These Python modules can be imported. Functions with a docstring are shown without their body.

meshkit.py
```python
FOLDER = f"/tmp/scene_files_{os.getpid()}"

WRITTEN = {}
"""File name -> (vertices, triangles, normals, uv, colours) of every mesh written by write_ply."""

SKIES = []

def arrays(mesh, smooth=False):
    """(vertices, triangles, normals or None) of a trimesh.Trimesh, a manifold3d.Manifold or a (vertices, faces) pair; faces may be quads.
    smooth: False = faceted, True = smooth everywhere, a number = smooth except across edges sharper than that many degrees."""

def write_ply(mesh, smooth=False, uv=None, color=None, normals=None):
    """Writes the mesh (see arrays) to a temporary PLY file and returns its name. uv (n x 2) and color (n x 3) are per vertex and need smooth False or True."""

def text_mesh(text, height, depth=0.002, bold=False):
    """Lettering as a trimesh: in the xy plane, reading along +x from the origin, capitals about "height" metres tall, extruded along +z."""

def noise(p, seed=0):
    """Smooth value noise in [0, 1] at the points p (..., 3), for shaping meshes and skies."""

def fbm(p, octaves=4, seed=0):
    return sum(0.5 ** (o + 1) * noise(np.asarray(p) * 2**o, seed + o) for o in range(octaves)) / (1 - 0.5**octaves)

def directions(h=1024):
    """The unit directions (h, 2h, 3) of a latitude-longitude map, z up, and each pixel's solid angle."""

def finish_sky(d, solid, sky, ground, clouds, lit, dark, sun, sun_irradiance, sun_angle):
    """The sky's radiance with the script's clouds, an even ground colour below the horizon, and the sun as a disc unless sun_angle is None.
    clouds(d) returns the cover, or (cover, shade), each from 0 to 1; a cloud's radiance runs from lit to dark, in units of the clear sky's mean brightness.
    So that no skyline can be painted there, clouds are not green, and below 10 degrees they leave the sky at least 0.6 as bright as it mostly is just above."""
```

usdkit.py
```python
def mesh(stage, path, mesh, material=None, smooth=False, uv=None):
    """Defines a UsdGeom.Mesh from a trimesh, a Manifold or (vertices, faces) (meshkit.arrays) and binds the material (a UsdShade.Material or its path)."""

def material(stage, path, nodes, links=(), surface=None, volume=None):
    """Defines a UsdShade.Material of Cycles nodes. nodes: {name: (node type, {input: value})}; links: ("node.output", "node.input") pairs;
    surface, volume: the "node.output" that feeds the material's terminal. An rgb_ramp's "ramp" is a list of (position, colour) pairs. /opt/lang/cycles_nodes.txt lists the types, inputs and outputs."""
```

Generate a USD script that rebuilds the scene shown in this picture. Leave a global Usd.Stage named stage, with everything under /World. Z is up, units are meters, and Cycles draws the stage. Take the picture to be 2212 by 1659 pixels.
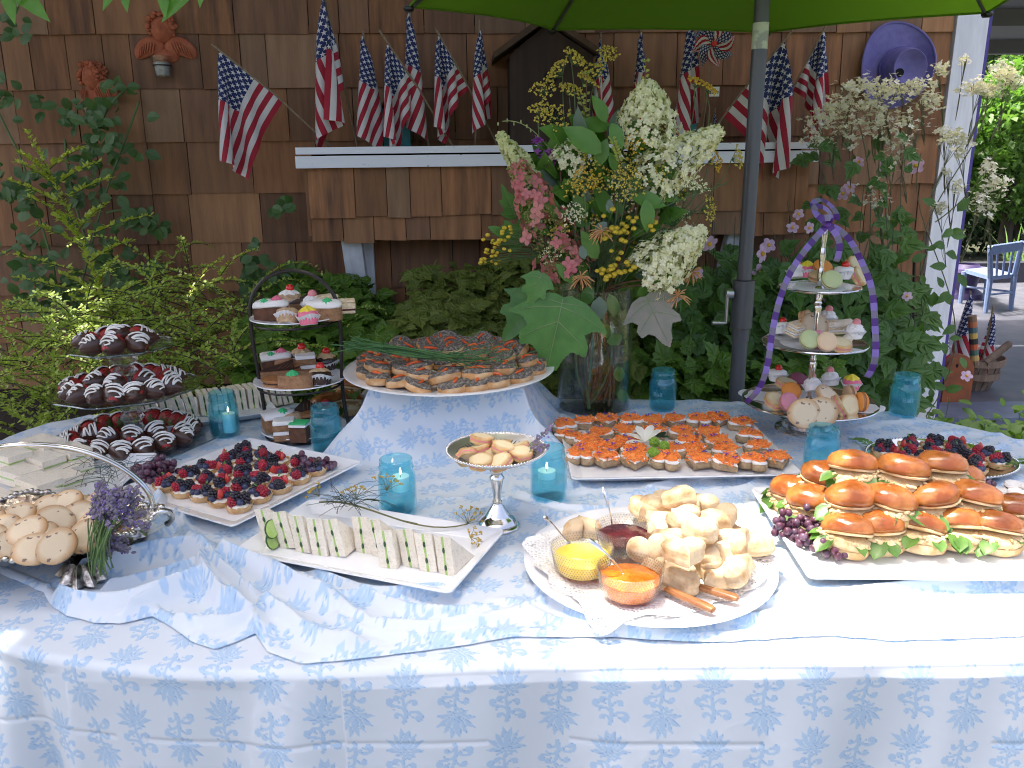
import math, random
import numpy as np, trimesh, usdkit, meshkit
from pxr import Usd, UsdGeom, UsdLux, UsdShade, Gf, Sdf, Vt
from shapely.geometry import Polygon
from shapely import affinity
from PIL import Image, ImageDraw

stage = Usd.Stage.CreateInMemory()
UsdGeom.SetStageUpAxis(stage, 'Z')
UsdGeom.SetStageMetersPerUnit(stage, 1.0)
UsdGeom.Xform.Define(stage, '/World')
rng = np.random.default_rng(7)
PI = math.pi

# ------------------------------------------------------------------ camera
CZ, PITCH, ROLL, FPX = 1.46, math.radians(15.5), math.radians(0.7), 1720.0
EXPOSURE = 2.33
CAM = np.array([0, 0, CZ])
CF = np.array([0, math.cos(PITCH), -math.sin(PITCH)])
_r0, _u0 = np.array([1.0, 0, 0]), np.array([0, math.sin(PITCH), math.cos(PITCH)])
CR = _r0 * math.cos(ROLL) - _u0 * math.sin(ROLL)
CU = _u0 * math.cos(ROLL) + _r0 * math.sin(ROLL)
cam = UsdGeom.Camera.Define(stage, '/World/camera')
cam.CreateHorizontalApertureAttr(36.0)
cam.CreateVerticalApertureAttr(27.0)
cam.CreateFocalLengthAttr(36.0 * FPX / 2212)
cam.CreateClippingRangeAttr(Gf.Vec2f(0.05, 500))
cam.CreateExposureAttr(EXPOSURE)
cam.AddTransformOp().Set(Gf.Matrix4d(*CR, 0, *CU, 0, *(-CF), 0, *CAM, 1))

# ------------------------------------------------------------------ sky and sun
SUN = np.array([-0.30, 0.10, 0.95]); SUN /= np.linalg.norm(SUN)
SKY_STRENGTH, SUN_INTENSITY = 0.13, 0.5
sky = UsdLux.DomeLight.Define(stage, '/World/sky')
sm = usdkit.material(stage, '/World/Looks/sky', {
    's': ('sky_texture', {'sky_type': 'single_scattering', 'sun_disc': False, 'sun_elevation': math.asin(SUN[2]), 'sun_rotation': math.atan2(SUN[0], SUN[1]), 'aerosol_density': 7., 'ozone_density': .6, 'air_density': .45}),
    'b': ('background_shader', {'strength': SKY_STRENGTH})}, [('s.color', 'b.color')], surface='b.background')
UsdShade.MaterialBindingAPI.Apply(sky.GetPrim()).Bind(sm)
sky.GetPrim().SetCustomDataByKey('kind', 'structure')
sun = UsdLux.DistantLight.Define(stage, '/World/sun')
sun.CreateNormalizeAttr(True); sun.CreateIntensityAttr(SUN_INTENSITY); sun.CreateAngleAttr(0.53); sun.CreateColorAttr(Gf.Vec3f(1.0, 0.95, 0.86))
_x = np.cross([0, 1, 0], SUN); _x /= np.linalg.norm(_x); _y = np.cross(SUN, _x)
sun.AddTransformOp().Set(Gf.Matrix4d(*_x, 0, *_y, 0, *SUN, 0, 0, 0, 8, 1))

# ------------------------------------------------------------------ sight lines used while surveying the photograph (2212 x 1659)
def ray(x, y): return CF + CR * (x - 1106) / FPX + CU * (829.5 - y) / FPX
def onz(x, y, z=0.752):
    d = ray(x, y); return CAM + d * (z - CZ) / d[2]
def ony(x, y, yy):
    d = ray(x, y); return CAM + d * yy / d[1]
WT = 0.06                                             # the house wall is turned by this slope
WN = np.array([WT, -1.0, 0]) / math.hypot(1, WT)      # its outward normal
WU = np.array([1.0, WT, 0]) / math.hypot(1, WT)
W0 = np.array([0, 3.5, 0.0])
def onwall(x, y, out=0.0):
    d = ray(x, y); return CAM + d * (((W0 + WN * out - CAM) @ WN) / (d @ WN))
def W(u, z, out=0.0): return W0 + WU * u + WN * out + np.array([0, 0, z])
def topx(p):
    v = np.asarray(p, float) - CAM
    return np.stack([1106 + FPX * (v @ CR) / (v @ CF), 829.5 - FPX * (v @ CU) / (v @ CF)], -1)

# ------------------------------------------------------------------ geometry helpers: a shape is (vertices, triangles)
def cat(*gs):
    gs = [g for g in (gs[0] if len(gs) == 1 and isinstance(gs[0], list) else gs) if len(g[0])]
    n = np.cumsum([0] + [len(g[0]) for g in gs])
    return np.vstack([g[0] for g in gs]), np.vstack([g[1] + n[i] for i, g in enumerate(gs)])
def mv(g, t): return np.asarray(g[0]) + np.asarray(t, float), g[1]
def xf(g, M): return np.asarray(g[0]) @ M[:3, :3].T + M[:3, 3], g[1]
def sc(g, s): return np.asarray(g[0]) * np.asarray(s, float), g[1]
def tri(q):
    q = np.asarray(q, int); return np.vstack([q[:, [0, 1, 2]], q[:, [0, 2, 3]]])
def rx(a): c, s = math.cos(a), math.sin(a); return np.array([[1, 0, 0], [0, c, -s], [0, s, c]])
def ry(a): c, s = math.cos(a), math.sin(a); return np.array([[c, 0, s], [0, 1, 0], [-s, 0, c]])
def rz(a): c, s = math.cos(a), math.sin(a); return np.array([[c, -s, 0], [s, c, 0], [0, 0, 1]])
def M4(R=None, t=(0, 0, 0), s=1.0):
    M = np.eye(4); M[:3, :3] = (np.eye(3) if R is None else R) * s; M[:3, 3] = t; return M
def at(x, y, z, a=0.0, s=1.0): return M4(rz(a), (x, y, z), s)
def frame(d, up=(0, 0, 1)):
    """columns: side, along d, up-ish"""
    d = np.asarray(d, float); d = d / np.linalg.norm(d)
    s = np.cross(d, up)
    if np.linalg.norm(s) < 1e-6: s = np.cross(d, (1, 0, 0.01))
    s /= np.linalg.norm(s); return np.stack([s, d, np.cross(s, d)], 1)
def box(sx, sy, sz, c=(0, 0, 0)):
    v = np.array([[x, y, z] for x in (-.5, .5) for y in (-.5, .5) for z in (-.5, .5)]) * (sx, sy, sz) + np.asarray(c, float)
    return v, tri([[0, 1, 3, 2], [4, 6, 7, 5], [0, 4, 5, 1], [2, 3, 7, 6], [0, 2, 6, 4], [1, 5, 7, 3]])
def rbox(sx, sy, sz, r, c=(0, 0, 0)):
    p = []
    for a in (-1, 1):
        for b in (-1, 1):
            for d in (-1, 1):
                for k in range(3):
                    q = np.array([a * sx / 2, b * sy / 2, d * sz / 2]); m = -np.array([a, b, d]) * r; m[k] = 0; p.append(q + m)
    h = trimesh.convex.convex_hull(np.array(p)); return np.array(h.vertices) + np.asarray(c, float), np.array(h.faces)
def lathe(prof, n=32, mod=None, ell=(1, 1)):
    prof = np.asarray(prof, float); th = np.arange(n) * 2 * PI / n
    r = np.repeat(prof[:, 0][:, None], n, 1); z = np.repeat(prof[:, 1][:, None], n, 1)
    if mod is not None: r, z = mod(th[None, :], r, z)
    v = np.stack([r * np.cos(th) * ell[0], r * np.sin(th) * ell[1], z], -1).reshape(-1, 3)
    i, j = np.meshgrid(np.arange(len(prof) - 1), np.arange(n), indexing='ij')
    q = np.stack([i * n + j, i * n + (j + 1) % n, (i + 1) * n + (j + 1) % n, (i + 1) * n + j], -1).reshape(-1, 4)
    return v, tri(q)
def loft(outline, prof, cap=True):
    """rings of a 2-d outline scaled by s at height z"""
    o = np.asarray(outline, float); n = len(o)
    v = np.vstack([np.column_stack([o * s, np.full(n, z)]) for s, z in prof])
    i, j = np.meshgrid(np.arange(len(prof) - 1), np.arange(n), indexing='ij')
    f = tri(np.stack([i * n + j, i * n + (j + 1) % n, (i + 1) * n + (j + 1) % n, (i + 1) * n + j], -1).reshape(-1, 4))
    if cap:
        a, b = len(v), len(v) + 1; L = (len(prof) - 1) * n; k = np.arange(n)
        v = np.vstack([v, [[0, 0, prof[0][1]], [0, 0, prof[-1][1]]]])
        f = np.vstack([f, np.column_stack([np.full(n, a), (k + 1) % n, k]), np.column_stack([np.full(n, b), L + k, L + (k + 1) % n])])
    return v, f
def tube(p, r, sides=6):
    p = np.asarray(p, float); r = np.broadcast_to(r, (len(p),))
    t = np.gradient(p, axis=0); t /= np.linalg.norm(t, axis=1, keepdims=True) + 1e-12
    a = np.cross(t[0], [0.13, 0.31, 0.94]); 
    if np.linalg.norm(a) < 1e-3: a = np.cross(t[0], [1, 0, 0])
    A = []
    for k in range(len(p)):
        a = a - t[k] * (a @ t[k]); a /= np.linalg.norm(a) + 1e-12; A.append(a)
    A = np.array(A); B = np.cross(t, A); an = np.arange(sides) * 2 * PI / sides
    v = (p[:, None] + r[:, None, None] * (np.cos(an)[None, :, None] * A[:, None] + np.sin(an)[None, :, None] * B[:, None])).reshape(-1, 3)
    i, j = np.meshgrid(np.arange(len(p) - 1), np.arange(sides), indexing='ij')
    f = tri(np.stack([i * sides + j, i * sides + (j + 1) % sides, (i + 1) * sides + (j + 1) % sides, (i + 1) * sides + j], -1).reshape(-1, 4))
    L = (len(p) - 1) * sides; k = np.arange(1, sides - 1)
    f = np.vstack([f, np.column_stack([np.zeros_like(k), k + 1, k]), np.column_stack([np.full_like(k, L), L + k, L + k + 1])])
    return v, f
def spline(p, n=20):
    from scipy.interpolate import CubicSpline
    p = np.asarray(p, float); t = np.concatenate([[0], np.cumsum(np.linalg.norm(np.diff(p, axis=0), axis=1))])
    return CubicSpline(t, p)(np.linspace(0, t[-1], n))
def ball(r, sub=2, c=(0, 0, 0), s=(1, 1, 1)):
    m = trimesh.creation.icosphere(sub, r); return np.array(m.vertices) * s + np.asarray(c, float), np.array(m.faces)
def rough(g, amp, scale, seed=0, axis=None):
    """pushes vertices in and out along the direction from the centre (or along one axis) by noise"""
    v = np.asarray(g[0], float); n = meshkit.fbm(v * scale + 31.7, 3, seed) - .5
    if axis is not None: return v + np.asarray(axis, float) * (n * amp * 2)[:, None], g[1]
    d = v - v.mean(0); d /= np.linalg.norm(d, axis=1, keepdims=True) + 1e-9
    return v + d * (n * amp * 2)[:, None], g[1]
def prism(poly, h):
    m = trimesh.creation.extrude_polygon(Polygon(poly), h, engine='earcut'); return np.array(m.vertices), np.array(m.faces)
def grid(nu, nv):
    i, j = np.meshgrid(np.arange(nv - 1), np.arange(nu - 1), indexing='ij')
    return tri(np.stack([i * nu + j, i * nu + j + 1, (i + 1) * nu + j + 1, (i + 1) * nu + j], -1).reshape(-1, 4))
def scatter(tmpl, P, R, S):
    """copies of a small template merged into one shape"""
    v, f = np.asarray(tmpl[0]), np.asarray(tmpl[1]); P = np.asarray(P, float); S = np.broadcast_to(np.asarray(S, float), (len(P),))
    V = np.einsum('nij,kj->nki', np.asarray(R), v) * S[:, None, None] + P[:, None]
    return V.reshape(-1, 3), (f[None] + (np.arange(len(P)) * len(v))[:, None, None]).reshape(-1, 3)
def frames(D, up=(0, 0, 1)):
    D = np.asarray(D, float); D = D / (np.linalg.norm(D, axis=1, keepdims=True) + 1e-9)
    U = np.broadcast_to(np.asarray(up, float), D.shape)
    s = np.cross(D, U); n = np.linalg.norm(s, axis=1, keepdims=True); s = np.where(n < 1e-4, [[1.0, 0, 0]], s / np.maximum(n, 1e-9))
    return np.stack([s, D, np.cross(s, D)], 2)
def outline_leaf(o, bend=0.15, fold=0.12, n_in=1):
    """a leaf from a half-outline [(width, along)]: midrib along +y, normal +z"""
    o = np.asarray(o, float); w, y = o[:, 0], o[:, 1]
    z = -bend * y ** 2
    mid = np.column_stack([0 * y, y, z]); l = np.column_stack([-w, y, z + fold * w]); r = np.column_stack([w, y, z + fold * w])
    n = len(o); v = np.vstack([mid, l, r]); f = []
    for k in range(n - 1):
        f += [[k, k + 1, n + k + 1], [k, n + k + 1, n + k], [k, 2 * n + k, 2 * n + k + 1], [k, 2 * n + k + 1, k + 1]]
    return v, np.array(f)
LEAF = outline_leaf([(0, 0), (.22, .22), (.28, .45), (.18, .75), (0, 1)])
LEAFLET = outline_leaf([(0, 0), (.32, .45), (0, 1)])
BROAD = outline_leaf([(0, 0), (.30, .40), (0, 1)], .2, .1)
def fan_leaf(pts, lift=0.0, droop=0.15, crimp=.03):
    """a lobed leaf from its outline (x, y): a fan round the point where the stalk meets it, with an inner ring"""
    o = np.asarray(pts, float); n = len(o); c = np.array([0, .18])
    inner = c + (o - c) * .5
    def z(p): return lift * np.abs(p[:, 0]) - droop * (p[:, 1] ** 2 + .6 * p[:, 0] ** 2)
    v = np.vstack([[[*c, z(c[None])[0]]], np.column_stack([inner, z(inner) + crimp * np.cos(np.arange(n) * 2.1)]), np.column_stack([o, z(o)])])
    k = np.arange(n); k2 = (k + 1) % n
    f = np.vstack([np.column_stack([np.zeros(n, int), 1 + k, 1 + k2]), tri(np.column_stack([1 + k, 1 + n + k, 1 + n + k2, 1 + k2]))])
    return v, f
def lobed(n_lobes=5, depth=.4, teeth=0, per=6, spread=2.6, long=1.0, aspect=1.0):
    """outline of a palmate leaf whose stalk joins at the origin and whose tip lies near (0, 1)"""
    pts = []; m = n_lobes * per
    for i in range(m + 1):
        t = i / m; a = -spread + 2 * spread * t
        lob = abs(math.cos(PI * t * n_lobes - PI * (n_lobes % 2 == 0) / 2 - PI * (n_lobes - 1) / 2 + PI / 2 * 0)) if False else abs(math.sin(PI * n_lobes * t))
        r = (1 - depth + depth * lob ** .8) * (0.62 + 0.38 * math.cos(a * .5) ** 2)
        if teeth: r *= 1 + .05 * (1 if i % 2 else -1)
        pts.append((math.sin(a) * r * .55 * aspect, .42 + math.cos(a) * r * .55 * long))
    pts.append((0, .06)); return np.array(pts)

# ------------------------------------------------------------------ naming
_used = {}
def numbered(parent, name):
    k = (str(parent), name); n = _used.get(k, -1) + 1; _used[k] = n
    return f'{parent}/{name}' + (f'_{n:03d}' if n else '')
def tag(p, label=None, category=None, group=None, kind=None):
    for k, v in (('label', label), ('category', category), ('group', group), ('kind', kind)):
        if v: p.SetCustomDataByKey(k, v)
def gm(M): return Gf.Matrix4d(*np.asarray(M, float).T.ravel())
def thing(name, label, category, M=None, group=None, kind=None):
    x = UsdGeom.Xform.Define(stage, numbered('/World', name))
    x.AddTransformOp().Set(gm(np.eye(4) if M is None else M)); tag(x.GetPrim(), label, category, group, kind)
    return x.GetPrim()
def part(parent, name, g, m, smooth=35, label=None, kind=None, M=None, uv=None):
    """one Mesh under a thing (or under a part); returns its prim"""
    path = numbered(parent.GetPath(), name)
    if uv is not None: smooth = True
    me = usdkit.mesh(stage, path, g, m, smooth, uv)
    me.CreateDoubleSidedAttr(True)
    if M is not None: me.AddTransformOp().Set(gm(M))
    tag(me.GetPrim(), label, None, None, kind); return me.GetPrim()
def solo(name, g, m, label, category, group=None, kind=None, smooth=35, M=None, uv=None):
    me = usdkit.mesh(stage, numbered('/World', name), g, m, True if uv is not None else smooth, uv); me.CreateDoubleSidedAttr(True)
    if M is not None: me.AddTransformOp().Set(gm(M))
    tag(me.GetPrim(), label, category, group, kind); return me.GetPrim()
def copy(src, M, label=None, group=None):
    base = src.GetName(); base = base[:-4] if base[-4:-3] == '_' and base[-3:].isdigit() else base
    x = UsdGeom.Xform.Define(stage, numbered('/World', base)); p = x.GetPrim()
    p.GetReferences().AddInternalReference(src.GetPath()); p.SetInstanceable(True)
    UsdGeom.Xformable(p).MakeMatrixXform().Set(gm(M))
    was = src.GetCustomData(); tag(p, label or was.get('label'), was.get('category'), group or was.get('group'))
    return p
def place(src, M, label=None, group=None):
    """the first call moves the master itself, later calls copy it"""
    if not src.GetCustomDataByKey('category') or src.GetPath() in _placed: return copy(src, M, label, group)
    _placed.add(src.GetPath()); UsdGeom.Xformable(src).MakeMatrixXform().Set(gm(M)); tag(src, label, None, group); return src
_placed = set()
ORD = 'first second third fourth fifth sixth seventh eighth ninth tenth eleventh twelfth'.split()
def ordinals(pts, rows, rownames, base, where):
    """labels that single out things lying in rows: pts are world points, rows their row numbers"""
    xs = topx(np.asarray(pts, float))[:, 0]; out = [None] * len(pts); rows = np.asarray(rows)
    for r in sorted(set(rows)):
        ids = [i for i in np.argsort(xs) if rows[i] == r]
        for k, i in enumerate(ids):
            o = ('only' if len(ids) == 1 else 'leftmost' if k == 0 else 'rightmost' if k == len(ids) - 1 else ORD[k] + ' from left')
            out[i] = f'{base}, {o} in {rownames[r]} {where}'
    return out

# ------------------------------------------------------------------ materials
_mats = {}
def mat(name, col=(.5, .5, .5), rough=.5, col2=None, scale=40., stretch=(1, 1, 1), detail=4., ramp=(.35, .65), metal=0., spec=.5, bump=0., bscale=None, rnd=0., isl=False, trans=0., coat=0., sss=0., sheen=0., space='object', dist=0.):
    if name in _mats: return _mats[name]
    n = {'p': ('principled_bsdf', {'roughness': rough, 'metallic': metal, 'specular_ior_level': spec, 'base_color': col, 'coat_weight': coat, 'sheen_weight': sheen, 'subsurface_weight': sss, 'subsurface_scale': .01, 'coat_roughness': .08})}
    l = []; out = None
    if col2 is not None or bump:
        if space == 'object': n['tc'] = ('texture_coordinate', {}); src = 'tc.object'
        else: n['tc'] = ('geometry', {}); src = 'tc.position'
        n['mp'] = ('mapping', {'scale': stretch}); l.append((src, 'mp.vector'))
    if col2 is not None:
        n['no'] = ('noise_texture', {'scale': scale, 'detail': detail, 'roughness': .6, 'distortion': dist}); l.append(('mp.vector', 'no.vector'))
        n['mr'] = ('map_range', {'from_min': ramp[0], 'from_max': ramp[1], 'clamp': True}); n['mx'] = ('mix_color', {'a': col, 'b': col2})
        l += [('no.fac', 'mr.value'), ('mr.result', 'mx.fac')]; out = 'mx.result'
        if isl:
            n['ge'] = ('geometry', {}); n['ad'] = ('math', {'math_type': 'multiply_add', 'value2': .8}); n['s2'] = ('math', {'math_type': 'multiply', 'value2': .35, 'use_clamp': True})
            l = [x for x in l if x[1] != 'mx.fac'] + [('mr.result', 's2.value1'), ('ge.random_per_island', 'ad.value1'), ('s2.value', 'ad.value3'), ('ad.value', 'mx.fac')]
    if rnd:
        n['oi'] = ('object_info', {}); n['rv'] = ('map_range', {'to_min': 1 - rnd, 'to_max': 1 + rnd}); n['hv'] = ('hsv', {'color': col})
        l += [('oi.random', 'rv.value'), ('rv.result', 'hv.value')] + ([(out, 'hv.color')] if out else []); out = 'hv.color'
    if out: l.append((out, 'p.base_color'))
    if bump:
        n['bn'] = ('noise_texture', {'scale': bscale or scale, 'detail': 5., 'roughness': .65}); n['bu'] = ('bump', {'strength': min(1., bump), 'distance': .002 * max(1., bump)})
        l += [('mp.vector', 'bn.vector'), ('bn.fac', 'bu.height'), ('bu.normal', 'p.normal')]
    surf = 'p.BSDF'
    if trans:
        n['tr'] = ('translucent_bsdf', {'color': tuple(min(1, c * 1.6) for c in col)}); n['mc'] = ('mix_closure', {'fac': trans}); l += [('p.BSDF', 'mc.closure1'), ('tr.BSDF', 'mc.closure2')]
        if out: n['br'] = ('mix', {'mix_type': 'multiply', 'fac': 1., 'color2': (1.5, 1.6, .9)}); l += [(out, 'br.color1'), ('br.color', 'tr.color')]
        surf = 'mc.closure'
    _mats[name] = usdkit.material(stage, f'/World/Looks/{name}', n, l, surface=surf); return _mats[name]
def clear(name, tint=(1, 1, 1), ior=1.45, rough=.0, gloss=1.0, bump=0., bscale=30.):
    """window-like glass: light passes straight through, tinted, with a mirror reflection at grazing angles"""
    if name in _mats: return _mats[name]
    f0 = ((ior - 1) / (ior + 1)) ** 2
    n = {'t': ('transparent_bsdf', {'color': tint}), 'g': ('glossy_bsdf', {'roughness': rough, 'color': (gloss,) * 3}), 'lw': ('layer_weight', {'blend': .5}), 'f': ('math', {'math_type': 'power', 'value2': 4.}), 'f2': ('math', {'math_type': 'multiply_add', 'value2': .85, 'value3': f0}), 'm': ('mix_closure', {})}
    l = [('lw.facing', 'f.value1'), ('f.value', 'f2.value1'), ('f2.value', 'm.fac'), ('t.BSDF', 'm.closure1'), ('g.BSDF', 'm.closure2')]
    if bump:
        n['tc'] = ('texture_coordinate', {}); n['no'] = ('noise_texture', {'scale': bscale, 'detail': 2.}); n['bu'] = ('bump', {'strength': bump, 'distance': .004})
        l += [('tc.object', 'no.vector'), ('no.fac', 'bu.height'), ('bu.normal', 'g.normal')]
    _mats[name] = usdkit.material(stage, f'/World/Looks/{name}', n, l, surface='m.closure'); return _mats[name]
def baked(name, col, edge, r0, r1, col2=None, scale=60., ramp=(.6, .66), bump=.8):
    # pale in the middle, browner towards the rim, as biscuits bake
    if name in _mats: return _mats[name]
    n = {'tc': ('texture_coordinate', {}), 'fl': ('vector_math', {'math_type': 'multiply', 'vector2': (1, 1, 0)}), 'le': ('vector_math', {'math_type': 'length'}), 'n0': ('noise_texture', {'scale': scale * .6, 'detail': 3.}), 'ad': ('math', {'math_type': 'multiply_add', 'value2': (r1 - r0) * .9}), 'mr': ('map_range', {'from_min': r0 + (r1 - r0) * .45, 'from_max': r1 + (r1 - r0) * .45, 'clamp': True}), 'mx': ('mix_color', {'a': col, 'b': edge}), 'no': ('noise_texture', {'scale': scale, 'detail': 4.}), 'm2': ('map_range', {'from_min': ramp[0], 'from_max': ramp[1], 'clamp': True}), 'mz': ('mix_color', {'b': col2 or col}), 'oi': ('object_info', {}), 'rv': ('map_range', {'to_min': .86, 'to_max': 1.12}), 'hv': ('hsv', {}), 'bu': ('bump', {'strength': .6, 'distance': .002 * bump}), 'bn': ('noise_texture', {'scale': 150., 'detail': 4.}), 'p': ('principled_bsdf', {'roughness': .8})}
    l = [('tc.object', 'fl.vector1'), ('fl.vector', 'le.vector1'), ('tc.object', 'n0.vector'), ('n0.fac', 'ad.value1'), ('le.value', 'ad.value3'), ('ad.value', 'mr.value'), ('mr.result', 'mx.fac'), ('tc.object', 'no.vector'), ('no.fac', 'm2.value'), ('m2.result', 'mz.fac'), ('mx.result', 'mz.a'), ('oi.random', 'rv.value'), ('rv.result', 'hv.value'), ('mz.result', 'hv.color'), ('hv.color', 'p.base_color'), ('tc.object', 'bn.vector'), ('bn.fac', 'bu.height'), ('bu.normal', 'p.normal')]
    _mats[name] = usdkit.material(stage, f'/World/Looks/{name}', n, l, surface='p.BSDF'); return _mats[name]
WHITE_CHINA = mat('white_china', (.80, .81, .82), .12, coat=.3)
SILVER = mat('polished_silver', (.80, .79, .77), .12, metal=1., col2=(.55, .53, .50), scale=14, ramp=(.45, .8))
SILVER_OLD = mat('tarnished_silver', (.62, .58, .52), .2, metal=1., col2=(.12, .10, .09), scale=55, ramp=(.45, .62), bump=.6, bscale=60)
# ================================================================== the setting
def plane(x0, x1, y0, y1, z, nx=2, ny=2):
    X, Y = np.meshgrid(np.linspace(x0, x1, nx), np.linspace(y0, y1, ny)); return np.column_stack([X.ravel(), Y.ravel(), np.full(X.size, z)]), grid(nx, ny)
soil = mat('soil_and_lawn', (.045, .036, .024), .95, (.035, .05, .018), 1.3, space='world', bump=1., bscale=60)
solo('ground', plane(-120, 120, -120, 160, 0, 40, 40), soil, 'dark garden soil and lawn', 'ground', kind='structure')

# ---- shingled house
house = thing('shingled_house', 'brown cedar shingled house wall with white corner board', 'house')
sheath = mat('wall_sheathing', (.022, .014, .010), .9)
UC0, UC1 = [(onwall(x, 209) - W0) @ WU for x in (2038, 2110)]
def wallbox(u0, u1, z0, z1, d0, d1):
    """a box in the wall's own frame: along the wall, up, out of the wall"""
    p = [W(u, z, d) for u in (u0, u1) for d in (d0, d1) for z in (z0, z1)]
    return np.array(p), tri([[0, 1, 3, 2], [4, 6, 7, 5], [0, 4, 5, 1], [2, 3, 7, 6], [0, 2, 6, 4], [1, 5, 7, 3]])
part(house, 'wall', wallbox(-6, UC1 - .02, 0, 2.95, -.25, 0), sheath)
part(house, 'wall', cat([(np.array([W(UC1 - .02, z, d) for d in (0, -.25, -3.2) for z in (0, 2.95)]), tri([[0, 2, 3, 1], [2, 4, 5, 3]]))]), mat('side_wall', (.10, .08, .13), .8), label='side wall of the house')
part(house, 'corner_board', wallbox(UC0, UC1 - .012, .12, 2.9, .0, .032), mat('white_trim', (.74, .76, .80), .55, (.60, .62, .66), 30, (1, 1, .15), bump=.3), label='white painted corner board')
part(house, 'corner_edge', wallbox(UC1 - .012, UC1 + .006, .12, 2.9, -.06, .026), mat('purple_paint', (.06, .04, .22), .5), label='purple painted edge')
def roofpart():
    v = [W(u, z, d) for u, z, d in ((-7, 2.74, .22), (UC1 + .2, 2.74, .22), (UC1 + .2, 3.6, -3.2), (-7, 3.6, -3.2))]
    return cat((np.array(v), tri([[0, 1, 2, 3]])), (np.array(v) + [0, 0, .08], tri([[0, 1, 2, 3]])), wallbox(-7, UC1 + .2, 2.68, 2.84, .22, .245))
part(house, 'roof', roofpart(), mat('roof_shingle', (.09, .08, .075), .9))
# shingles, each its own piece
WOOD = [mat(f'cedar_shingle_{i}', a, .82, b, 9, (3.2, 3.2, .28), ramp=(.3, .72), bump=.5, bscale=90, rnd=.22, space='world') for i, (a, b) in enumerate((
    ((0.306, 0.143, 0.061), (0.153, 0.073, 0.034)), ((0.350, 0.178, 0.078), (0.201, 0.098, 0.047)), ((0.253, 0.126, 0.061), (0.119, 0.061, 0.035)), ((0.323, 0.143, 0.056), (0.079, 0.040, 0.023)), ((0.271, 0.158, 0.087), (0.174, 0.096, 0.050))))]
def shingle(u0, u1, z0, z1, out, th, lean, base=W):
    p = []
    for u in (u0, u1):
        for z, t0, t1 in ((z0 + rng.uniform(-.003, .003), out, out + th), (z1, out - .004, out + .004)):
            p += [base(u, z, t0 + lean), base(u, z, t1 + lean)]
    return np.array(p), tri([[0, 1, 3, 2], [4, 6, 7, 5], [1, 5, 7, 3], [0, 4, 5, 1], [0, 2, 6, 4], [2, 3, 7, 6]])
EXPO, Z0 = .2045, 1.967
for k in range(-3, 8):
    zb = Z0 - EXPO * k; u = -2.62 + rng.uniform(0, .1)
    while u < UC0 - .004:
        w = rng.choice([.11, .15, .19, .22, .25, .28]) * rng.uniform(.9, 1.12)
        u1 = min(u + w, UC0 - .003)
        if UC0 - u1 < .06: u1 = UC0 - .003
        part(house, 'shingle', shingle(u, u1 - .0035, zb, zb + EXPO + .03, .006, .013 + rng.uniform(-.002, .004), rng.uniform(0, .003)), WOOD[rng.integers(5)], False)
        u = u1

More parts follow.
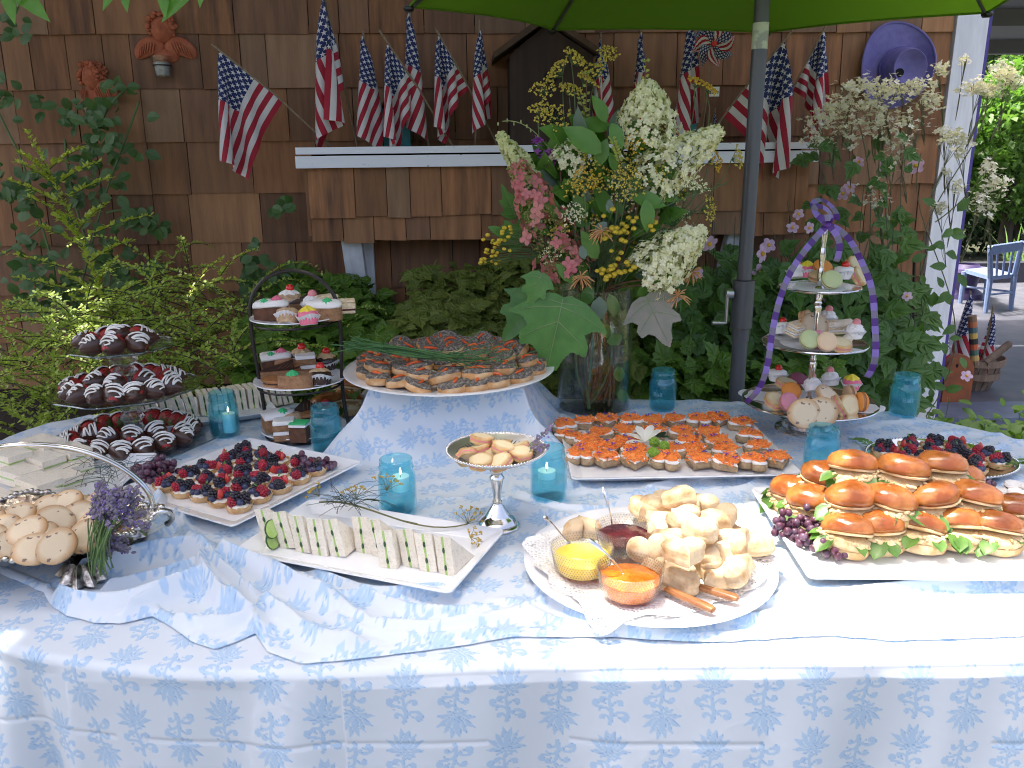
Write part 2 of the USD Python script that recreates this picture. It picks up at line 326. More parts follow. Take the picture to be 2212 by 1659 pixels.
# ---- window box (planter) on the wall
PD = .27
planter = thing('window_planter', 'long shingled window box with white painted rim on the wall', 'planter')
pu = lambda x, y, d=PD: (onwall(x, y, d) - W0) @ WU
PZ1 = onwall(700, 318, PD)[2]; PZa = onwall(700, 333, PD)[2]; PZb = onwall(700, 337, PD)[2]; PZ2 = onwall(700, 363, PD)[2]; PZ3 = onwall(700, 468, PD - .02)[2]; PZ4 = onwall(700, 521, PD - .03)[2]
PU0, PU1 = pu(639, 340), pu(1768, 330)
peel = mat('peeling_white_paint', (.72, .74, .78), .6, (.20, .19, .19), 26, (1, 1, 3.2), ramp=(.66, .69), detail=8, bump=.4)
part(planter, 'rim_board', wallbox(PU0, PU1, PZa, PZ1, PD - .05, PD), peel)
part(planter, 'rim_board', wallbox(PU0 - .002, PU1 + .002, PZ2, PZb, PD - .03, PD + .006), peel)
part(planter, 'box', wallbox(PU0 + .035, PU1 - .02, PZ4 + .01, PZa - .01, .03, PD - .032), sheath)
part(planter, 'potting_soil', wallbox(PU0 + .05, PU1 - .05, PZ1 - .05, PZ1 - .02, .02, PD - .051), mat('potting_soil', (.02, .015, .01), .95))
for k, (za, zb, d) in enumerate(((PZ2, PZ3, PD - .028), (PZ3 + .01, PZ4, PD - .034))):
    u = PU0 + .035
    while u < PU1 - .03:
        u1 = min(u + rng.choice([.09, .11, .13, .16, .19]) * rng.uniform(.92, 1.1), PU1 - .02)
        part(planter, 'shingle', shingle(u, u1 - .003, zb - rng.choice([0, 0, .004, .008]), za, d, .011, rng.uniform(0, .002)), WOOD[rng.integers(5)], False); u = u1
for d0 in (.05, .14): part(planter, 'shingle', wallbox(PU0 + .018, PU0 + .030, PZ4 + .02, PZ2, d0, d0 + .085), WOOD[1], False)
white = mat('white_trim')
for x0, x1, yt, yb, xb in ((737, 780, 520, 628, 768), (1575, 1606, 500, 610, 1583)):
    a0, a1 = (onwall(x0, yt, PD - .06) - W0) @ WU, (onwall(x1, yt, PD - .06) - W0) @ WU
    zt = PZ4 + .012; zl = onwall(xb, yb, .07)[2]
    v = [W(u, z, d) for u in (a0, a1) for z, d in ((zt, PD - .11), (zt, PD - .05), (zl, .10), (zl, .03))]
    part(planter, 'bracket', (np.array(v), tri([[0, 1, 2, 3], [4, 7, 6, 5], [0, 4, 5, 1], [1, 5, 6, 2], [2, 6, 7, 3], [3, 7, 4, 0]])), white, False)
    part(planter, 'bracket_post', wallbox(a1 - .012, a1 + .03, zl - .02, zt, .022, .055), white, False)

# ---- porch beyond the corner of the house
deckm = mat('porch_floor_paint', (.060, .066, .085), .55, (.10, .10, .115), 7, detail=8, ramp=(.4, .7), space='world')
DZ = .1
edge_y = onz(2120, 905, DZ)[1]
solo('porch_floor', box(5.4, 9.0 - edge_y - .3, .1, (4.55, (9.0 + edge_y + .3) / 2, DZ - .05)), deckm, 'grey painted porch floor beside the house', 'porch', kind='structure')
solo('porch_step', cat(box(5.4, .3, .1, (4.55, edge_y + .15, DZ - .046))), mat('blue_grey_paint', (.11, .14, .20), .5, (.085, .10, .15), 12), 'blue grey painted front board of the porch', 'step', kind='structure')
solo('porch_kerb', box(5.0, .16, .22, (4.9, 9.0, DZ + .11)), mat('dark_timber', (.02, .022, .03), .8), 'dark timber kerb at the far side of the porch', 'kerb', kind='structure')
pr = thing('porch_roof', 'grey painted underside of the porch roof above the garden', 'roof')
gp = mat('grey_soffit', (.16, .17, .18), .7)
for k, (yy, z) in enumerate(((4.6, 2.56), (5.5, 2.46), (6.5, 2.4))):
    part(pr, 'soffit_board', box(5, .86, .05, (4.72, yy, z)), gp, False); part(pr, 'beam', box(5, .09, .14, (4.722, yy + .47, z - .06)), gp, False)
part(pr, 'post', box(.12, .12, 2.3, (6.4, 6.6, 1.2)), gp, False)

# ---- foliage made of many small leaves
def cloud(c, r, n, shell=.5):
    d = rng.normal(size=(n, 3)); d /= np.linalg.norm(d, axis=1, keepdims=True)
    rad = (shell + (1 - shell) * rng.random(n)) ** .7
    lump = .72 + .5 * meshkit.noise(d * 2.3 + np.asarray(c), 3)
    return np.asarray(c, float) + d * np.asarray(r, float) * (rad * lump)[:, None]
def leaves_at(P, size, tmpl=LEAF, droop=.5, var=.35):
    n = len(P); D = rng.normal(size=(n, 3)); D[:, 2] = D[:, 2] * .5 - droop
    return scatter(tmpl, P, frames(D, rng.normal(size=3) * .4 + [0, 0, 1]), size * (1 + var * rng.normal(size=n)).clip(.4, 1.8))
bark = mat('bark', (.07, .055, .04), .9, (.035, .028, .02), 20, (1, 1, .2), bump=1.)
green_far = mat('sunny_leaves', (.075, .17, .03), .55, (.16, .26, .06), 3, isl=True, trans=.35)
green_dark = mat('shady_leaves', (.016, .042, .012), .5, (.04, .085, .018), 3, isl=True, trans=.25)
def tree(name, label, base, blobs, m, leaf, n, trunk_h, trunk_r=.1, tmpl=BROAD, cat_='tree'):
    t = thing(name, label, cat_)
    b = np.asarray(base, float)
    limbs = [tube(spline([b, b + [.03, .02, trunk_h * .5], b + [0, 0, trunk_h]], 8), np.linspace(trunk_r, trunk_r * .6, 8), 8)]
    P = []
    for c, r in blobs:
        limbs.append(tube(spline([b + [0, 0, trunk_h * .8], (b + [0, 0, trunk_h] + np.asarray(c)) / 2 + [0, 0, .1], c], 8), np.linspace(trunk_r * .6, .015, 8), 6))
        P.append(cloud(c, r, int(n)))
    part(t, 'trunk', cat(limbs), bark)
    part(t, 'crown', leaves_at(np.vstack(P), leaf, tmpl), m, False)
    return t
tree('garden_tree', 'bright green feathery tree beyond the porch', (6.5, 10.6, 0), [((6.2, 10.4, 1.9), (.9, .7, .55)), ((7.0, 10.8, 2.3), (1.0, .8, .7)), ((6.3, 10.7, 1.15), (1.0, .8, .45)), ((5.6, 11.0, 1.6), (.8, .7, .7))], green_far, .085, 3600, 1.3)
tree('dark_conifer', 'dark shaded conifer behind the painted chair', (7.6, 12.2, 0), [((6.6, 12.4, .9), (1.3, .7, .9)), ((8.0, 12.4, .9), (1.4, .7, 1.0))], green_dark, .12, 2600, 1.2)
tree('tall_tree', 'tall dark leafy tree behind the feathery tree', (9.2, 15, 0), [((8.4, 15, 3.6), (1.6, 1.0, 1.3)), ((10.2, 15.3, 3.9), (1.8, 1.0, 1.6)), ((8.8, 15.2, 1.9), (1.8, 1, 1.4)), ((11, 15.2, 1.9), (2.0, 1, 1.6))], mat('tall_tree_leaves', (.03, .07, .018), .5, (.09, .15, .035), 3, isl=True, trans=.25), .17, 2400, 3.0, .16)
hb = cloud((8, 18, 2.6), (7, .8, 3.6), 8000, .2)
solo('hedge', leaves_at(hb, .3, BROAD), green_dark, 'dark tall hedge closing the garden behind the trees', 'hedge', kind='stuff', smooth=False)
# strappy plant beside the chair
sp = thing('strappy_plant', 'light green strappy leaved plant behind the painted chair', 'plant')
bl = []
b0 = onz(2200, 655, .1); b0[1] = 9.4; b0[0] *= 9.4 / onz(2200, 655, .1)[1]
for k in range(46):
    a = rng.uniform(0, 2 * PI); h = rng.uniform(.3, .75); o = b0 + [rng.normal() * .12, rng.normal() * .1, -.1]
    p = spline([o, o + [.1 * math.cos(a), .1 * math.sin(a), h * .7], o + [.35 * math.cos(a), .3 * math.sin(a), h]], 6)
    wd = np.array([.012, .014, .013, .01, .006, .001]); s = np.array([-math.sin(a), math.cos(a), 0]) * wd[:, None]
    bl.append((np.vstack([p - s, p + s]), tri(np.array([[i, i + 1, 7 + i, 6 + i] for i in range(5)]))))
part(sp, 'leaves', cat(bl), mat('strap_leaf', (.12, .22, .05), .5, trans=.3), kind='stuff')

# ---- the tree that shades the table: its crown hangs over and behind the photographer's left shoulder
def in_poly(P, poly):
    x, y = P[:, 0], P[:, 1]; r = np.zeros(len(P), bool); poly = np.asarray(poly)
    for (x0, y0), (x1, y1) in zip(poly, np.roll(poly, -1, 0)):
        with np.errstate(divide='ignore', invalid='ignore'): r ^= ((y0 > y) != (y1 > y)) & (x < (x1 - x0) * (y - y0) / (y1 - y0) + x0)
    return r
st = thing('shade_tree', 'large leafy tree over the left end of the table', 'tree')
n = 34000
FP = np.column_stack([rng.uniform(-3.2, 2.2, n), rng.uniform(-.2, 3.3, n)])       # where each leaf's shadow falls on the table's level
keep = ~in_poly(FP, [(.02, .2), (2.4, .2), (2.4, 1.56), (.80, 1.46), (.62, 1.60), (.36, 1.62), (.16, 1.50), (.06, 1.28), (.17, 1.17), (.0, 1.12)])
keep &= ~in_poly(FP, [(-1.5, .8), (-.84, .9), (-.74, 1.14), (-.86, 1.34), (-1.5, 1.40)])
for cx, cy, cr in ((-.02, 1.47, .028), (-.05, 1.27, .03), (.02, 1.40, .025), (-.86, 1.16, .03), (-1.9, 2.5, .2), (-1.45, 2.75, .22), (-1.1, 2.95, .12), (.62, 2.75, .1)): keep &= np.hypot(FP[:, 0] - cx, FP[:, 1] - cy) > cr
keep |= (rng.random(n) < .05) & (FP[:, 1] > 1.2)
FP = FP[keep]; h = rng.uniform(2.7, 4.2, len(FP))
P = np.column_stack([FP + SUN[None, :2] / SUN[2] * h[:, None], .76 + h])
part(st, 'crown', leaves_at(P, .13, BROAD, .2, .25), mat('shade_tree_leaf', (.05, .13, .02), .5, (.08, .17, .03), 3, isl=True, trans=.4), False)
tb = np.array([-3.6, .1, 0])
part(st, 'trunk', cat([tube(spline([tb, tb + [.1, 0, 1.6], tb + [.5, .2, 3.2]], 10), np.linspace(.19, .12, 10), 10)] + [tube(spline([tb + [.4, .2, 2.9], tb + [.5, .2, 2.9] + (np.array(e) - tb - [.5, .2, 2.9]) * .5 + [0, 0, .3], e], 10), np.linspace(.09, .02, 10), 6) for e in ((-2.2, 1.6, 4.3), (-1.2, 2.2, 4.4), (-.3, 1.2, 4.5), (.1, 2.6, 4.4), (-1.5, .5, 4.2), (-2.6, 2.8, 4.2))]), bark)
# the spray of leaves that hangs into the top left of the view
br = thing('leafy_branch', 'bright green pointed leaves hanging in from above at upper left', 'branch')
LM = mat('backlit_leaf', (.10, .26, .03), .4, (.14, .32, .05), 30, trans=.5)
VEIN = mat('leaf_vein', (.25, .38, .10), .5)
def star_leaf(tips, w=.16):
    """pointed lobes joined at the stalk"""
    o = []
    for k, (a, L) in enumerate(tips):
        d = np.array([math.sin(a), math.cos(a)]); s = np.array([d[1], -d[0]])
        o += [d * L * .45 - s * w * L, d * L * .75 - s * w * .6 * L, d * L, d * L * .75 + s * w * .6 * L, d * L * .45 + s * w * L]
    o.append(np.array([0, -.02])); return fan_leaf(np.array(o), .0, .12)
for px0, py0, tx, ty, ln, tl in ((5, -55, 100, 40, .17, ((-.5, .7), (0, 1), (.55, .8))), (262, -62, 262, 40, .15, ((-.75, .75), (-.1, .85), (.5, .9))), (350, -60, 352, 40, .16, ((-.8, .7), (0, .95), (.8, .8))), (440, -75, 352, 50, .18, ((-.5, .6), (.1, 1.), (.7, .7))), (60, -70, 30, 10, .14, ((-.6, .8), (0, 1), (.6, .8)))):
    a, b = ony(px0, py0, 1.75), ony(tx, ty, 1.72); d = b - a
    part(br, 'leaf', scatter(star_leaf(tl), [a], [frame(d, (0, -1, .35))], [np.linalg.norm(d) * 1.0]), LM, True)
tw = [ony(-40, -110, 1.76), ony(200, -95, 1.76), ony(480, -105, 1.76)]
part(br, 'twig', tube(spline(tw, 12), .004), bark)
# ================================================================== table and cloths
TZ = .75
_front = [(100, 1401), (170, 1425), (260, 1440), (450, 1440), (740, 1439), (1106, 1428), (1500, 1420), (2000, 1412)]
_edge = [(-1.40, 2.00), (-1.39, 1.72), (-1.20, 1.38), (-.98, 1.20)] + [tuple(onz(x, y, TZ)[:2]) for x, y in _front] + [(.95, 1.045), (1.22, 1.10), (1.37, 1.32), (1.38, 1.70), (1.27, 2.02), (1.07, 2.20), (.80, 2.29), (.53, 2.335), (.06, 2.375), (-.6, 2.36), (-1.0, 2.33), (-1.27, 2.23)]
def closed_curve(p, n):
    from scipy.interpolate import splprep, splev
    p = np.asarray(p + [p[0]], float); tck, _ = splprep(p.T, s=.0006, per=True); return np.array(splev(np.linspace(0, 1, n, endpoint=False), tck)).T
EDGE = closed_curve(_edge, 1200)
if Polygon(EDGE).exterior.is_ccw is False: EDGE = EDGE[::-1]
tb = thing('buffet_table', 'long table hidden under the blue and white cloths', 'table')
wood = mat('table_wood', (.18, .11, .06), .6)
part(tb, 'table_top', mv(prism(np.array(Polygon(EDGE).buffer(-.02).exterior.coords)[:-1], .022), (0, 0, TZ - .03)), wood, False)
for x, y in ((-1.0, 1.4), (-1.0, 2.1), (1.0, 1.3), (1.0, 2.0)): part(tb, 'leg', mv(lathe([(.0, 0), (.02, 0), (.022, .72), (0, .72)], 10), (x, y, 0)), wood)

# the woven print: a lotus on a scrolled stem, every second column upside down
def motif():
    S = 4000.0; Wd, Hd = int(.166 * S), int(.238 * S); im = Image.new('L', (Wd, Hd), 0); d = ImageDraw.Draw(im)
    X = lambda x: Wd / 2 + x * S * 1.12
    Yy = lambda y: Hd - y * S * 1.22 - .008 * S
    def poly(p, val): d.polygon([(X(a), Yy(b)) for a, b in p], fill=val)
    def petal(c, a, L, w, val=150, vein=True):
        t = np.linspace(0, 1, 14); wd = w * np.sin(PI * t ** .8) * (1 - .25 * t); dx, dy = math.sin(a), math.cos(a)
        for s_, v_ in ((1.0, 26), (.70, val)):
            l = [(c[0] + dx * L * tt - dy * ww * s_, c[1] + dy * L * tt + dx * ww * s_) for tt, ww in zip(t, wd)]; r = [(c[0] + dx * L * tt + dy * ww * s_, c[1] + dy * L * tt - dx * ww * s_) for tt, ww in zip(t, wd)]
            if s_ < 1 or vein: poly(l + r[::-1], v_ if s_ < 1 else 60)
    def scroll(p, w0, w1, curl=1, turns=.8, rc=.009):
        p = spline(p, 24)[:, :2]; e = p[-1]; t = p[-1] - p[-2]; a = math.atan2(t[1], t[0]); c = e + rc * np.array([math.cos(a + curl * PI / 2), math.sin(a + curl * PI / 2)])
        th = np.linspace(0, turns * 2 * PI, 26); b = a - curl * PI / 2
        sp = np.array([c + rc * (1 - .75 * x / (turns * 2 * PI)) * np.array([math.cos(b + curl * x), math.sin(b + curl * x)]) for x in th])
        q = np.vstack([p, sp]); ww = 1.2 * np.concatenate([np.linspace(w0, w1, 24), np.linspace(w1, w1 * 1.25, 26)])
        for (x, y), r in zip(q, ww): d.ellipse([X(x) - r * S, Yy(y) - r * S, X(x) + r * S, Yy(y) + r * S], fill=150)
    scroll([(0, .004, 0), (.004, .04, 0), (-.003, .075, 0), (.004, .10, 0)], .006, .0035, 1, .1)
    scroll([(0, .006, 0), (.012, .030, 0), (.034, .036, 0), (.050, .026, 0)], .0035, .005, -1, .65, .011)
    scroll([(0, .010, 0), (-.010, .026, 0), (-.022, .028, 0)], .003, .004, 1, .6, .006)
    scroll([(.002, .030, 0), (-.014, .050, 0), (-.036, .054, 0), (-.046, .060, 0)], .003, .0055, -1, .55, .008)
    scroll([(.002, .050, 0), (.014, .066, 0), (.028, .070, 0)], .003, .004, -1, .7, .008)
    scroll([(0, .066, 0), (-.012, .078, 0), (-.024, .080, 0)], .0025, .0045, 1, .7, .006)
    scroll([(.001, .082, 0), (.012, .092, 0)], .0025, .003, -1, .6, .005)
    for x, y in ((.018, .026), (.026, .020), (-.03, .042), (-.016, .064)): d.ellipse([X(x) - .0045 * S, Yy(y) - .0045 * S, X(x) + .0045 * S, Yy(y) + .0045 * S], fill=150)
    c = (.002, .112)
    for a, L, w in ((2.15, .040, .013), (-2.2, .036, .012), (-1.62, .060, .013), (1.58, .062, .013), (-1.08, .066, .015), (1.05, .066, .015), (-.60, .062, .016), (.58, .062, .016)): petal(c, a, L, w)
    petal((c[0], c[1] + .014), -.22, .056, .015); petal((c[0], c[1] + .014), .26, .054, .015); petal((c[0] + .002, c[1] + .008), .02, .044, .017)
    m = np.asarray(im, float) / 255; solid = (m > .3).astype(float)
    from scipy.ndimage import gaussian_filter
    sh = np.roll(np.roll(solid, -6, 0), -6, 1); edge = gaussian_filter(np.clip(solid - sh, 0, 1), 1.2)
    t = gaussian_filter(np.where(m > .5, .58, np.where(m > .2, .18, 0)), 1.6) + .42 * edge
    return np.hstack([t, np.roll(t[::-1], int(.06 * S), 0)]), S
TILE, TS = motif()
def print_at(u, v):
    from scipy.ndimage import map_coordinates
    return map_coordinates(TILE, [(-v / .455 * TS) % TILE.shape[0], (u / .455 * TS) % TILE.shape[1]], order=1, mode='grid-wrap')
def with_print(prim, val):
    UsdGeom.PrimvarsAPI(prim).CreatePrimvar('print', Sdf.ValueTypeNames.FloatArray, 'vertex').Set(Vt.FloatArray.FromNumpy(np.asarray(val, np.float32)))
cloth = usdkit.material(stage, '/World/Looks/damask_cloth', {
    'a': ('attribute', {'attribute': 'print'}), 'r': ('rgb_ramp', {'ramp': [(0, (.68, .735, .79)), (.12, (.67, .73, .79)), (.45, (.475, .62, .775)), (.62, (.445, .60, .77)), (1., (.26, .42, .65))]}),
    'g': ('geometry', {}), 'n': ('noise_texture', {'scale': 900., 'detail': 2.}), 'b': ('bump', {'strength': .12, 'distance': .001}),
    'p': ('principled_bsdf', {'roughness': .75, 'sheen_weight': .15, 'specular_ior_level': .25}), 't': ('translucent_bsdf', {}), 'm': ('mix_closure', {'fac': .12})},
    [('a.fac', 'r.fac'), ('r.color', 'p.base_color'), ('r.color', 't.color'), ('g.position', 'n.vector'), ('n.fac', 'b.height'), ('b.normal', 'p.normal'), ('p.BSDF', 'm.closure1'), ('t.BSDF', 'm.closure2')], surface='m.closure')

# lower cloth: over the table's edge and down in front
def lower_cloth():
    e = np.vstack([EDGE, EDGE[:1]]); s = np.concatenate([[0], np.cumsum(np.linalg.norm(np.diff(e, axis=0), axis=1))])
    q = []; t = 0.0
    while t < s[-1] - .002:
        p = np.array([np.interp(t, s, e[:, 0]), np.interp(t, s, e[:, 1])]); q.append((t, *p)); t += .0021 if (p[1] < 1.3 and -.97 < p[0] < .88) else .014
    q = np.array(q); P = q[:, 1:]; tn = np.roll(P, -1, 0) - np.roll(P, 1, 0); tn /= np.linalg.norm(tn, axis=1, keepdims=True); N = np.column_stack([tn[:, 1], -tn[:, 0]])
    if (N * (P - P.mean(0))).sum() < 0: N = -N
    ts = np.concatenate([np.arange(-.20, -.125, .005), np.arange(-.125, .25, .0021), np.arange(.26, .72, .02)])
    S_, T_ = np.meshgrid(q[:, 0], ts); R = .014
    px_, py_ = np.broadcast_to(P[:, 0], T_.shape), np.broadcast_to(P[:, 1], T_.shape); nx_, ny_ = np.broadcast_to(N[:, 0], T_.shape), np.broadcast_to(N[:, 1], T_.shape)
    ang = np.clip(T_ / R, 0, PI / 2); drop = np.maximum(T_ - R * PI / 2, 0)
    off = np.where(T_ < 0, T_, R * np.sin(ang)); z = TZ + .002 - np.where(T_ < 0, 0, R * (1 - np.cos(ang))) - drop
    a = np.minimum(drop / .5, 1)
    rnd = meshkit.noise(np.stack([S_ * 7, 0 * S_, 0 * S_], -1), 5); wav = np.sin(S_ * 26 + 5 * rnd) * .5 + np.sin(S_ * 11.3 + 3 * rnd)
    corner = np.exp(-((px_ + .86) / .16) ** 2 - ((py_ - 1.12) / .3) ** 2)
    off = off + .012 * a + .027 * a * wav + corner * a * .05 * np.sin(S_ * 55)
    cre = lambda d, w: np.exp(-(d / w) ** 2)
    sm_ = np.clip(drop / .015, 0, 1)
    off += sm_ * (-.0013 * cre(drop - .118 - .01 * np.sin(S_ * 3), .0035) * (meshkit.noise(np.stack([S_ * 5, 0 * S_, 0 * S_], -1), 9) > .35) + .006 * (meshkit.fbm(np.stack([S_ * 9, drop * 3, 0 * S_], -1), 3, 4) - .5))
    n2 = meshkit.fbm(np.stack([S_ * 13 + drop * 9, drop * 12 - S_ * 5, 0 * S_], -1), 2, 8); off += sm_ * .0002 * np.clip(1 - np.abs(n2 - .5) * 14, 0, 1) * meshkit.noise(np.stack([S_ * 4, drop * 5, 0 * S_], -1), 12)
    sx = onz(738, 1445, TZ)[0]; off += sm_ * .0028 * (px_ > sx) * (py_ < 1.3)
    zt = .0012 * (meshkit.fbm(np.stack([px_ * 9, py_ * 9, 0 * S_], -1), 3, 2) - .3) * (T_ < 0); z = z + zt
    v = np.stack([px_ + nx_ * off, py_ + ny_ * off, z], -1)
    u_, w_ = px_ + nx_ * T_, py_ + ny_ * T_
    sh = (px_ > sx) * .055
    pr_ = print_at(u_ + .021 + sh * .5, w_ + sh)
    nu = len(q); f = grid(nu, len(ts)); r_ = np.arange(len(ts) - 1)
    f = np.vstack([f, tri(np.column_stack([r_ * nu + nu - 1, r_ * nu, (r_ + 1) * nu, (r_ + 1) * nu + nu - 1]))])
    return (v.reshape(-1, 3), f), pr_.ravel()
g, val = lower_cloth()
with_print(solo('tablecloth', g, cloth, 'blue and white floral tablecloth hanging over the front of the table', 'tablecloth', smooth=True), val)

# upper cloth: laid over the table top and the crate, gathered along its front hem
BOXC, BOXH, BOX_RX, BOX_RY = np.array([-.165, 2.085]), .163, .20, .175
crate = thing('hidden_crate', 'crate under the cloth that lifts the bread platter', 'crate')
part(crate, 'crate_side', box(2 * BOX_RX - .01, 2 * BOX_RY - .01, BOXH - .006, (BOXC[0], BOXC[1], TZ + .004 + BOXH / 2 - .003)), wood, False)
HEM = [(95, 1286), (108, 1311), (145, 1336), (205, 1351), (260, 1353), (330, 1338), (372, 1361), (415, 1391), (465, 1410), (510, 1394), (552, 1375), (580, 1414), (650, 1441), (710, 1436), (800, 1426), (1000, 1401), (1106, 1382), (1321, 1383), (1481, 1393), (1576, 1392), (1791, 1379), (1931, 1391), (2212, 1381)]
RIDGES = [  # (height, width, points)
    (.020, .020, [(110, 1300), (200, 1325), (300, 1322), (400, 1290), (470, 1262)]), (.022, .022, [(150, 1268), (280, 1230), (400, 1205), (470, 1215)]),
    (.014, .010, [(215, 1290), (320, 1268), (410, 1240), (455, 1222)]), (.015, .010, [(260, 1345), (330, 1320), (400, 1292), (440, 1275), (412, 1268)]),
    (.026, .014, [(448, 1215), (440, 1250), (455, 1290), (480, 1325), (560, 1330)]), (.020, .012, [(452, 1218), (500, 1270), (535, 1300), (560, 1318)]), (.026, .020, [(452, 1212), (520, 1235), (585, 1262), (640, 1290), (740, 1345)]),
    (.014, .012, [(375, 1350), (430, 1370), (510, 1365), (560, 1335)]), (.016, .016, [(545, 1315), (600, 1335), (650, 1375), (720, 1405), (800, 1405)]), (.014, .012, [(570, 1320), (555, 1345), (560, 1385)]),
    (.014, .013, [(600, 1265), (700, 1300), (800, 1372), (950, 1375), (1100, 1345)]), (.012, .011, [(640, 1250), (720, 1270), (860, 1330), (1000, 1340), (1106, 1333)]), (.010, .010, [(700, 1330), (850, 1390), (1000, 1385), (1106, 1372)]),
    (.012, .014, [(700, 1322), (870, 1295), (1000, 1288)]), (.010, .012, [(1020, 1350), (1110, 1335), (1190, 1300), (1230, 1280)]), (.015, .016, [(1140, 1272), (1200, 1310), (1260, 1350), (1330, 1370), (1450, 1368)]), (.010, .012, [(1060, 1300), (1150, 1335), (1250, 1370), (1400, 1385)]),
    (.012, .014, [(1420, 1378), (1560, 1358), (1700, 1345), (1900, 1352), (2100, 1335), (2300, 1330)]), (.010, .012, [(1330, 1352), (1500, 1335), (1640, 1318), (1720, 1290)]), (.016, .020, [(1640, 1280), (1750, 1302), (1900, 1292), (2060, 1272), (2300, 1275)]), (.012, .014, [(1780, 1330), (1880, 1318), (1990, 1330), (2180, 1310)]),
    (.018, .022, [(230, 1200), (300, 1160), (350, 1120), (330, 1080)]), (.016, .016, [(300, 1205), (370, 1165), (380, 1120)]), (.014, .018, [(430, 1185), (400, 1150), (420, 1120)]),
    (.012, .02, [(1085, 1085), (1150, 1110), (1250, 1140)]), (.014, .014, [(1068, 1080), (1098, 1030), (1105, 985)]), (.010, .012, [(1106, 1050), (1180, 1100), (1290, 1110), (1420, 1085)]), (.012, .016, [(1150, 890), (1180, 880), (1210, 870)]), (.010, .014, [(1160, 915), (1190, 905), (1230, 905)]),
    (.008, .014, [(1640, 1040), (1560, 1070), (1450, 1062)]), (.014, .02, [(1560, 905), (1690, 890), (1800, 880)]), (.012, .014, [(1770, 940), (1830, 960), (1850, 1000)])]
def upper_cloth():
    hp = np.array([onz(x, y, TZ)[:2] for x, y in HEM]); hp = np.vstack([[(-1.41, 1.98), (-1.30, 1.62), (-1.1, 1.40), (-.93, 1.30)], hp, [(1.2, 1.14), (1.36, 1.4)]]); hp = hp[np.argsort(hp[:, 0])]
    xs = np.arange(-1.38, 1.33, .0032)
    up = EDGE[(EDGE[:, 1] > 1.68)]; up = up[np.argsort(up[:, 0])]; yb = np.interp(xs, up[:, 0], up[:, 1]) - .002; yh = np.interp(xs, hp[:, 0], hp[:, 1])
    yh += .0025 * (meshkit.noise(np.stack([xs * 60, 0 * xs, 0 * xs], -1), 2) - .5); yh = np.minimum(yh, yb - .03)
    tt = np.concatenate([np.linspace(0, .03, 14)[:-1], np.linspace(.03, .545, 205)[:-1], np.linspace(.545, .665, 120)[:-1], np.linspace(.665, 1, 70)])
    X, T_ = np.meshgrid(xs, tt); Y_ = yh + (yb - yh) * T_
    h = np.zeros_like(X)
    wx = .014 * (meshkit.fbm(np.stack([X * 14, Y_ * 14, 0 * X], -1), 2, 6) - .5)
    for A, w, pts in RIDGES:
        p = np.array([onz(x, y, TZ)[:2] for x, y in pts]); p = spline(np.column_stack([p, 0 * p[:, 0]]), 16)[:, :2]
        lo, hi = p.min(0) - 4 * w, p.max(0) + 4 * w; m = (X > lo[0]) & (X < hi[0]) & (Y_ > lo[1]) & (Y_ < hi[1])
        if not m.any(): continue
        q = np.column_stack([X[m] + wx[m], Y_[m] + wx[m] * .6]); best = np.full(len(q), 9.0); side = np.zeros(len(q)); en = np.zeros(len(q))
        for k in range(len(p) - 1):
            a, b = p[k], p[k + 1]; d = b - a; L2 = d @ d; s_ = np.clip(((q - a) @ d) / L2, 0, 1); r = q - a - s_[:, None] * d; D = np.hypot(r[:, 0], r[:, 1]); c = d[0] * r[:, 1] - d[1] * r[:, 0]
            u = D < best; best = np.where(u, D, best); side = np.where(u, c, side); en = np.where(u, (k + s_) / (len(p) - 1), en)
        ww = w * np.where(side > 0, 1.25, .62); fade = np.clip(en / .12, .25, 1) * np.clip((1 - en) / .12, .25, 1)
        bump_ = A * (1.45 if p[:, 0].mean() < -.2 else 1.) * fade * np.exp(-(best / ww) ** 1.35) * 1.25; h[m] = np.maximum(h[m], bump_) + .35 * np.minimum(h[m], bump_)
    n1 = meshkit.fbm(np.stack([X * 5.5 + Y_ * 2, Y_ * 8 - X * 2, 0 * X], -1), 3, 3); h += .010 * np.clip(1 - np.abs(n1 - .5) * 9, 0, 1) ** 1.5 * np.clip(meshkit.noise(np.stack([X * 3, Y_ * 3, 0 * X], -1), 15) * 1.6 - .4, 0, 1)
    h += .0025 * (meshkit.fbm(np.stack([X * 22, Y_ * 22, 0 * X], -1), 2, 5))
    dist = (Y_ - yh); h *= np.clip(dist / .02, 0, 1) ** .5; h += .006 * np.clip(1 - (dist / .012 - 1) ** 2, 0, 1) * np.clip(meshkit.noise(np.stack([X * 7, 0 * X, 0 * X], -1), 7) * 2 - .5, .15, 1.4)
    # the crate
    dx, dy = np.abs(X - BOXC[0]) - BOX_RX, np.abs(Y_ - BOXC[1]) - BOX_RY; sd = np.hypot(np.maximum(dx, 0), np.maximum(dy, 0)) + np.minimum(np.maximum(dx, dy), 0)
    th = np.arctan2(Y_ - BOXC[1], X - BOXC[0]); corner = np.clip(np.minimum(np.maximum(dx, 0), np.maximum(dy, 0)) / .03, 0, 1)
    fl = .085 + .03 * np.sin(th * 3 + 1) + .055 * corner + .012 * np.sin(th * 17) * corner; s_ = np.clip((sd + .006) / fl, 0, 1); bx = (1 - s_) ** 1.25
    near = np.clip(sd / .16, 0, 1); h = h * near + .002 * (1 - near); h = np.maximum(h * (bx < .02) + h * .5 * (bx >= .02), 0) + BOXH * bx
    z = TZ + .0055 + h - .10 * np.clip((T_ - .985) / .015, 0, 1) ** 2
    v = np.stack([X, Y_, z], -1)
    vb = np.stack([X, Y_, BOXH * bx], -1); dv = np.linalg.norm(np.diff(vb, axis=0), axis=2); arc = np.vstack([np.zeros(len(xs)), np.cumsum(dv, 0)])
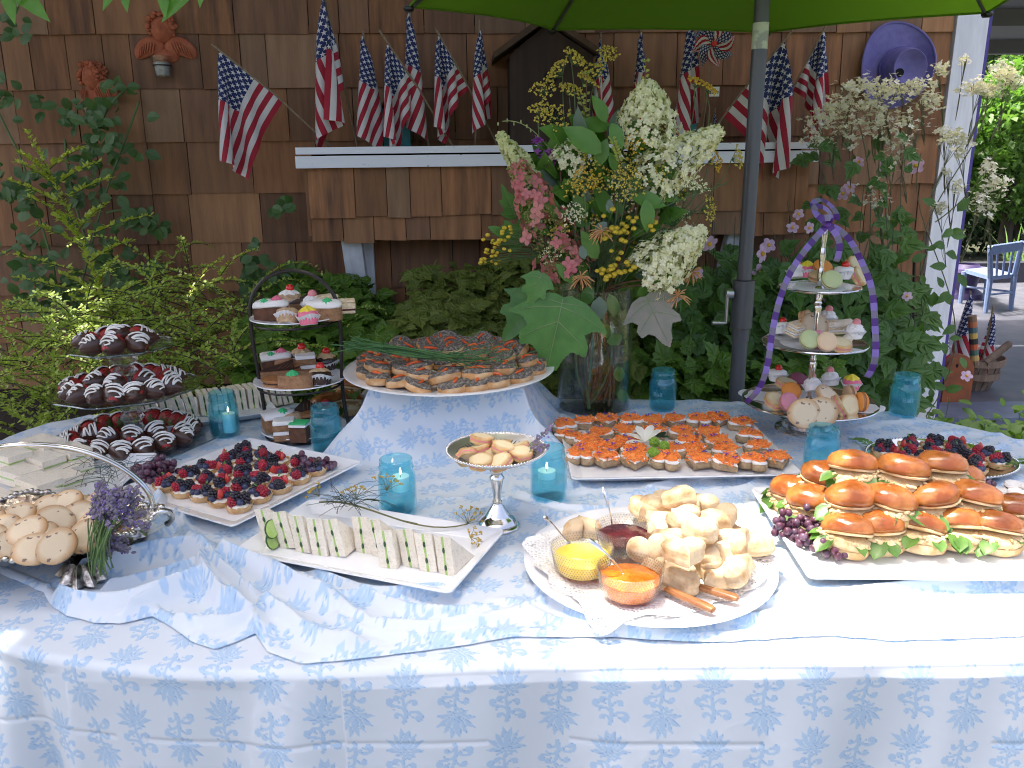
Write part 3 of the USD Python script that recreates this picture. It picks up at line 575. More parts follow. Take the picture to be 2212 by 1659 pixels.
    arc = arc - arc[0] + yh[None] * .7; du = np.linalg.norm(np.diff(np.stack([X, .3 * Y_, BOXH * bx * .5], -1), axis=1), axis=2); au = np.hstack([np.zeros((len(tt), 1)), np.cumsum(du, 1)]); au -= au[:, len(xs) // 2][:, None]
    c_, s2 = math.cos(1.35), math.sin(1.35); return (v.reshape(-1, 3), grid(len(xs), len(tt))), print_at((c_ * au - s2 * arc).ravel() + .03, (s2 * au + c_ * arc).ravel())
g, val = upper_cloth(); UPPER = g[0]
with_print(solo('gathered_tablecloth', g, cloth, 'second blue floral cloth laid rumpled over the table top and crate', 'tablecloth', smooth=True), val)
from scipy.spatial import cKDTree
_kd = cKDTree(UPPER[:, :2])
def ztop(x, y, r=.0):
    if r: return UPPER[_kd.query_ball_point((x, y), r), 2].max()
    return UPPER[_kd.query((x, y))[1], 2]
# ================================================================== food: masters of each kind, built once
random.seed(3)
def rrect(hx, hy, r, n=6):
    p = []
    for k, (sx, sy) in enumerate(((1, 1), (-1, 1), (-1, -1), (1, -1))):
        for a in np.linspace(0, PI / 2, n): b = a + k * PI / 2; p.append((sx * (hx - r) + r * math.cos(b), sy * (hy - r) + r * math.sin(b)))
    return np.array(p)
def rings(outs, zs):
    n = len(outs[0]); v = np.vstack([np.column_stack([o, np.full(n, z)]) for o, z in zip(outs, zs)])
    i, j = np.meshgrid(np.arange(len(outs) - 1), np.arange(n), indexing='ij')
    f = tri(np.stack([i * n + j, i * n + (j + 1) % n, (i + 1) * n + (j + 1) % n, (i + 1) * n + j], -1).reshape(-1, 4))
    k = np.arange(n); a = len(v); v = np.vstack([v, [[*outs[0].mean(0), zs[0]], [*outs[-1].mean(0), zs[-1]]]])
    return v, np.vstack([f, np.column_stack([np.full(n, a), (k + 1) % n, k]), np.column_stack([np.full(n, a + 1), (len(outs) - 1) * n + k, (len(outs) - 1) * n + (k + 1) % n])])
def tray_shape(hx, hy, h=.024, rim=.045, r=.012):
    ins = [(rim + .004, 0), (rim, .001), (.006, h - .006), (0, h - .003), (.0005, h), (.004, h), (rim * .55, h - .009), (rim * .62, h - .0095), (rim, .0065), (rim + .006, .006)]
    return rings([rrect(hx - i, hy - i, max(.004, r - i * .1)) for i, _ in ins], [z for _, z in ins])
def tray(name, label, corners, z, h=.024, rim=.045, category='tray'):
    c = np.array([onz(x, y, z + h) for x, y in corners]); m = c.mean(0); ax = (c[1] - c[0] + c[2] - c[3]) / 2; ay = (c[3] - c[0] + c[2] - c[1]) / 2
    a = math.atan2(ax[1], ax[0]); hx, hy = np.linalg.norm(ax[:2]) / 2, np.linalg.norm(ay[:2]) / 2
    t = thing(name, label, category, M4(rz(a), (m[0], m[1], z)))
    part(t, 'plate', tray_shape(hx, hy, h, rim), WHITE_CHINA, 40)
    # the narrow ridge pressed into the rim
    o = rings([rrect(hx - rim * .8 + d, hy - rim * .8 + d, .01) for d in (-.0022, 0, .0022)], [h - .0155, h - .0128, h - .0142]); part(t, 'rim_ridge', o, WHITE_CHINA, 40)
    return t, m, a, hx, hy
Zt = .7615
def tilt(R, t, s=1.): return M4(R, t, s)

# --- jars, candles
JAR = usdkit.material(stage, '/World/Looks/blue_jar_glass', {'t': ('transparent_bsdf', {'color': (.70, .92, .965)}), 'd': ('translucent_bsdf', {'color': (.12, .62, .75)}), 'd2': ('diffuse_bsdf', {'color': (.10, .50, .62)}), 'dm': ('mix_closure', {'fac': .4}), 'tm': ('mix_closure', {'fac': .075}), 'g': ('glossy_bsdf', {'roughness': .03, 'color': (1, 1, 1)}), 'lw': ('layer_weight', {'blend': .5}), 'f': ('math', {'math_type': 'power', 'value2': 4.}), 'f2': ('math', {'math_type': 'multiply_add', 'value2': .85, 'value3': .04}), 'm': ('mix_closure', {})},
    [('lw.facing', 'f.value1'), ('f.value', 'f2.value1'), ('f2.value', 'm.fac'), ('d.BSDF', 'dm.closure1'), ('d2.BSDF', 'dm.closure2'), ('t.BSDF', 'tm.closure1'), ('dm.closure', 'tm.closure2'), ('tm.closure', 'm.closure1'), ('g.BSDF', 'm.closure2')], surface='m.closure')
JARP = [(0, .004), (.026, .002), (.034, .004), (.0385, .012), (.0395, .03), (.0395, .075), (.0385, .086), (.034, .096), (.0325, .099), (.0362, .101), (.0362, .1045), (.0325, .106), (.0325, .1095), (.0345, .1105), (.0345, .1125), (.0325, .1145), (.0325, .1175), (.034, .1185), (.034, .121), (.0322, .1225), (.030, .122), (.0295, .100), (.031, .095), (.0355, .085), (.0365, .075), (.0365, .03), (.0355, .012), (.030, .009), (0, .009)]
wax = mat('candle_wax', (.86, .85, .80), .4, sss=.3)
flame = usdkit.material(stage, '/World/Looks/candle_flame', {'e': ('emission', {'color': (1., .72, .36), 'strength': 3.2})}, surface='e.emission')
wickm = mat('candle_wick', (.02, .02, .02), .9)
water = clear('jar_water', (.93, .985, .99), 1.33)
JL = {488: 'with a tall lit candle beside the strawberry stand', 708: 'between the pastry stand and the cloth covered crate', 861: 'in front of the cloth covered crate', 1185: 'with a lit tealight behind the silver compote', 1430: 'beside the flower vase at the back edge', 1770: 'beside the orange topped canapes and the rolls', 1950: 'at the back right corner near the berry platter'}
jar0 = None
for x, yb, size, candle in ((488, 950, 1.0, 'tall'), (708, 985, 1.0, None), (861, 1118, 1.0, 'low'), (1185, 1090, 1.0, 'tea'), (1430, 895, 1.0, None), (1770, 1040, 1.0, None), (1950, 908, 1.0, None)):
    p = onz(x, yb - 10, .757); lab = 'blue glass mason jar ' + JL[x]
    if jar0 is None:
        j = jar0 = thing('mason_jar', lab, 'jar', at(p[0], p[1], .757), 'blue mason jars on the buffet')
        part(j, 'glass', lathe(JARP, 40), JAR, 45)
        bl = meshkit.text_mesh('Ball', .012, .001); bl = (np.array(bl.vertices), np.array(bl.faces)); v = bl[0] - [bl[0][:, 0].mean(), 0, 0]; th = v[:, 0] / .0395 - PI / 2
        part(j, 'raised_lettering', (np.column_stack([(.0392 + .5 * v[:, 2]) * np.cos(th), (.0394 + v[:, 2]) * np.sin(th), v[:, 1] + .05]), bl[1]), usdkit.material(stage, '/World/Looks/raised_glass', {'t': ('transparent_bsdf', {'color': (.97, .99, 1.)}), 'd': ('diffuse_bsdf', {'color': (.55, .80, .88)}), 'm': ('mix_closure', {'fac': .10})}, [('t.BSDF', 'm.closure1'), ('d.BSDF', 'm.closure2')], surface='m.closure'), False)
        part(j, 'water', lathe([(0, .0095), (.034, .0095), (.036, .03), (.036, .052), (0, .052)], 32), water, 45)
    else: copy(jar0, at(p[0], p[1], .757, rng.uniform(-.6, .6)), lab)
    if candle:
        hgt, r, dx = {'tall': (.052, .017, .013), 'low': (.03, .018, .008), 'tea': (.016, .019, -.004)}[candle]; z = .768
        k = thing('candle', {'tall': 'tall white candle burning in the jar by the strawberry stand', 'low': 'low lit candle in the jar before the crate', 'tea': 'lit tealight floating in the jar behind the compote'}[candle], 'candle', at(p[0] + dx, p[1], z))
        zz = .042 if candle != 'tall' else 0
        part(k, 'wax', mv(lathe([(0, 0), (r, 0), (r, hgt), (r * .8, hgt - .001), (0, hgt - .003)], 24), (0, 0, zz)), wax, 40)
        part(k, 'wick', mv(tube([(0, 0, hgt - .004), (.0005, 0, hgt + .006)], .0007, 5), (0, 0, zz)), wickm)
        part(k, 'flame', mv(lathe([(0, 0), (.0022, .003), (.0026, .006), (.0015, .011), (0, .016)], 10), (0, 0, zz + hgt + .003)), flame)

# --- grapes
grapem = mat('grape_skin', (.075, .018, .035), .25, (.13, .09, .14), 60, ramp=(.4, .75), rnd=.25, coat=.1)
stemm = mat('grape_stem', (.18, .16, .06), .7)
def grapes(label, p, a, L, Wd, n, z0=0., group='grape bunches on the trays'):
    t = thing('grape_bunch', label, 'grapes', M4(rz(a), p))
    P = []; tries = 0; r = .0074
    while len(P) < n and tries < 6000:
        tries += 1; u = rng.random(); x = (u - .5) * L; w = Wd * (1 - .75 * u) * .5; q = np.array([x, rng.uniform(-w, w), r + abs(rng.normal()) * .012 * (1.2 - u)])
        if all(np.linalg.norm(q - o) > r * 1.55 for o in P): P.append(q)
    b = ball(r, 2, s=(1, 1, 1.06))
    for q in P: part(t, 'grape', mv(b, q), grapem, True)
    part(t, 'stalk', tube(spline([(-L * .5, 0, .02), (0, .004, .016), (L * .35, 0, .012)], 8), .0016), stemm)
    return t

# --- berries and tarts
blackm = mat('blackberry', (.010, .007, .014), .22, coat=.25, rnd=.3)
raspm = mat('raspberry', (.42, .018, .035), .35, (.30, .01, .03), 200, rnd=.2, sss=.15)
bluem = mat('blueberry', (.022, .030, .075), .45, (.07, .09, .16), 120, ramp=(.4, .7), rnd=.3)
strawm = mat('strawberry_flesh', (.50, .020, .018), .3, (.60, .08, .05), 60, coat=.3)
crustm = mat('pastry_crust', (.50, .27, .10), .7, (.66, .44, .22), 40, bump=.6, bscale=120)
creamm = mat('cream', (.85, .80, .70), .5, bump=.3, bscale=90)
mintm = mat('mint_leaf', (.09, .20, .04), .45, (.14, .27, .06), 60, trans=.2)
def drupes(r, h, n, rr):
    P = []; k = 0
    for i in range(n): 
        t = (i + .5) / n; ph = i * 2.39996; z = h * (t - .15); rad = r * math.sqrt(max(0.05, 1 - ((t - .35) / .72) ** 2)); P.append((rad * math.cos(ph), rad * math.sin(ph), z))
    P.append((0, 0, h * .8)); P = np.array(P); b = ball(rr, 1); core = ball(r * .9, 1, (0, 0, h * .3), (1, 1, 1.2)); return cat(scatter(b, P, np.repeat(np.eye(3)[None], len(P), 0), rng.uniform(.9, 1.1, len(P))), core)
BLACK, RASP = drupes(.0085, .020, 30, .0036), drupes(.0080, .018, 34, .0031)
BLUE = cat(ball(.0068, 2, s=(1, 1, .9)), mv(lathe([(.0026, 0), (.0034, .0012), (.0022, .0008), (0, .0002)], 8), (0, 0, .0056)))
STRAW = loft(np.column_stack([np.cos(np.linspace(0, 2 * PI, 14, False)), np.sin(np.linspace(0, 2 * PI, 14, False)) * .55]) * .009, [(.5, -.001), (1, .003), (.85, .010), (.45, .016), (.1, .019)])
def fluted(th, r, z): return r * (1 + .035 * np.sin(th * 9) * (z > .006)), z + .0018 * np.sin(th * 9 + 1) * (z > .012)
def make_tart(kind):
    t = thing('berry_tart', 'small tart', 'tart')
    part(t, 'crust', rough(lathe([(0, 0), (.020, 0), (.023, .002), (.0285, .014), (.0285, .0165), (.026, .016), (.022, .007), (0, .007)], 30, fluted), .0012, 90, kind), crustm, 50)
    part(t, 'cream', rough(lathe([(.0255, .012), (.018, .0165), (.008, .018), (0, .0175)], 16), .0022, 130, kind, (0, 0, 1)), creamm, True)
    spots = [(.012 * math.cos(a + kind), .012 * math.sin(a + kind)) for a in (0, 1.15, 2.5, 3.7, 5.0)] + [(.001, .002)]
    order = [('blackberry', BLACK, blackm, .018), ('raspberry', RASP, raspm, .018), ('blueberry', BLUE, bluem, .021), ('raspberry', RASP, raspm, .018), ('blueberry', BLUE, bluem, .021), ('blackberry', BLACK, blackm, .024)]
    if kind % 3 == 1: order = [order[i] for i in (1, 2, 0, 4, 2, 3)]
    if kind % 3 == 2: order = [order[i] for i in (2, 1, 4, 0, 1, 3)]; order[4] = ('strawberry_slice', STRAW, strawm, .019)
    for (nm, g, m, z), (x, y) in zip(order, spots): part(t, nm, xf(g, M4(rz(rng.uniform(0, 6)) @ rx(rng.uniform(-.9, .9)), (x, y, z + rng.uniform(-.001, .003)), rng.uniform(.92, 1.12))), m, True)
    for k in range(3): a = rng.uniform(0, 6); part(t, 'blueberry', mv(BLUE, (.019 * math.cos(a), .019 * math.sin(a), .0205)), bluem, True)
    part(t, 'mint_leaf', xf(sc(LEAF, (.009, .0125, .006)), M4(rz(rng.uniform(0, 6)) @ rx(.5), (rng.uniform(-.008, .008), rng.uniform(-.008, .008), .036))), mintm, True)
    return t
TARTS = [make_tart(k) for k in range(6)]
T1, m1, a1, hx1, hy1 = tray('square_tray', 'square white china tray heaped with berry tarts', ((470, 1150), (765, 1005), (560, 938), (272, 1050)), Zt)
def axes_of(a): return np.array([math.cos(a), math.sin(a)]), np.array([-math.sin(a), math.cos(a)])
ux, uy = axes_of(a1); pts, rw = [], []
for i in range(5):
    for j in range(5): q = m1[:2] + ux * ((i - 2) * .0565 + rng.uniform(-.003, .003)) + uy * ((j - 2) * .0565 + rng.uniform(-.003, .003)); pts.append((*q, Zt + .0075)); rw.append(j)
for (p, lab, k) in zip(pts, ordinals(pts, rw, ['front right row', 'second row', 'middle row', 'fourth row', 'back left row'], 'berry tart', 'of the square tray'), range(25)):
    place(TARTS[k * 5 % 6], M4(rz(rng.uniform(0, 6)), p), lab, 'berry tarts on the square tray')
p = onz(322, 1030, Zt + .01); grapes('dusky grape bunch at the left corner of the square tart tray', (p[0], p[1], Zt + .012), 2.6, .105, .085, 62)
p = onz(690, 1018, Zt + .01); grapes('small grape bunch at the right corner of the square tart tray', (p[0], p[1], Zt + .012), .5, .075, .06, 30)

# --- silver oval platter with tarts at the right
pc = onz(2030, 1000, .765); rxx = (onz(2196, 1000, .775) - onz(1866, 985, .775))[0] / 2
T2 = thing('oval_platter', 'oval silver platter with beaded rim full of berry tarts', 'platter', M4(rz(-.12), (pc[0], pc[1], .7625)))
def beads(rad, z, n, r, ell): th = np.arange(n) * 2 * PI / n; return scatter(ball(r, 1), np.column_stack([rad * np.cos(th) * ell[0], rad * np.sin(th) * ell[1], np.full(n, z)]), np.repeat(np.eye(3)[None], n, 0), 1.)
el = (1, .80)
part(T2, 'dish', lathe([(0, 0), (rxx * .8, 0), (rxx * .97, .016), (rxx, .0165), (rxx, .018), (rxx * .96, .019), (rxx * .8, .005), (0, .004)], 64, ell=el), SILVER, 40)
part(T2, 'beaded_rim', beads(rxx * .99, .018, 110, .0034, el), SILVER, True)
pts, rw = [], []
for j in range(4):
    for i in range(7):
        x, y = (i - 3) * .054 + (j % 2) * .02 - .01, (j - 1.5) * .050
        if (x / (rxx * .80)) ** 2 + (y / (rxx * .80 * .8)) ** 2 < 1.0: pts.append((pc[0] + x * .993 + y * .12, pc[1] + y * .993 - x * .12, .7625 + .0055)); rw.append(j)
for k, (p, lab) in enumerate(zip(pts, ordinals(pts, rw, ['front row', 'second row', 'third row', 'back row'], 'berry tart', 'of the oval silver platter'))): copy(TARTS[(k * 5 + 2) % 6], M4(rz(rng.uniform(0, 6)), p), lab, 'berry tarts on the silver platter')
herb = mat('garnish_leaf', (.07, .17, .035), .5, (.12, .24, .05), 40, trans=.15)
def sprig(name, label, p, a, L, n, size, m=herb):
    t = thing(name, label, 'garnish', M4(rz(a), p)); s = np.linspace(.1, 1, n); sd = np.where(np.arange(n) % 2, 1, -1)
    P = np.column_stack([0 * s, s * L, .004 + .008 * np.sin(s * 3)]); D = np.column_stack([sd * .9, .6 + 0 * s, .25 + 0 * s])
    part(t, 'stem', tube(spline([(0, 0, .002), (.002, L * .5, .009), (0, L, .006)], 8), .0009), m); part(t, 'leaves', scatter(LEAF, P, frames(D), size), m, True); return t
for (x, y, a, lab) in ((1890, 975, .3, 'green herb sprig at the left end of the oval silver platter'), (2150, 1015, -1.2, 'green herb sprig at the right end of the oval silver platter'), (2178, 1000, -2.2, 'parsley sprig on the right rim of the oval silver platter')): p = onz(x, y, .772); sprig('herb_sprig', lab, (p[0], p[1], .772), a, .07, 12, .022)

# --- cucumber tea sandwiches
breadm = mat('white_bread', (.78, .71, .58), .9, (.60, .50, .36), 260, ramp=(.52, .72), bump=1.2, bscale=240, detail=6)
cucm = mat('cucumber', (.42, .55, .20), .4, (.30, .46, .10), 60); cucskin = mat('cucumber_skin', (.03, .085, .022), .4)
def make_sandwich(kind, long=.085, high=.066, th=.0135, tri_=True):
    t = thing('tea_sandwich', 'sandwich', 'sandwich')
    o = [(0, 0), (long, 0), (0, high)] if tri_ else [(0, 0), (long, 0), (long, high), (0, high)]
    def slab(x0, w, sc_=1., seed=0):
        g = prism(np.array(o) * sc_, w); m = trimesh.Trimesh(*g, process=False)
        v, f = trimesh.remesh.subdivide(*trimesh.remesh.subdivide(np.array(m.vertices), np.array(m.faces))); v, f = trimesh.remesh.subdivide(v, f)
        v = np.column_stack([v[:, 2] + x0, v[:, 0], v[:, 1]]); return rough((v, f), .0011, 160, seed)
    part(t, 'bread_slice', slab(0, th, 1, kind), breadm, False); part(t, 'bread_slice', slab(th + .0042, th, 1, kind + 3), breadm, False)
    part(t, 'cucumber', slab(th - .0005, .0046, .985, kind + 7), cucm, False)
    part(t, 'cucumber_skin', cat([mv(ball(.0026, 1, s=(.9, 1, 2.2)), (th + .002, -.0006, z)) for z in [high * rng.uniform(.2, .4), high * rng.uniform(.6, .85)]]), cucskin, True); return t
SAND = [make_sandwich(k, th=.0142, high=.074, long=.078) for k in range(3)]
T3, m3, a3, hx3, hy3 = tray('rectangular_tray', 'white rectangular china tray of upright cucumber sandwiches', ((475, 1185), (1000, 1285), (1068, 1140), (692, 1080)), Zt, rim=.038)
ux, uy = axes_of(a3); pts, rw = [], []
for k in range(11): s = -.195 + k * .0358; pts.append(m3[:2] + ux * s + uy * (-.062 + (.03 if k in (5, 6) else 0) + rng.uniform(-.006, .006) + (.012 if k > 7 else 0)))
for k, lab in enumerate(ordinals([(*p, Zt) for p in pts], [0] * 11, ['row'], 'upright cucumber sandwich', 'on the rectangular white tray')):
    place(SAND[k % 3], M4(rz(a3 + rng.uniform(-.12, .12)) @ ry(-.20 + rng.uniform(-.06, .16)), (*pts[k], Zt + .0075)), lab, 'cucumber sandwiches on the front tray')
for k in range(2):
    s = thing('cucumber_slice', ['upper', 'lower'][k] + ' loose cucumber slice between the first sandwiches on the front tray', 'cucumber slice', M4(rz(a3) @ ry(1.3), (*(m3[:2] + ux * (-.17) + uy * (-.07)), Zt + .05 - .022 * k)))
    part(s, 'flesh', lathe([(0, 0), (.0165, 0), (.0165, .003), (0, .003)], 20), cucm, 40); part(s, 'skin', lathe([(.0165, 0), (.018, .0002), (.018, .0028), (.0165, .003)], 20), cucskin, 40)
# fennel lying along the back of that tray
fenstem = mat('fennel_stem', (.13, .13, .05), .7); fenflower = mat('fennel_flower', (.50, .34, .04), .7, (.36, .26, .05), 200); fendark = mat('fennel_thread', (.035, .05, .03), .7)
def umbel(R, n, rr, up=1., seed=0):
    """an umbel: stalk tips spread on a dome; returns rays and flower balls; axis +z"""
    r_ = np.random.default_rng(seed); rays, tips = [], []
    for k in range(n):
        a = k * 2.4; q = math.sqrt((k + .5) / n) * R; e = np.array([q * math.cos(a), q * math.sin(a), up * R * (1 - .35 * (q / R) ** 2)]) * r_.uniform(.85, 1.1)
        rays.append(tube([(0, 0, 0), e * .55 + [0, 0, R * .08], e], [.0007, .0005, .0004], 3))
        for j in range(5): d = r_.normal(size=3); d[2] = abs(d[2]); tips.append(e + d / np.linalg.norm(d) * rr * r_.uniform(.5, 1.1))
    return cat(rays), scatter(ball(rr * .42, 0), tips, np.repeat(np.eye(3)[None], len(tips), 0), r_.uniform(.7, 1.2, len(tips)))
fen = thing('fennel_sprig', 'dried yellow fennel sprig lying behind the front cucumber sandwiches', 'herb')
f0, f1, f2 = onz(690, 1085, .80), onz(860, 1122, .79), onz(1010, 1132, .79)
part(fen, 'stem', cat(tube(spline([f0, (f0 + f1) / 2 + [0, 0, .01], f1, f2], 16), np.linspace(.0022, .0014, 16), 6), tube(spline([f1, f1 + [.04, -.02, .0]], 6), .001, 5)), fenstem)
fr, ff = [], []
for e, ax, R in ((f2, (.25, -.1, 1), .030), (onz(770, 1078, .82), (-.2, .2, 1), .025), (onz(835, 1060, .83), (.2, .2, 1), .03), (onz(690, 1072, .81), (-.6, .1, .7), .022), (onz(1015, 1160, .785), (.5, -.4, .3), .02)): 
    a_, b_ = umbel(R, 10, .0042, 1., int(abs(e[0]) * 1e4)); M = M4(frame(ax, (0, 1, 0))[:, [0, 2, 1]] * [1, -1, 1], e); fr.append(xf(a_, M)); ff.append(xf(b_, M))
part(fen, 'umbel_stalks', cat(fr), fenstem); part(fen, 'flowers', cat(ff), fenflower, False, kind='stuff')
th_ = []; c0 = onz(755, 1092, .80)
for k in range(60): 
    o = c0 + rng.normal(size=3) * [.02, .014, .008] + [0, 0, .012]; d = rng.normal(size=3) * [.035, .02, .014]; th_.append(tube([o, o + d * .5 + [0, 0, .006], o + d], .0006, 3))
part(fen, 'thread_leaves', cat(th_), fendark, kind='stuff')

# --- sandwiches on the left tray and on the tray at the back
T4, m4, a4, hx4, hy4 = tray('left_tray', 'white china tray of cut sandwiches at the far left', ((30, 1200), (190, 1040), (40, 935), (-190, 1050)), Zt - .001, rim=.03)
FING = [make_sandwich(k + 5, long=.10, high=.028, th=.012, tri_=False) for k in range(2)]
SQ = [make_sandwich(k + 8, long=.092, high=.055, th=.0145, tri_=False) for k in range(2)]
labs = []; Ls = [(52, 1085, 0, .5), (112, 1048, 0, .5), (60, 1062, .012, .4), (20, 1040, .01, .4), (140, 1020, .0, .5), (10, 1130, 0, .5), (72, 1010, .02, .6), (132, 992, .022, .6), (70, 975, .034, .6), (-30, 1100, 0, .5), (0, 1000, .03, .6)]
LP = [onz(x, y, Zt + .02 + z) for x, y, z, a in Ls]
for k, lab in enumerate(ordinals(LP, [0 if y > 1040 else 1 if y > 1005 else 2 for x, y, z, a in Ls], ['front', 'middle', 'back'], 'soft white sandwich square', 'part of the far left tray')):
    place(SQ[k % 2], M4(rz(-2.15 + rng.uniform(-.12, .12)) @ ry(-PI / 2), LP[k] + [-.045, .03, -.014]), lab, 'sandwiches on the left tray')
th_ = []; c0 = onz(245, 1022, .80)
for k in range(70): o = c0 + rng.normal(size=3) * [.035, .03, .012] + [0, 0, .012]; d = rng.normal(size=3) * [.03, .02, .016]; th_.append(tube([o, o + d * .5 + [0, 0, .006], o + d], .0006, 3))
solo('dill_sprig', cat(th_), fendark, 'dark feathery dill sprig hanging off the far left sandwich tray', 'herb')
T5, m5, a5, hx5, hy5 = tray('back_tray', 'white china tray of sandwiches behind the strawberry stand', ((330, 925), (605, 887), (560, 838), (320, 872)), Zt - .001, rim=.03)
ux, uy = axes_of(a5); pts = []
for k in range(13): pts.append((*(m5[:2] + ux * (-.20 + k * .0335) + uy * (-.035 + rng.uniform(-.004, .004))), Zt + .006))
for k, lab in enumerate(ordinals(pts, [0] * 13, ['the row'], 'upright white finger sandwich', 'on the back tray')):
    place(FING[k % 2], M4(rz(a5 + rng.uniform(-.1, .1)) @ ry(-.12 + rng.uniform(-.08, .1)) @ np.diag([1, .7, 2.3]), pts[k]), lab, 'finger sandwiches on the back tray')

# --- orange topped heart canapes
T6, m6, a6, hx6, hy6 = tray('canape_tray', 'large white rectangular tray of orange topped heart canapes', ((1237, 1032), (1714, 1026), (1632, 898), (1202, 908)), Zt, h=.022, rim=.032)
def heart(n=30):
    t = np.linspace(0, 2 * PI, n, endpoint=False); x = 16 * np.sin(t) ** 3; y = 13 * np.cos(t) - 5 * np.cos(2 * t) - 2 * np.cos(3 * t) - np.cos(4 * t); return np.column_stack([x, y + 2.5]) / 17
rye = mat('brown_bread', (.46, .33, .19), .9, (.30, .21, .12), 180, bump=1.2, bscale=220); cheese = mat('cream_cheese', (.86, .84, .80), .5, bump=.4, bscale=120)
salm = mat('orange_shreds', (.92, .20, .035), .45, (.88, .30, .07), 90, sss=.1); violet = mat('violet_petal', (.13, .05, .42), .55, trans=.2)
def make_canape(k):
    t = thing('heart_canape', 'canape', 'canape'); h = heart() * .031
    part(t, 'bread', rough(loft(h, [(.9, 0), (1, .004), (1.02, .010), (.95, .0145), (.6, .0155)]), .0018, 120, k), rye, 50)
    part(t, 'cream_cheese', rough(loft(h, [(.93, .013), (.95, .0165), (.8, .019), (.3, .020)]), .003, 110, k + 4), cheese, True)
    n = 60; P = np.column_stack([rng.uniform(-1, 1, (n, 2)) * [.021, .019], .0205 + rng.random(n) * .006]); P[:, 2] -= 6 * (P[:, 0] ** 2 + P[:, 1] ** 2); D = rng.normal(size=(n, 3)) * [1, 1, .55]
    part(t, 'orange_topping', cat(scatter(box(.0028, .013, .0018), P, frames(D), rng.uniform(.6, 1.3, n)), rough(loft(h, [(.80, .018), (.78, .0225), (.3, .025)]), .003, 130, k)), salm, False)
    for q in range(rng.integers(1, 3)): part(t, 'violet_petal', scatter(LEAFLET, [np.array([rng.uniform(-.014, .014), rng.uniform(-.012, .012), .028])] * 3, frames([(math.cos(a), math.sin(a), .2) for a in (0, 2, 4)]), .0075), violet, True)
    return t
CAN = [make_canape(k) for k in range(5)]
cz = [(230, 235), (420, 215), (600, 195), (800, 195), (1000, 208), (1180, 195), (1390, 190), (1560, 182), (1770, 225), (265, 335), (540, 312), (750, 292), (1010, 298), (1250, 300), (1480, 312), (1840, 330), (440, 375), (770, 392), (1310, 380), (1570, 390), (1920, 425), (430, 440), (620, 432), (850, 462), (1150, 455), (1360, 452), (1640, 460), (370, 510), (590, 545), (840, 548), (1120, 548), (1390, 556), (1640, 572), (1870, 568), (2070, 552)]
cr = [0] * 9 + [1] * 7 + [2] * 5 + [3] * 6 + [4] * 8
pts = [onz(1161 + x * .25, 857 + y * .25 + 5, Zt + .02) for x, y in cz]
for k, lab in enumerate(ordinals(pts, cr, ['back row', 'second row', 'middle row', 'fourth row', 'front row'], 'heart canape', 'of the canape tray')):
    p = pts[k]; place(CAN[k % 5], M4(rz(a6 + rng.uniform(-.7, .7) + (PI if k % 3 == 0 else 0)) @ rx(rng.uniform(-.08, .16)), (p[0], p[1], Zt + .0075 + (.006 if cr[k] == 4 else 0)), 1.2), lab, 'orange topped heart canapes')
gar = thing('flower_garnish', 'white lily bloom with three green button flowers on the canape tray', 'garnish')
petw = mat('white_petal', (.84, .82, .78), .55, (.75, .62, .60), 60, ramp=(.6, .8), trans=.25); mum = mat('green_button', (.30, .48, .06), .7, (.20, .36, .04), 200)
q = onz(1161 + 930 * .25, 857 + 390 * .25, Zt + .035)
for k, (a, el_) in enumerate(((2.6, .5), (3.4, .25), (1.9, 1.0), (.4, .9), (5.6, .4), (1.0, 1.2))): part(gar, 'petal', scatter(outline_leaf([(0, 0), (.10, .2), (.24, .55), (.18, .85), (0, 1)], .25, .2), [q], [frame((math.cos(a), math.sin(a), el_))], [.052]), petw, True)
for x, y in ((1010, 392), (1002, 480), (1095, 425)):
    c = onz(1161 + x * .25, 857 + y * .25, Zt + .045); d = rng.normal(size=(220, 3)); part(gar, 'button_flower', cat(ball(.0095, 2, c), scatter(box(.0016, .005, .0016), c + d / np.linalg.norm(d, axis=1, keepdims=True) * .0105, frames(d), 1.)), mum, False)
part(gar, 'dark_leaf', scatter(LEAF, [onz(1161 + 1040 * .25, 857 + 350 * .25, Zt + .045)] * 3, frames([(1, .1, .1), (.7, .7, .3), (-.4, 1, .1)]), .035), mat('dark_leaf', (.02, .05, .02), .5), True)

# --- scones, jams and lace on the round platter
pc = onz(1400, 1213, Zt + .012)
T7 = thing('scone_platter', 'big round white platter with scones and three jam bowls', 'platter', at(pc[0], pc[1], Zt))
Rp = .221
part(T7, 'plate', lathe([(0, 0), (Rp * .68, 0), (Rp * .72, .003), (Rp * .97, .016), (Rp, .019), (Rp * .985, .0205), (Rp * .95, .0195), (Rp * .72, .009), (0, .008)], 72), WHITE_CHINA, 50)
lace = usdkit.material(stage, '/World/Looks/lace', {'tc': ('texture_coordinate', {}), 'v': ('voronoi_texture', {'scale': 150., 'randomness': .5}), 'c': ('math', {'math_type': 'less_than', 'value2': .27}), 'p': ('principled_bsdf', {'base_color': (.82, .80, .78), 'roughness': .9}), 't': ('transparent_bsdf', {}), 'm': ('mix_closure', {}), 'b': ('bump', {'strength': 1., 'distance': .003})},
    [('tc.object', 'v.vector'), ('v.distance', 'c.value1'), ('c.value', 'm.fac'), ('p.BSDF', 'm.closure1'), ('t.BSDF', 'm.closure2'), ('v.distance', 'b.height'), ('b.normal', 'p.normal')], surface='m.closure')
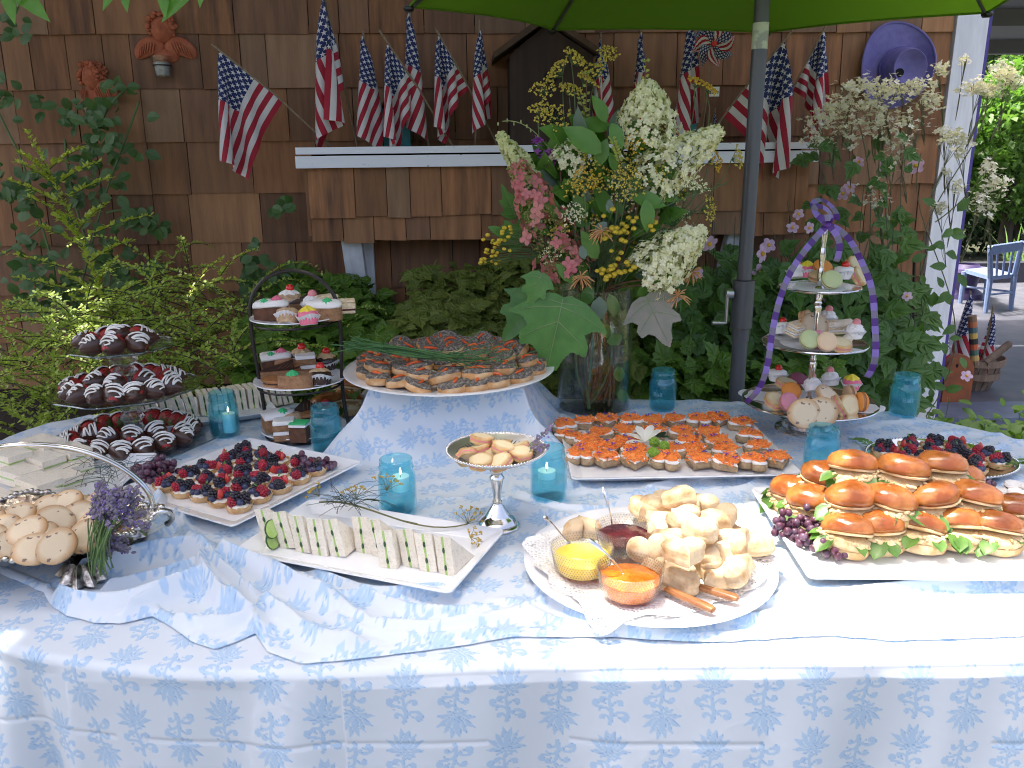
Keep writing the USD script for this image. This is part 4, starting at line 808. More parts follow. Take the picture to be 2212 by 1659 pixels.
def doily():
    n, m = 220, 40; th = np.linspace(0, 2 * PI, n, endpoint=False); r = np.linspace(.02, 1, m)
    edge = .192 + .012 * np.abs(np.sin(th * 9)) + .05 * np.exp(-((th - 4.22) / .16) ** 2) + .03 * np.exp(-((th - 6.1) / .18) ** 2) + .025 * np.exp(-((th - 2.9) / .25) ** 2) - .03 * np.exp(-((th - 5.2) / .4) ** 2) - .03 * np.exp(-((th - 1.4) / .8) ** 2)
    Rr = r[:, None] * edge[None]; x, y = Rr * np.cos(th), Rr * np.sin(th); z = .0105 + np.maximum(0, Rr - .155) * .16 + .006 * (meshkit.fbm(np.stack([x * 26, y * 26, 0 * x], -1), 2, 3) - .3) * np.clip((Rr - .08) / .08, 0, 1)
    z += .010 * np.clip((Rr - .15) / .06, 0, 1) * (.5 + .5 * np.sin(th * 11 + 1.3)); z -= np.maximum(0, Rr - .222) * .75
    i, j = np.meshgrid(np.arange(m - 1), np.arange(n), indexing='ij'); return np.stack([x, y, z], -1).reshape(-1, 3), tri(np.stack([i * n + j, i * n + (j + 1) % n, (i + 1) * n + (j + 1) % n, (i + 1) * n + j], -1).reshape(-1, 4))
solo('lace_doily', doily(), lace, 'white crocheted lace doily under the scones, drooping over the platter', 'doily', M=at(pc[0], pc[1], Zt), smooth=True)
sconem = mat('scone', (.44, .25, .10), .85, (.62, .48, .30), 24, ramp=(.34, .52), bump=.8, bscale=90, rnd=.06)
def make_scone(k):
    return rough(loft(heart(48) * .039 * [1.0, .95], [(.6, 0), (.88, .002), (1, .007), (1.02, .013), (.97, .018), (1.01, .024), (.95, .029), (.80, .0335), (.55, .0355), (.3, .036), (.1, .036)]), .0048, 30, k)
scones = []
sl = [(1040, 270, .8, 0), (1160, 235, 1.0, .3), (1340, 165, 1.85, .6), (1475, 235, 1.2, .2), (1150, 375, .9, .5), (1340, 350, 1.35, .1), (1650, 350, 1.35, -.1), (1470, 430, 2.1, .15), (1760, 520, 1.3, .5), (1900, 540, .5, .4), (1225, 520, 1.0, .2), (1085, 610, .9, .9), (1360, 610, 1.9, .1), (1570, 630, .9, .7), (1310, 805, .25, .2), (1180, 710, .3, .5), (1765, 735, .7, .6), (1600, 790, .3, .3), (540, 410, .1, .0), (1450, 560, .2, .2), (1680, 450, .3, 0), (1250, 420, .2, 0), (1490, 700, .1, .3)]
sp_ = []
for k, (x, y, lv, tl) in enumerate(sl): sp_.append(onz(1106 + x * .275, 1023 + y * .275 + 5, Zt + .02 + lv * .036))
srow = [0 if lv < .6 else 1 if lv < 1.3 else 2 for *_, lv, _ in sl]; masters = []
for k, lab in enumerate(ordinals(sp_, srow, ['bottom layer', 'middle layer', 'top layer'], 'heart shaped scone', 'of the scone pile')):
    R = rz(rng.uniform(0, 6)) @ rx(sl[k][3] * (1 if k % 2 else -1) * .6) @ ry(rng.uniform(-.25, .25)); p = sp_[k]; M = M4(R, p - R @ [0, 0, .016])
    if len(masters) < 5: s = solo('scone', make_scone(k), sconem, lab, 'scone', 'scones piled on the round platter', M=M, smooth=True); masters.append(s)
    else: 
        src = masters[k % 5]; s = UsdGeom.Xform.Define(stage, numbered('/World', 'scone')).GetPrim()
        me = usdkit.mesh(stage, str(s.GetPath()), make_scone(k), sconem, True); me.AddTransformOp().Set(gm(M)); tag(s, lab, 'scone', 'scones piled on the round platter')
bowlg = clear('pressed_glass', (.95, .94, .92), 1.55, .05, bump=.0); dotg = clear('glass_dots', (.86, .85, .82), 1.9, .12)
for (x, y, nm, m) in ((1106 + 550 * .275, 1023 + 640 * .275, 'lemon curd', mat('lemon_curd', (.80, .57, .07), .28, (.84, .64, .14), 30, sss=.3)), (1106 + 885 * .275, 1023 + 480 * .275, 'dark red jam', mat('red_jam', (.022, .0015, .004), .12, (.06, .003, .007), 90, bump=1.5, bscale=110, coat=.6)), (1106 + 925 * .275, 1023 + 815 * .275, 'orange marmalade', mat('marmalade', (.55, .12, .008), .15, (.68, .22, .02), 70, bump=1.2, bscale=100, coat=.5, sss=.2))):
    p = onz(x, y + 14, Zt + .035); b = thing('jam_bowl', f'small pressed glass bowl of {nm} on the lace', 'bowl', at(p[0], p[1], Zt + .012, 0, 1.14))
    part(b, 'glass', lathe([(0, .002), (.036, .002), (.039, .006), (.0465, .046), (.0475, .048), (.046, .0488), (.0445, .046), (.037, .008), (0, .006)], 48), bowlg, 45)
    dots = []
    for q in range(9):
        n = 64; th = np.arange(n) * 2 * PI / n + q * .05; z = .014 + q * .0038; r = .0393 + (z - .006) / .04 * .0075 + .0008; dots.append(np.column_stack([r * np.cos(th), r * np.sin(th), np.full(n, z)]))
    P = np.vstack(dots); part(b, 'raised_dots', scatter(ball(.0011, 0), P, np.repeat(np.eye(3)[None], len(P), 0), 1.), dotg, True)
    hgt = .031; top = rough(lathe([(.0425, hgt - .001), (.034, hgt + .001), (.018, hgt + (.004 if nm != 'lemon curd' else .001)), (0, hgt + (.006 if nm != 'lemon curd' else .001))], 40), .0045 if nm != 'lemon curd' else .0008, 80, 3, (0, 0, 1))
    part(b, 'filling', cat(lathe([(0, .0065), (.0365, .0085), (.0425, hgt - .001)], 40), top), m, 60)
spoonm = mat('spoon_steel', (.72, .72, .72), .16, metal=1.)
for a, b, c, lab in (((1106 + 435 * .275, 1023 + 540 * .275, .030), (1106 + 340 * .275, 1023 + 420 * .275, .06), (1106 + 255 * .275, 1023 + 340 * .275, .09), 'lemon curd'), ((1106 + 785 * .275, 1023 + 455 * .275, .032), (1106 + 775 * .275, 1023 + 330 * .275, .07), (1106 + 712 * .275, 1023 + 110 * .275, .115), 'dark red jam'), ((1106 + 880 * .275, 1023 + 800 * .275, .036), (1106 + 800 * .275, 1023 + 690 * .275, .065), (1106 + 600 * .275, 1023 + 515 * .275, .10), 'marmalade')):
    q = [onz(x, y, Zt + .012 + z) for x, y, z in (a, b, c)]; s = thing('teaspoon', f'silver teaspoon standing in the {lab} bowl', 'spoon')
    part(s, 'handle', tube(spline(q, 14), [.0013] * 8 + list(np.linspace(.0016, .0042, 5)) + [.0022], 8), spoonm)
    part(s, 'bowl', xf(ball(.012, 2, s=(.8, 1.3, .35)), M4(frame(q[0] - q[1]), q[0] + (q[0] - q[1]) / np.linalg.norm(q[0] - q[1]) * .008)), spoonm, True)
hw = mat('knife_wood', (.17, .06, .02), .4, (.32, .14, .05), 30, (6, .4, 6), ramp=(.4, .6))
for a, b, lab in (((1106 + 1210 * .275, 1023 + 905 * .275), (1106 + 1590 * .275, 1023 + 1075 * .275), 'nearer butter knife with brown wooden handle by the marmalade bowl'), ((1106 + 1440 * .275, 1023 + 880 * .275), (1106 + 1780 * .275, 1023 + 985 * .275), 'farther butter knife with brown wooden handle under the scones')):
    p, q = onz(*a, Zt + .024), onz(*b, Zt + .030); L = np.linalg.norm(q - p); k = thing('butter_knife', lab, 'knife', M4(frame(q - p), p))
    part(k, 'handle', mv(loft(rrect(.0085, .0055, .005), [(.75, 0), (.9, L * .1), (1, L * .5), (1.05, L * .85), (.8, L * .985), (.3, L)]), (0, 0, 0)) if False else xf(loft(rrect(.0075, .0055, .005), [(.75, 0), (.9, L * .1), (1, L * .5), (1.05, L * .85), (.8, L * .985), (.3, L)]), M4(np.array([[1, 0, 0], [0, 0, 1], [0, -1, 0]]).astype(float), (0, 0, 0))), hw, 50)
    part(k, 'blade', box(.016, .10, .0015, (0, -.045, -.001)), spoonm, False)

# --- chicken rolls
bunm = mat('glazed_bun', (.24, .060, .010), .24, (.50, .20, .05), 22, ramp=(.36, .68), coat=.35, rnd=.25, bump=.5, bscale=60); bunin = mat('bun_crumb', (.78, .62, .38), .85, (.60, .38, .16), 40, bump=.8, bscale=140)
fillm = mat('chicken_filling', (.55, .36, .15), .6, (.68, .52, .30), 90, ramp=(.35, .6), bump=1.5, bscale=130); lett = mat('lettuce_leaf', (.055, .14, .022), .4, (.11, .22, .04), 40, trans=.2)
def oval(a, b, n=30): t = np.linspace(0, 2 * PI, n, endpoint=False); return np.column_stack([a * np.cos(t), b * np.sin(t) * (1 + .06 * np.cos(t))])
def make_roll(k):
    t = thing('chicken_roll', 'roll', 'filled roll'); o = oval(.046, .037)
    part(t, 'bottom_bun', rough(loft(o, [(.70, 0), (.92, .004), (1, .012), (.97, .019), (.5, .020)]), .0022, 60, k), bunin, 50)
    part(t, 'filling', rough(loft(o, [(.85, .016), (1.0, .022), (.96, .031), (.6, .037)]), .006, 95, k + 2), fillm, 60)
    n = 40; a = rng.uniform(PI, 2 * PI, n); P = np.column_stack([.043 * np.cos(a), .031 * np.sin(a), rng.uniform(.018, .036, n)]); part(t, 'chicken_shreds', scatter(ball(.0045, 1, s=(1.4, .8, .7)), P, frames(rng.normal(size=(n, 3))), rng.uniform(.6, 1.2, n)), fillm, True, kind='stuff')
    tp = rough(loft(o, [(.4, .0), (.98, .001), (1.02, .006), (1.0, .014), (.90, .023), (.64, .031), (.28, .034)]), .0050, 36, k + 5)
    part(t, 'top_bun', xf(tp, M4(rx(-.42 if k % 2 else -.30) @ ry(.1 * (k - 2)), (0, .009, .036))), bunm, 60)
    part(t, 'cut_face', xf(rough(loft(o, [(.6, -.004), (.96, -.0035), (1.0, .0005), (.9, .002)]), .0022, 80, k), M4(rx(-.42 if k % 2 else -.30) @ ry(.1 * (k - 2)), (0, .009, .036))), bunin, 50)
    for q in range(4 + k % 3):
        a = rng.uniform(PI * 1.02, PI * 1.98); part(t, 'lettuce_leaf', scatter(outline_leaf([(0, 0), (.2, .15), (.36, .45), (.32, .75), (0, 1)], .22, .3), [(.030 * math.cos(a), .024 * math.sin(a), .033)], [frame((math.cos(a) + rng.uniform(-.6, .6), math.sin(a), -.12 - .35 * rng.random()))], [rng.uniform(.030, .046)]), lett, True)
    return t
ROLL = [make_roll(k) for k in range(5)]
T8, m8, a8, hx8, hy8 = tray('roll_tray', 'white rectangular tray piled with glazed chicken rolls', ((1752, 1247), (2420, 1250), (2290, 1055), (1617, 1052)), Zt, rim=.04)
rl = [(1818, 1192, 0), (1900, 1185, 0), (1985, 1190, 0), (2062, 1182, 0), (2145, 1185, 0), (1745, 1120, 0.1), (1830, 1120, 1), (1920, 1128, 1), (2012, 1118, 1), (2098, 1118, 1), (1708, 1098, 0), (1775, 1070, 1), (1845, 1050, 2), (1938, 1058, 2), (2030, 1052, 2), (1990, 1120, .1), (2190, 1150, .2), (1900, 1110, .1), (2070, 1085, 1.0)]
rr = [0] * 5 + [1] * 5 + [2] * 2 + [3] * 3 + [4] * 4; rp = [onz(x, y, Zt + .012 + lv * .040) for x, y, lv in rl]
for k, lab in enumerate(ordinals(rp, rr, ['bottom front row', 'middle row', 'left end', 'top row', 'inner pile'], 'glazed chicken roll', 'of the roll tray')):
    tl = {0: -.05, 1: .22, 2: .3, 3: .18, 4: 0}[rr[k]]; place(ROLL[k * 2 % 5], M4(rz((-.25 if rr[k] != 2 else -.9) + rng.uniform(-.45, .35)) @ rx(tl + rng.uniform(-.15, .15)) @ ry(rng.uniform(-.14, .14)), rp[k]), lab, 'glazed chicken rolls on the right tray')
p = onz(1762, 1160, Zt + .03); grapes('dark red grape bunch at the left of the roll tray', (p[0], p[1], Zt + .012), -1.2, .135, .10, 70)
p = onz(2090, 1058, Zt + .03); grapes('grapes behind the rolls on the right tray', (p[0] + .05, p[1] + .06, Zt + .012), -.2, .07, .05, 22)
# rolls and grapes at the back, between pastry stand and crate
for k, (x, y, zz, lab) in enumerate(((722, 872, .0, 'shiny brown roll at the back behind the pastry stand, lower left one'), (752, 878, .0, 'shiny brown roll at the back behind the pastry stand, lower right one'), (750, 850, .038, 'filled roll topmost at the back between pastry stand and crate'))):
    p = onz(x, y, .775 + zz); copy(ROLL[k], M4(rz(.4 - .5 * k), (p[0], 2.18 + .03 * k, .762 + zz)), lab, 'rolls at the back of the table')
p = onz(700, 905, .78); grapes('small grape bunch on the table beside the pastry stand', (p[0], p[1] + .05, .762), 0, .06, .05, 24)

# --- white sugared cookies at the right edge
sugar = mat('powder_sugar', (.82, .78, .74), .9, (.40, .22, .14), 60, ramp=(.56, .74), bump=.6); jamc = mat('jam_filling', (.05, .006, .02), .3)
scp = [(2165, 1075, 0), (2195, 1062, .4), (2215, 1095, 0), (2178, 1100, .1), (2200, 1082, 1.2), (2230, 1070, .6), (2205, 1118, .2)]
pts = [onz(x, y, .772 + .016 * l) for x, y, l in scp]
for k, lab in enumerate(ordinals(pts, [0 if y > 1085 else 1 for _, y, _ in scp], ['front', 'back'], 'round sugar dusted jam cookie', 'of the right edge heap')):
    t = thing('sugar_cookie', lab, 'cookie', M4(rz(k) @ rx(rng.uniform(-.3, .3)), pts[k]), 'sugared cookies at the right edge')
    for z in (0, .0095): part(t, 'biscuit', rough(lathe([(0, z), (.024, z), (.026, z + .0035), (.024, z + .007), (0, z + .0075)], 28, lambda th, r, zz: (r * (1 + .03 * np.sin(th * 10)), zz)), .0008, 90, k), sugar, 50)
    part(t, 'jam', lathe([(0, .0068), (.0235, .007), (.0235, .0098), (0, .0098)], 20), jamc)

# --- crostini on the raised round platter
pz = TZ + BOXH + .008
T9 = thing('crostini_platter', 'round white platter of crostini raised on the cloth covered crate', 'platter', at(-.168, 2.085, pz))
Rc = .283
part(T9, 'plate', lathe([(0, -.012), (Rc * .62, -.012), (Rc * .66, -.008), (Rc * .96, .008), (Rc, .011), (Rc * .99, .0135), (Rc * .95, .0125), (Rc * .66, .001), (0, .000)], 72), WHITE_CHINA, 50)
crust = mat('bread_crust', (.50, .25, .085), .6, (.72, .55, .34), 16, ramp=(.42, .68), bump=.5, bscale=70, rnd=.12); olive = mat('mushroom_tapenade', (.10, .085, .07), .75, (.34, .30, .25), 190, ramp=(.45, .65), bump=2., bscale=180); pep = mat('red_pepper', (.62, .07, .015), .25, (.70, .16, .03), 40, rnd=.15)
def make_crostino(k):
    t = thing('crostino', 'crostino', 'crostini'); o = oval(.037, .027, 26)
    part(t, 'bread_slice', rough(loft(o, [(.92, 0), (1, .003), (1.02, .010), (1, .0155), (.93, .0175), (.5, .0175)]), .0018, 60, k), crust, 50)
    part(t, 'topping', rough(loft(o, [(.97, .0155), (1.0, .019), (.86, .0235), (.4, .025), (.1, .0255)]), .004, 130, k), olive, False)
    a = rng.uniform(0, 3); e = np.array([math.cos(a), math.sin(a), 0]) * .017; f = np.array([-e[1], e[0], 0])
    part(t, 'pepper_strip', sc(tube(spline([-e + f * .1 + [0, 0, .0245], f * .45 + [0, 0, .028], e + f * .0 + [0, 0, .0245]], 9), [.0018, .003, .0034, .0036, .0036, .0036, .0034, .003, .0018], 6), (1, 1, 1)), pep, True); return t
CRO = [make_crostino(k) for k in range(6)]
pts, Ms, rw = [], [], []
def ringof(n, r, z, lean, row, a0=0, skip=None):
    for k in range(n):
        a = a0 + k * 2 * PI / n + rng.normal() * .05; rj = r + rng.normal() * .008
        if skip and skip(a % (2 * PI)): continue
        p = np.array([-.168 + rj * math.cos(a), 2.085 + rj * math.sin(a), pz + z + rng.normal() * .003]); back = math.sin(a)
        R = rz(a - PI / 2 + rng.uniform(-.35, .35)) @ rx(lean(back) + rng.normal() * .09) @ ry(rng.normal() * .10); pts.append(p); Ms.append(M4(R, p, rng.uniform(.95, 1.15))); rw.append(row)
ringof(21, .232, .007, lambda b: .10 + .0 * b, 0)
ringof(19, .198, .024, lambda b: .12 + (.35 if b > 0 else .08), 1, .15)
ringof(14, .150, .028, lambda b: .12 + (.45 if b > .2 else .05), 2, .3)
ringof(12, .205, .034, lambda b: .85, 3, .16, lambda a: not (.1 < a < PI - .1)); ringof(8, .08, .028, lambda b: .15, 4)
nm = ['bottom outer ring', 'second ring', 'upper ring', 'leaning back ring', 'centre']
for k, M in enumerate(Ms):
    front = 'front' if pts[k][1] < 2.085 else 'back'
    place(CRO[k * 5 % 6], M, None, None)
_cr = [p for p in stage.GetPrimAtPath('/World').GetChildren() if p.GetName().startswith('crostino') and p.GetCustomDataByKey('category')]
labs = ordinals(pts, [r * 2 + (p[1] >= 2.085) for r, p in zip(rw, pts)], [f'{h} {n_}' for n_ in nm for h in ('front', 'rear')], 'crostino', 'on the raised platter')
_by = {}
for pr_ in _cr: t_ = np.array(UsdGeom.Xformable(pr_).GetLocalTransformation()).T[:3, 3]; _by[tuple(np.round(t_, 4))] = pr_
for k, p in enumerate(pts):
    pr_ = _by.get(tuple(np.round(p, 4)))
    if pr_: tag(pr_, labs[k], None, 'crostini on the raised platter')
chm = mat('chives', (.035, .11, .03), .5, (.06, .16, .04), 30)
ch = thing('chive_bundle', 'bundle of green chives tied across the crostini platter', 'chives')
c0, c1 = ony(765, 745, 1.96), ony(1050, 768, 1.93); bl_ = []
for k in range(34):
    o = rng.normal(size=3) * [.004, .006, .004]; e = rng.normal(size=3) * [.05, .03, .022]; s0 = c0 + rng.normal(size=3) * [.02, .02, .012]
    bl_.append(tube(spline([s0, c0 + (c1 - c0) * .22 + o + [0, 0, -.002], c0 + (c1 - c0) * .6 + o + [0, -.01, -.008], c1 + e], 10), np.linspace(.0019, .0008, 10), 5))
part(ch, 'chive_blades', cat(bl_), chm, True, kind='stuff'); k0 = c0 + (c1 - c0) * .22
part(ch, 'knot', cat([xf(lathe([(.011 + .0015 * math.cos(t), .0015 * math.sin(t)) for t in np.linspace(0, 2 * PI, 8)], 14), M4(frame(c1 - c0)[:, [0, 2, 1]], k0 + [d, 0, 0])) for d in (-.003, .001)] + [tube([k0, k0 + [.01, -.01, .02], k0 + [.02, -.02, .03]], .0014, 5), tube([k0, k0 + [.012, -.02, -.01], k0 + [.03, -.03, -.02]], .0014, 5)]), chm, True)
# ================================================================== glass stand of dipped strawberries
choc = mat('dark_chocolate', (.035, .014, .009), .32, (.055, .022, .013), 30, spec=.5, coat=.15)
icing = mat('white_icing', (.84, .82, .76), .45); berrym = mat('strawberry_skin', (.36, .012, .012), .38, (.55, .20, .06), 190, ramp=(.62, .68), bump=1.5, bscale=170, coat=.1); calyxm = mat('strawberry_calyx', (.10, .13, .03), .6, trans=.2)
def make_strawberry(k):
    t = thing('dipped_strawberry', 'strawberry', 'strawberry'); L, R = .048 + .003 * (k % 3), .0205 + .001 * (k % 2)
    tt = np.linspace(0, 1, 12); prof = lambda s: R * np.array([.30, .72, .92, 1, 1, .97, .90, .80, .68, .52, .32, .0]) * s
    def body(a, b, s): pr_ = np.column_stack([prof(s), tt * L]); g = lathe(pr_[a:b], 24); v = rough((np.column_stack([g[0][:, 0] * (1 + .06 * k % .12), g[0][:, 2], g[0][:, 1] * .9]), g[1][:, ::-1]), .0016, 55, k); return v
    part(t, 'berry', cat(body(0, 12, .97), mv(sc(ball(1, 1), (R * .29, .002, R * .27)), (0, .001, 0))), berrym, True)
    # chocolate coat with a wavy edge, tip outward (+y)
    th = np.linspace(0, 2 * PI, 28, endpoint=False); rows = []
    for s in np.linspace(0, 1, 12):
        y0 = L * (.26 + .06 * np.sin(th * 2 + k) + .03 * np.sin(th * 3 + 2 * k) + .10 * np.clip(np.sin(th), -1, 1)); y = y0 + (L * 1.005 - y0) * s; r = np.interp(y / L, tt, prof(1.05)) + (.0004 if s == 0 else .0007); rows.append(np.column_stack([r * np.cos(th), y, r * np.sin(th) * .92]))
    n = 28; i, j = np.meshgrid(np.arange(11), np.arange(n), indexing='ij'); part(t, 'chocolate', (np.vstack(rows), tri(np.stack([i * n + j, i * n + (j + 1) % n, (i + 1) * n + (j + 1) % n, (i + 1) * n + j], -1).reshape(-1, 4))), choc, True)
    u = np.linspace(0, 1, 60); loops = 3 + k % 3; yy = L * (.34 + .52 * u + .05 * np.sin(u * 17 + k)); ph = PI / 2 + 1.05 * np.sin(u * loops * 2 * PI + k) * (1 - .25 * u); r = np.interp(yy / L, tt, prof(1.05)) + .0016
    part(t, 'icing_drizzle', tube(np.column_stack([r * np.cos(ph), yy, r * np.sin(ph) * .95]), .0015, 6), icing, True)
    a = np.arange(9) * 2 * PI / 9; part(t, 'calyx', scatter(outline_leaf([(0, 0), (.16, .3), (.1, .7), (0, 1)], .6, .1), np.repeat([[0, -.0022, 0]], 9, 0), frames(np.column_stack([np.cos(a), -.30 + .45 * rng.random(9), np.sin(a)]), (0, -1, 0)), rng.uniform(.012, .018, 9)), calyxm, True)
    return t
STB = [make_strawberry(k) for k in range(5)]
gl = clear('clear_glass', (.945, .96, .965), 1.75, .03); gcut = usdkit.material(stage, '/World/Looks/cut_glass', {'g': ('glass_bsdf', {'color': (.95, .97, .98), 'roughness': .03, 'IOR': 1.48}), 't': ('transparent_bsdf', {'color': (.92, .95, .96)}), 'm': ('mix_closure', {'fac': .45})}, [('g.BSDF', 'm.closure1'), ('t.BSDF', 'm.closure2')], surface='m.closure')
gy = 2.0; gx = ony(292, 947, gy)[0]
gt = thing('glass_stand', 'three tiered clear glass stand of chocolate dipped strawberries', 'cake stand', at(gx, gy, Zt - .004))
tiers = []
for nm_, (x0, x1, yc) in (('bottom', (122, 470, 948)), ('middle', (137, 430, 842)), ('top', (160, 370, 750))):
    a, b = ony(x0, yc, gy), ony(x1, yc, gy); tiers.append((nm_, (b[0] - a[0]) / 2, (a[2] + b[2]) / 2 - (Zt - .004)))
def fol(th, r, z): return r * (1 + .03 * np.cos(th * 8)), z
for nm_, R, z in tiers:
    part(gt, 'plate', lathe([(0, z - .012), (R * .5, z - .010), (R * .93, z - .003), (R, z + .003), (R * .995, z + .0055), (R * .92, z + .001), (R * .5, z - .005), (0, z - .006)], 64, fol), gl, 50)
    rim = lathe([(R * 1.0 + .0022 * math.cos(t), z + .004 + .0022 * math.sin(t)) for t in np.linspace(0, 2 * PI, 7)], 64, fol); part(gt, 'rim', rim, clear('glass_rim', (.60, .72, .78), 1.9, .08), 60)
zb = [0] + [t[2] for t in tiers]
part(gt, 'foot', lathe([(0, 0), (.055, 0), (.052, .006), (.03, .012), (.02, tiers[0][2] - .012)], 32), gl, 50)
for q in (0, 1):
    za, zc = tiers[q][2] - .004, tiers[q + 1][2] - .010; H = zc - za
    part(gt, 'stem', lathe([(.05, za), (.046, za + .004), (.026, za + H * .25), (.021, za + H * .42), (.030, za + H * .5), (.024, za + H * .58), (.019, za + H * .66), (.031, za + H * .74), (.033, za + H * .84), (.022, za + H * .9), (.03, zc)], 24, lambda th, r, z_: (r * (1 + .05 * np.cos(th * 12)), z_)), gcut, 50)
def ring_berries(tier, spec, names):
    nm_, R, z = tiers[tier]; P, A, rows = [], [], []
    for row, r, angs in spec:
        for a in angs: P.append(np.array([gx + r * R * math.cos(a), gy + r * R * math.sin(a), z + Zt - .004 + .021 + (.014 if row == 3 else 0)])); A.append(a); rows.append(row)
    for k, lab in enumerate(ordinals(P, rows, names, 'dipped strawberry', f'of the {nm_} glass tier')):
        a = A[k]; up = 0.15 + .12 * rng.normal(); R_ = rz(a - PI / 2 + rng.uniform(-.35, .35)) @ rx(-.18 + up * .5) @ ry(rng.uniform(-.5, .5)); p = P[k] - R_ @ [0, .024, 0] + [0, 0, .0]
        place(STB[(k * 3 + tier) % 5], M4(R_, p, 1.28), lab, f'dipped strawberries on the {nm_} tier')
L_ = lambda a, b, n: np.linspace(a, b, n)
ring_berries(0, [(0, .70, L_(-2.72, -.32, 8)), (1, .62, L_(2.6, 3.35, 3)), (1, .62, L_(-.1, .5, 3)), (2, .55, L_(.8, 2.3, 5)), (3, .40, L_(-2.6, -.6, 4) + .1)], ['the front row', 'the side rows', 'the back row', 'the inner row'])
ring_berries(1, [(0, .70, L_(-2.75, -.3, 8)), (1, .60, L_(2.55, 3.3, 2)), (1, .60, L_(0, .5, 2)), (2, .52, L_(.85, 2.2, 4)), (3, .38, L_(-2.5, -.6, 3) + .1)], ['the front row', 'the side rows', 'the back row', 'the inner row'])
ring_berries(2, [(0, .58, L_(-2.9, -.6, 4)), (2, .42, L_(.3, 2.7, 4)), (3, .10, [-1.4])], ['the front row', '', 'the back row', 'the middle'])

# ================================================================== cookies with scalloped edges, silver compote
biscm = baked('shortbread', (.74, .62, .38), (.56, .33, .13), .015, .024, (.50, .36, .20), 120, (.66, .70)); pinkm = mat('pink_filling', (.70, .20, .25), .4); speck = baked('speckled_biscuit', (.66, .54, .37), (.46, .25, .10), .020, .034, (.20, .14, .11), 85, (.645, .67)); brownedge = mat('baked_edge', (.60, .36, .15), .8)
def scallop(r, n, amp, m=48): t = np.linspace(0, 2 * PI, m, endpoint=False); q = r * (1 + amp * np.abs(np.cos(t * n / 2))); return np.column_stack([q * np.cos(t), q * np.sin(t)])
def make_sandcookie(k):
    t = thing('sandwich_cookie', 'cookie', 'cookie'); o = scallop(.0215, 6, .14)
    for z in (0, .0088): part(t, 'biscuit', rough(loft(o, [(.96, z), (1, z + .002), (.98, z + .0055), (.9, z + .0068), (.3, z + .007)]), .0008, 90, k), biscm, 50)
    part(t, 'filling', loft(o, [(.95, .0062), (.98, .0078), (.95, .0092)]), pinkm, 50); return t
SC_ = [make_sandcookie(k) for k in range(3)]
cp = onz(1075, 1138, .756); ct = thing('silver_compote', 'silver compote on a tall stem with beaded rim and cookies', 'compote', at(cp[0], cp[1], .756))
zt = ony(1072, 972, cp[1])[2] - .756; Rq = (ony(1181, 968, cp[1]) - ony(964, 970, cp[1]))[0] / 2
part(ct, 'foot', lathe([(0, 0), (.045, 0), (.0465, .004), (.045, .008), (.040, .010), (.040, .014), (.032, .022), (.026, .026), (.024, .030), (.014, .045), (.0085, .052)], 40), SILVER, 50)
part(ct, 'stem', lathe([(.0085, .052), (.0095, .056), (.007, .060), (.008, .075), (.0125, .105), (.0145, zt - .060), (.014, zt - .056), (.010, zt - .05), (.0145, zt - .042), (.013, zt - .034), (.008, zt - .028), (.010, zt - .024)], 24, lambda th, r, z: (r * (1 + .05 * np.cos(th * 10)), z)), SILVER, 50)
part(ct, 'dish', lathe([(.006, zt - .030), (.03, zt - .027), (.07, zt - .014), (Rq * .97, zt), (Rq, zt + .002), (Rq * .99, zt + .0035), (Rq * .95, zt + .001), (.07, zt - .010), (.03, zt - .020), (0, zt - .022)], 56), mat('brushed_silver', (.80, .79, .77), .28, metal=1.), 50)
part(ct, 'beaded_rim', beads(Rq * .985, zt + .003, 90, .0028, (1, 1)), SILVER, True)
sl_ = []
for q in range(60): a = q * 2 * PI / 60; sl_.append(xf(box(.0016, .018, .001), M4(rz(a - PI / 2) @ rx(.21), (Rq * .78 * math.cos(a), Rq * .78 * math.sin(a), zt - .0065))))
part(ct, 'pierced_slots', cat(sl_), mat('slot_shadow', (.05, .05, .05), .7), False, kind='stuff')
cc = [(-.055, -.012, .004, 1.0, .2), (-.028, -.040, .004, .2, -.5), (.012, -.045, .006, .5, 2.), (.048, -.020, .012, .12, .4), (-.035, .012, .008, .3, .9), (.012, -.008, .020, .25, 1.5), (.006, .035, .012, .35, .1), (-.030, .036, .022, .2, 2.2), (.045, .022, .008, .4, 1.), (0, .0, .002, .1, .5)]
pts = [(cp[0] + x, cp[1] + y, .756 + zt - .020 + z) for x, y, z, _, _ in cc]
for k, lab in enumerate(ordinals(pts, [0 if c[1] < -.01 else 1 for c in cc], ['front', 'back'], 'scalloped sandwich cookie', 'in the silver compote')): place(SC_[k % 3], M4(rz(cc[k][4]) @ rx(cc[k][3] * (1 if k % 2 else -1)), pts[k]), lab, 'cookies in the silver compote')
lavm = mat('lavender_flower', (.13, .08, .32), .7, (.30, .22, .46), 200); lavs = mat('lavender_spike', (.20, .18, .17), .8, (.16, .13, .22), 120); greens = mat('green_stem', (.10, .17, .05), .6)
def lavender(o, d, L, head, sd=0):
    d = np.asarray(d, float) / np.linalg.norm(d); e = np.asarray(o) + d * L; n = 22; P = e + d * (np.linspace(0, head, n))[:, None] + rng.normal(size=(n, 3)) * .0022
    st_ = tube(spline([o, (np.asarray(o) + e) / 2 + rng.normal(size=3) * .006, e], 6), .0009, 4); sp_ = scatter(ball(.0028, 0, s=(1, 1.7, 1)), P, frames(rng.normal(size=(n, 3)) * .5 + d), rng.uniform(.7, 1.2, n)); fl = scatter(ball(.0021, 0), P[::2] + rng.normal(size=(len(P[::2]), 3)) * .003, np.repeat(np.eye(3)[None], len(P[::2]), 0), 1.); return st_, sp_, fl
lv = thing('lavender_sprig', 'single lavender sprig on the right rim of the silver compote', 'lavender')
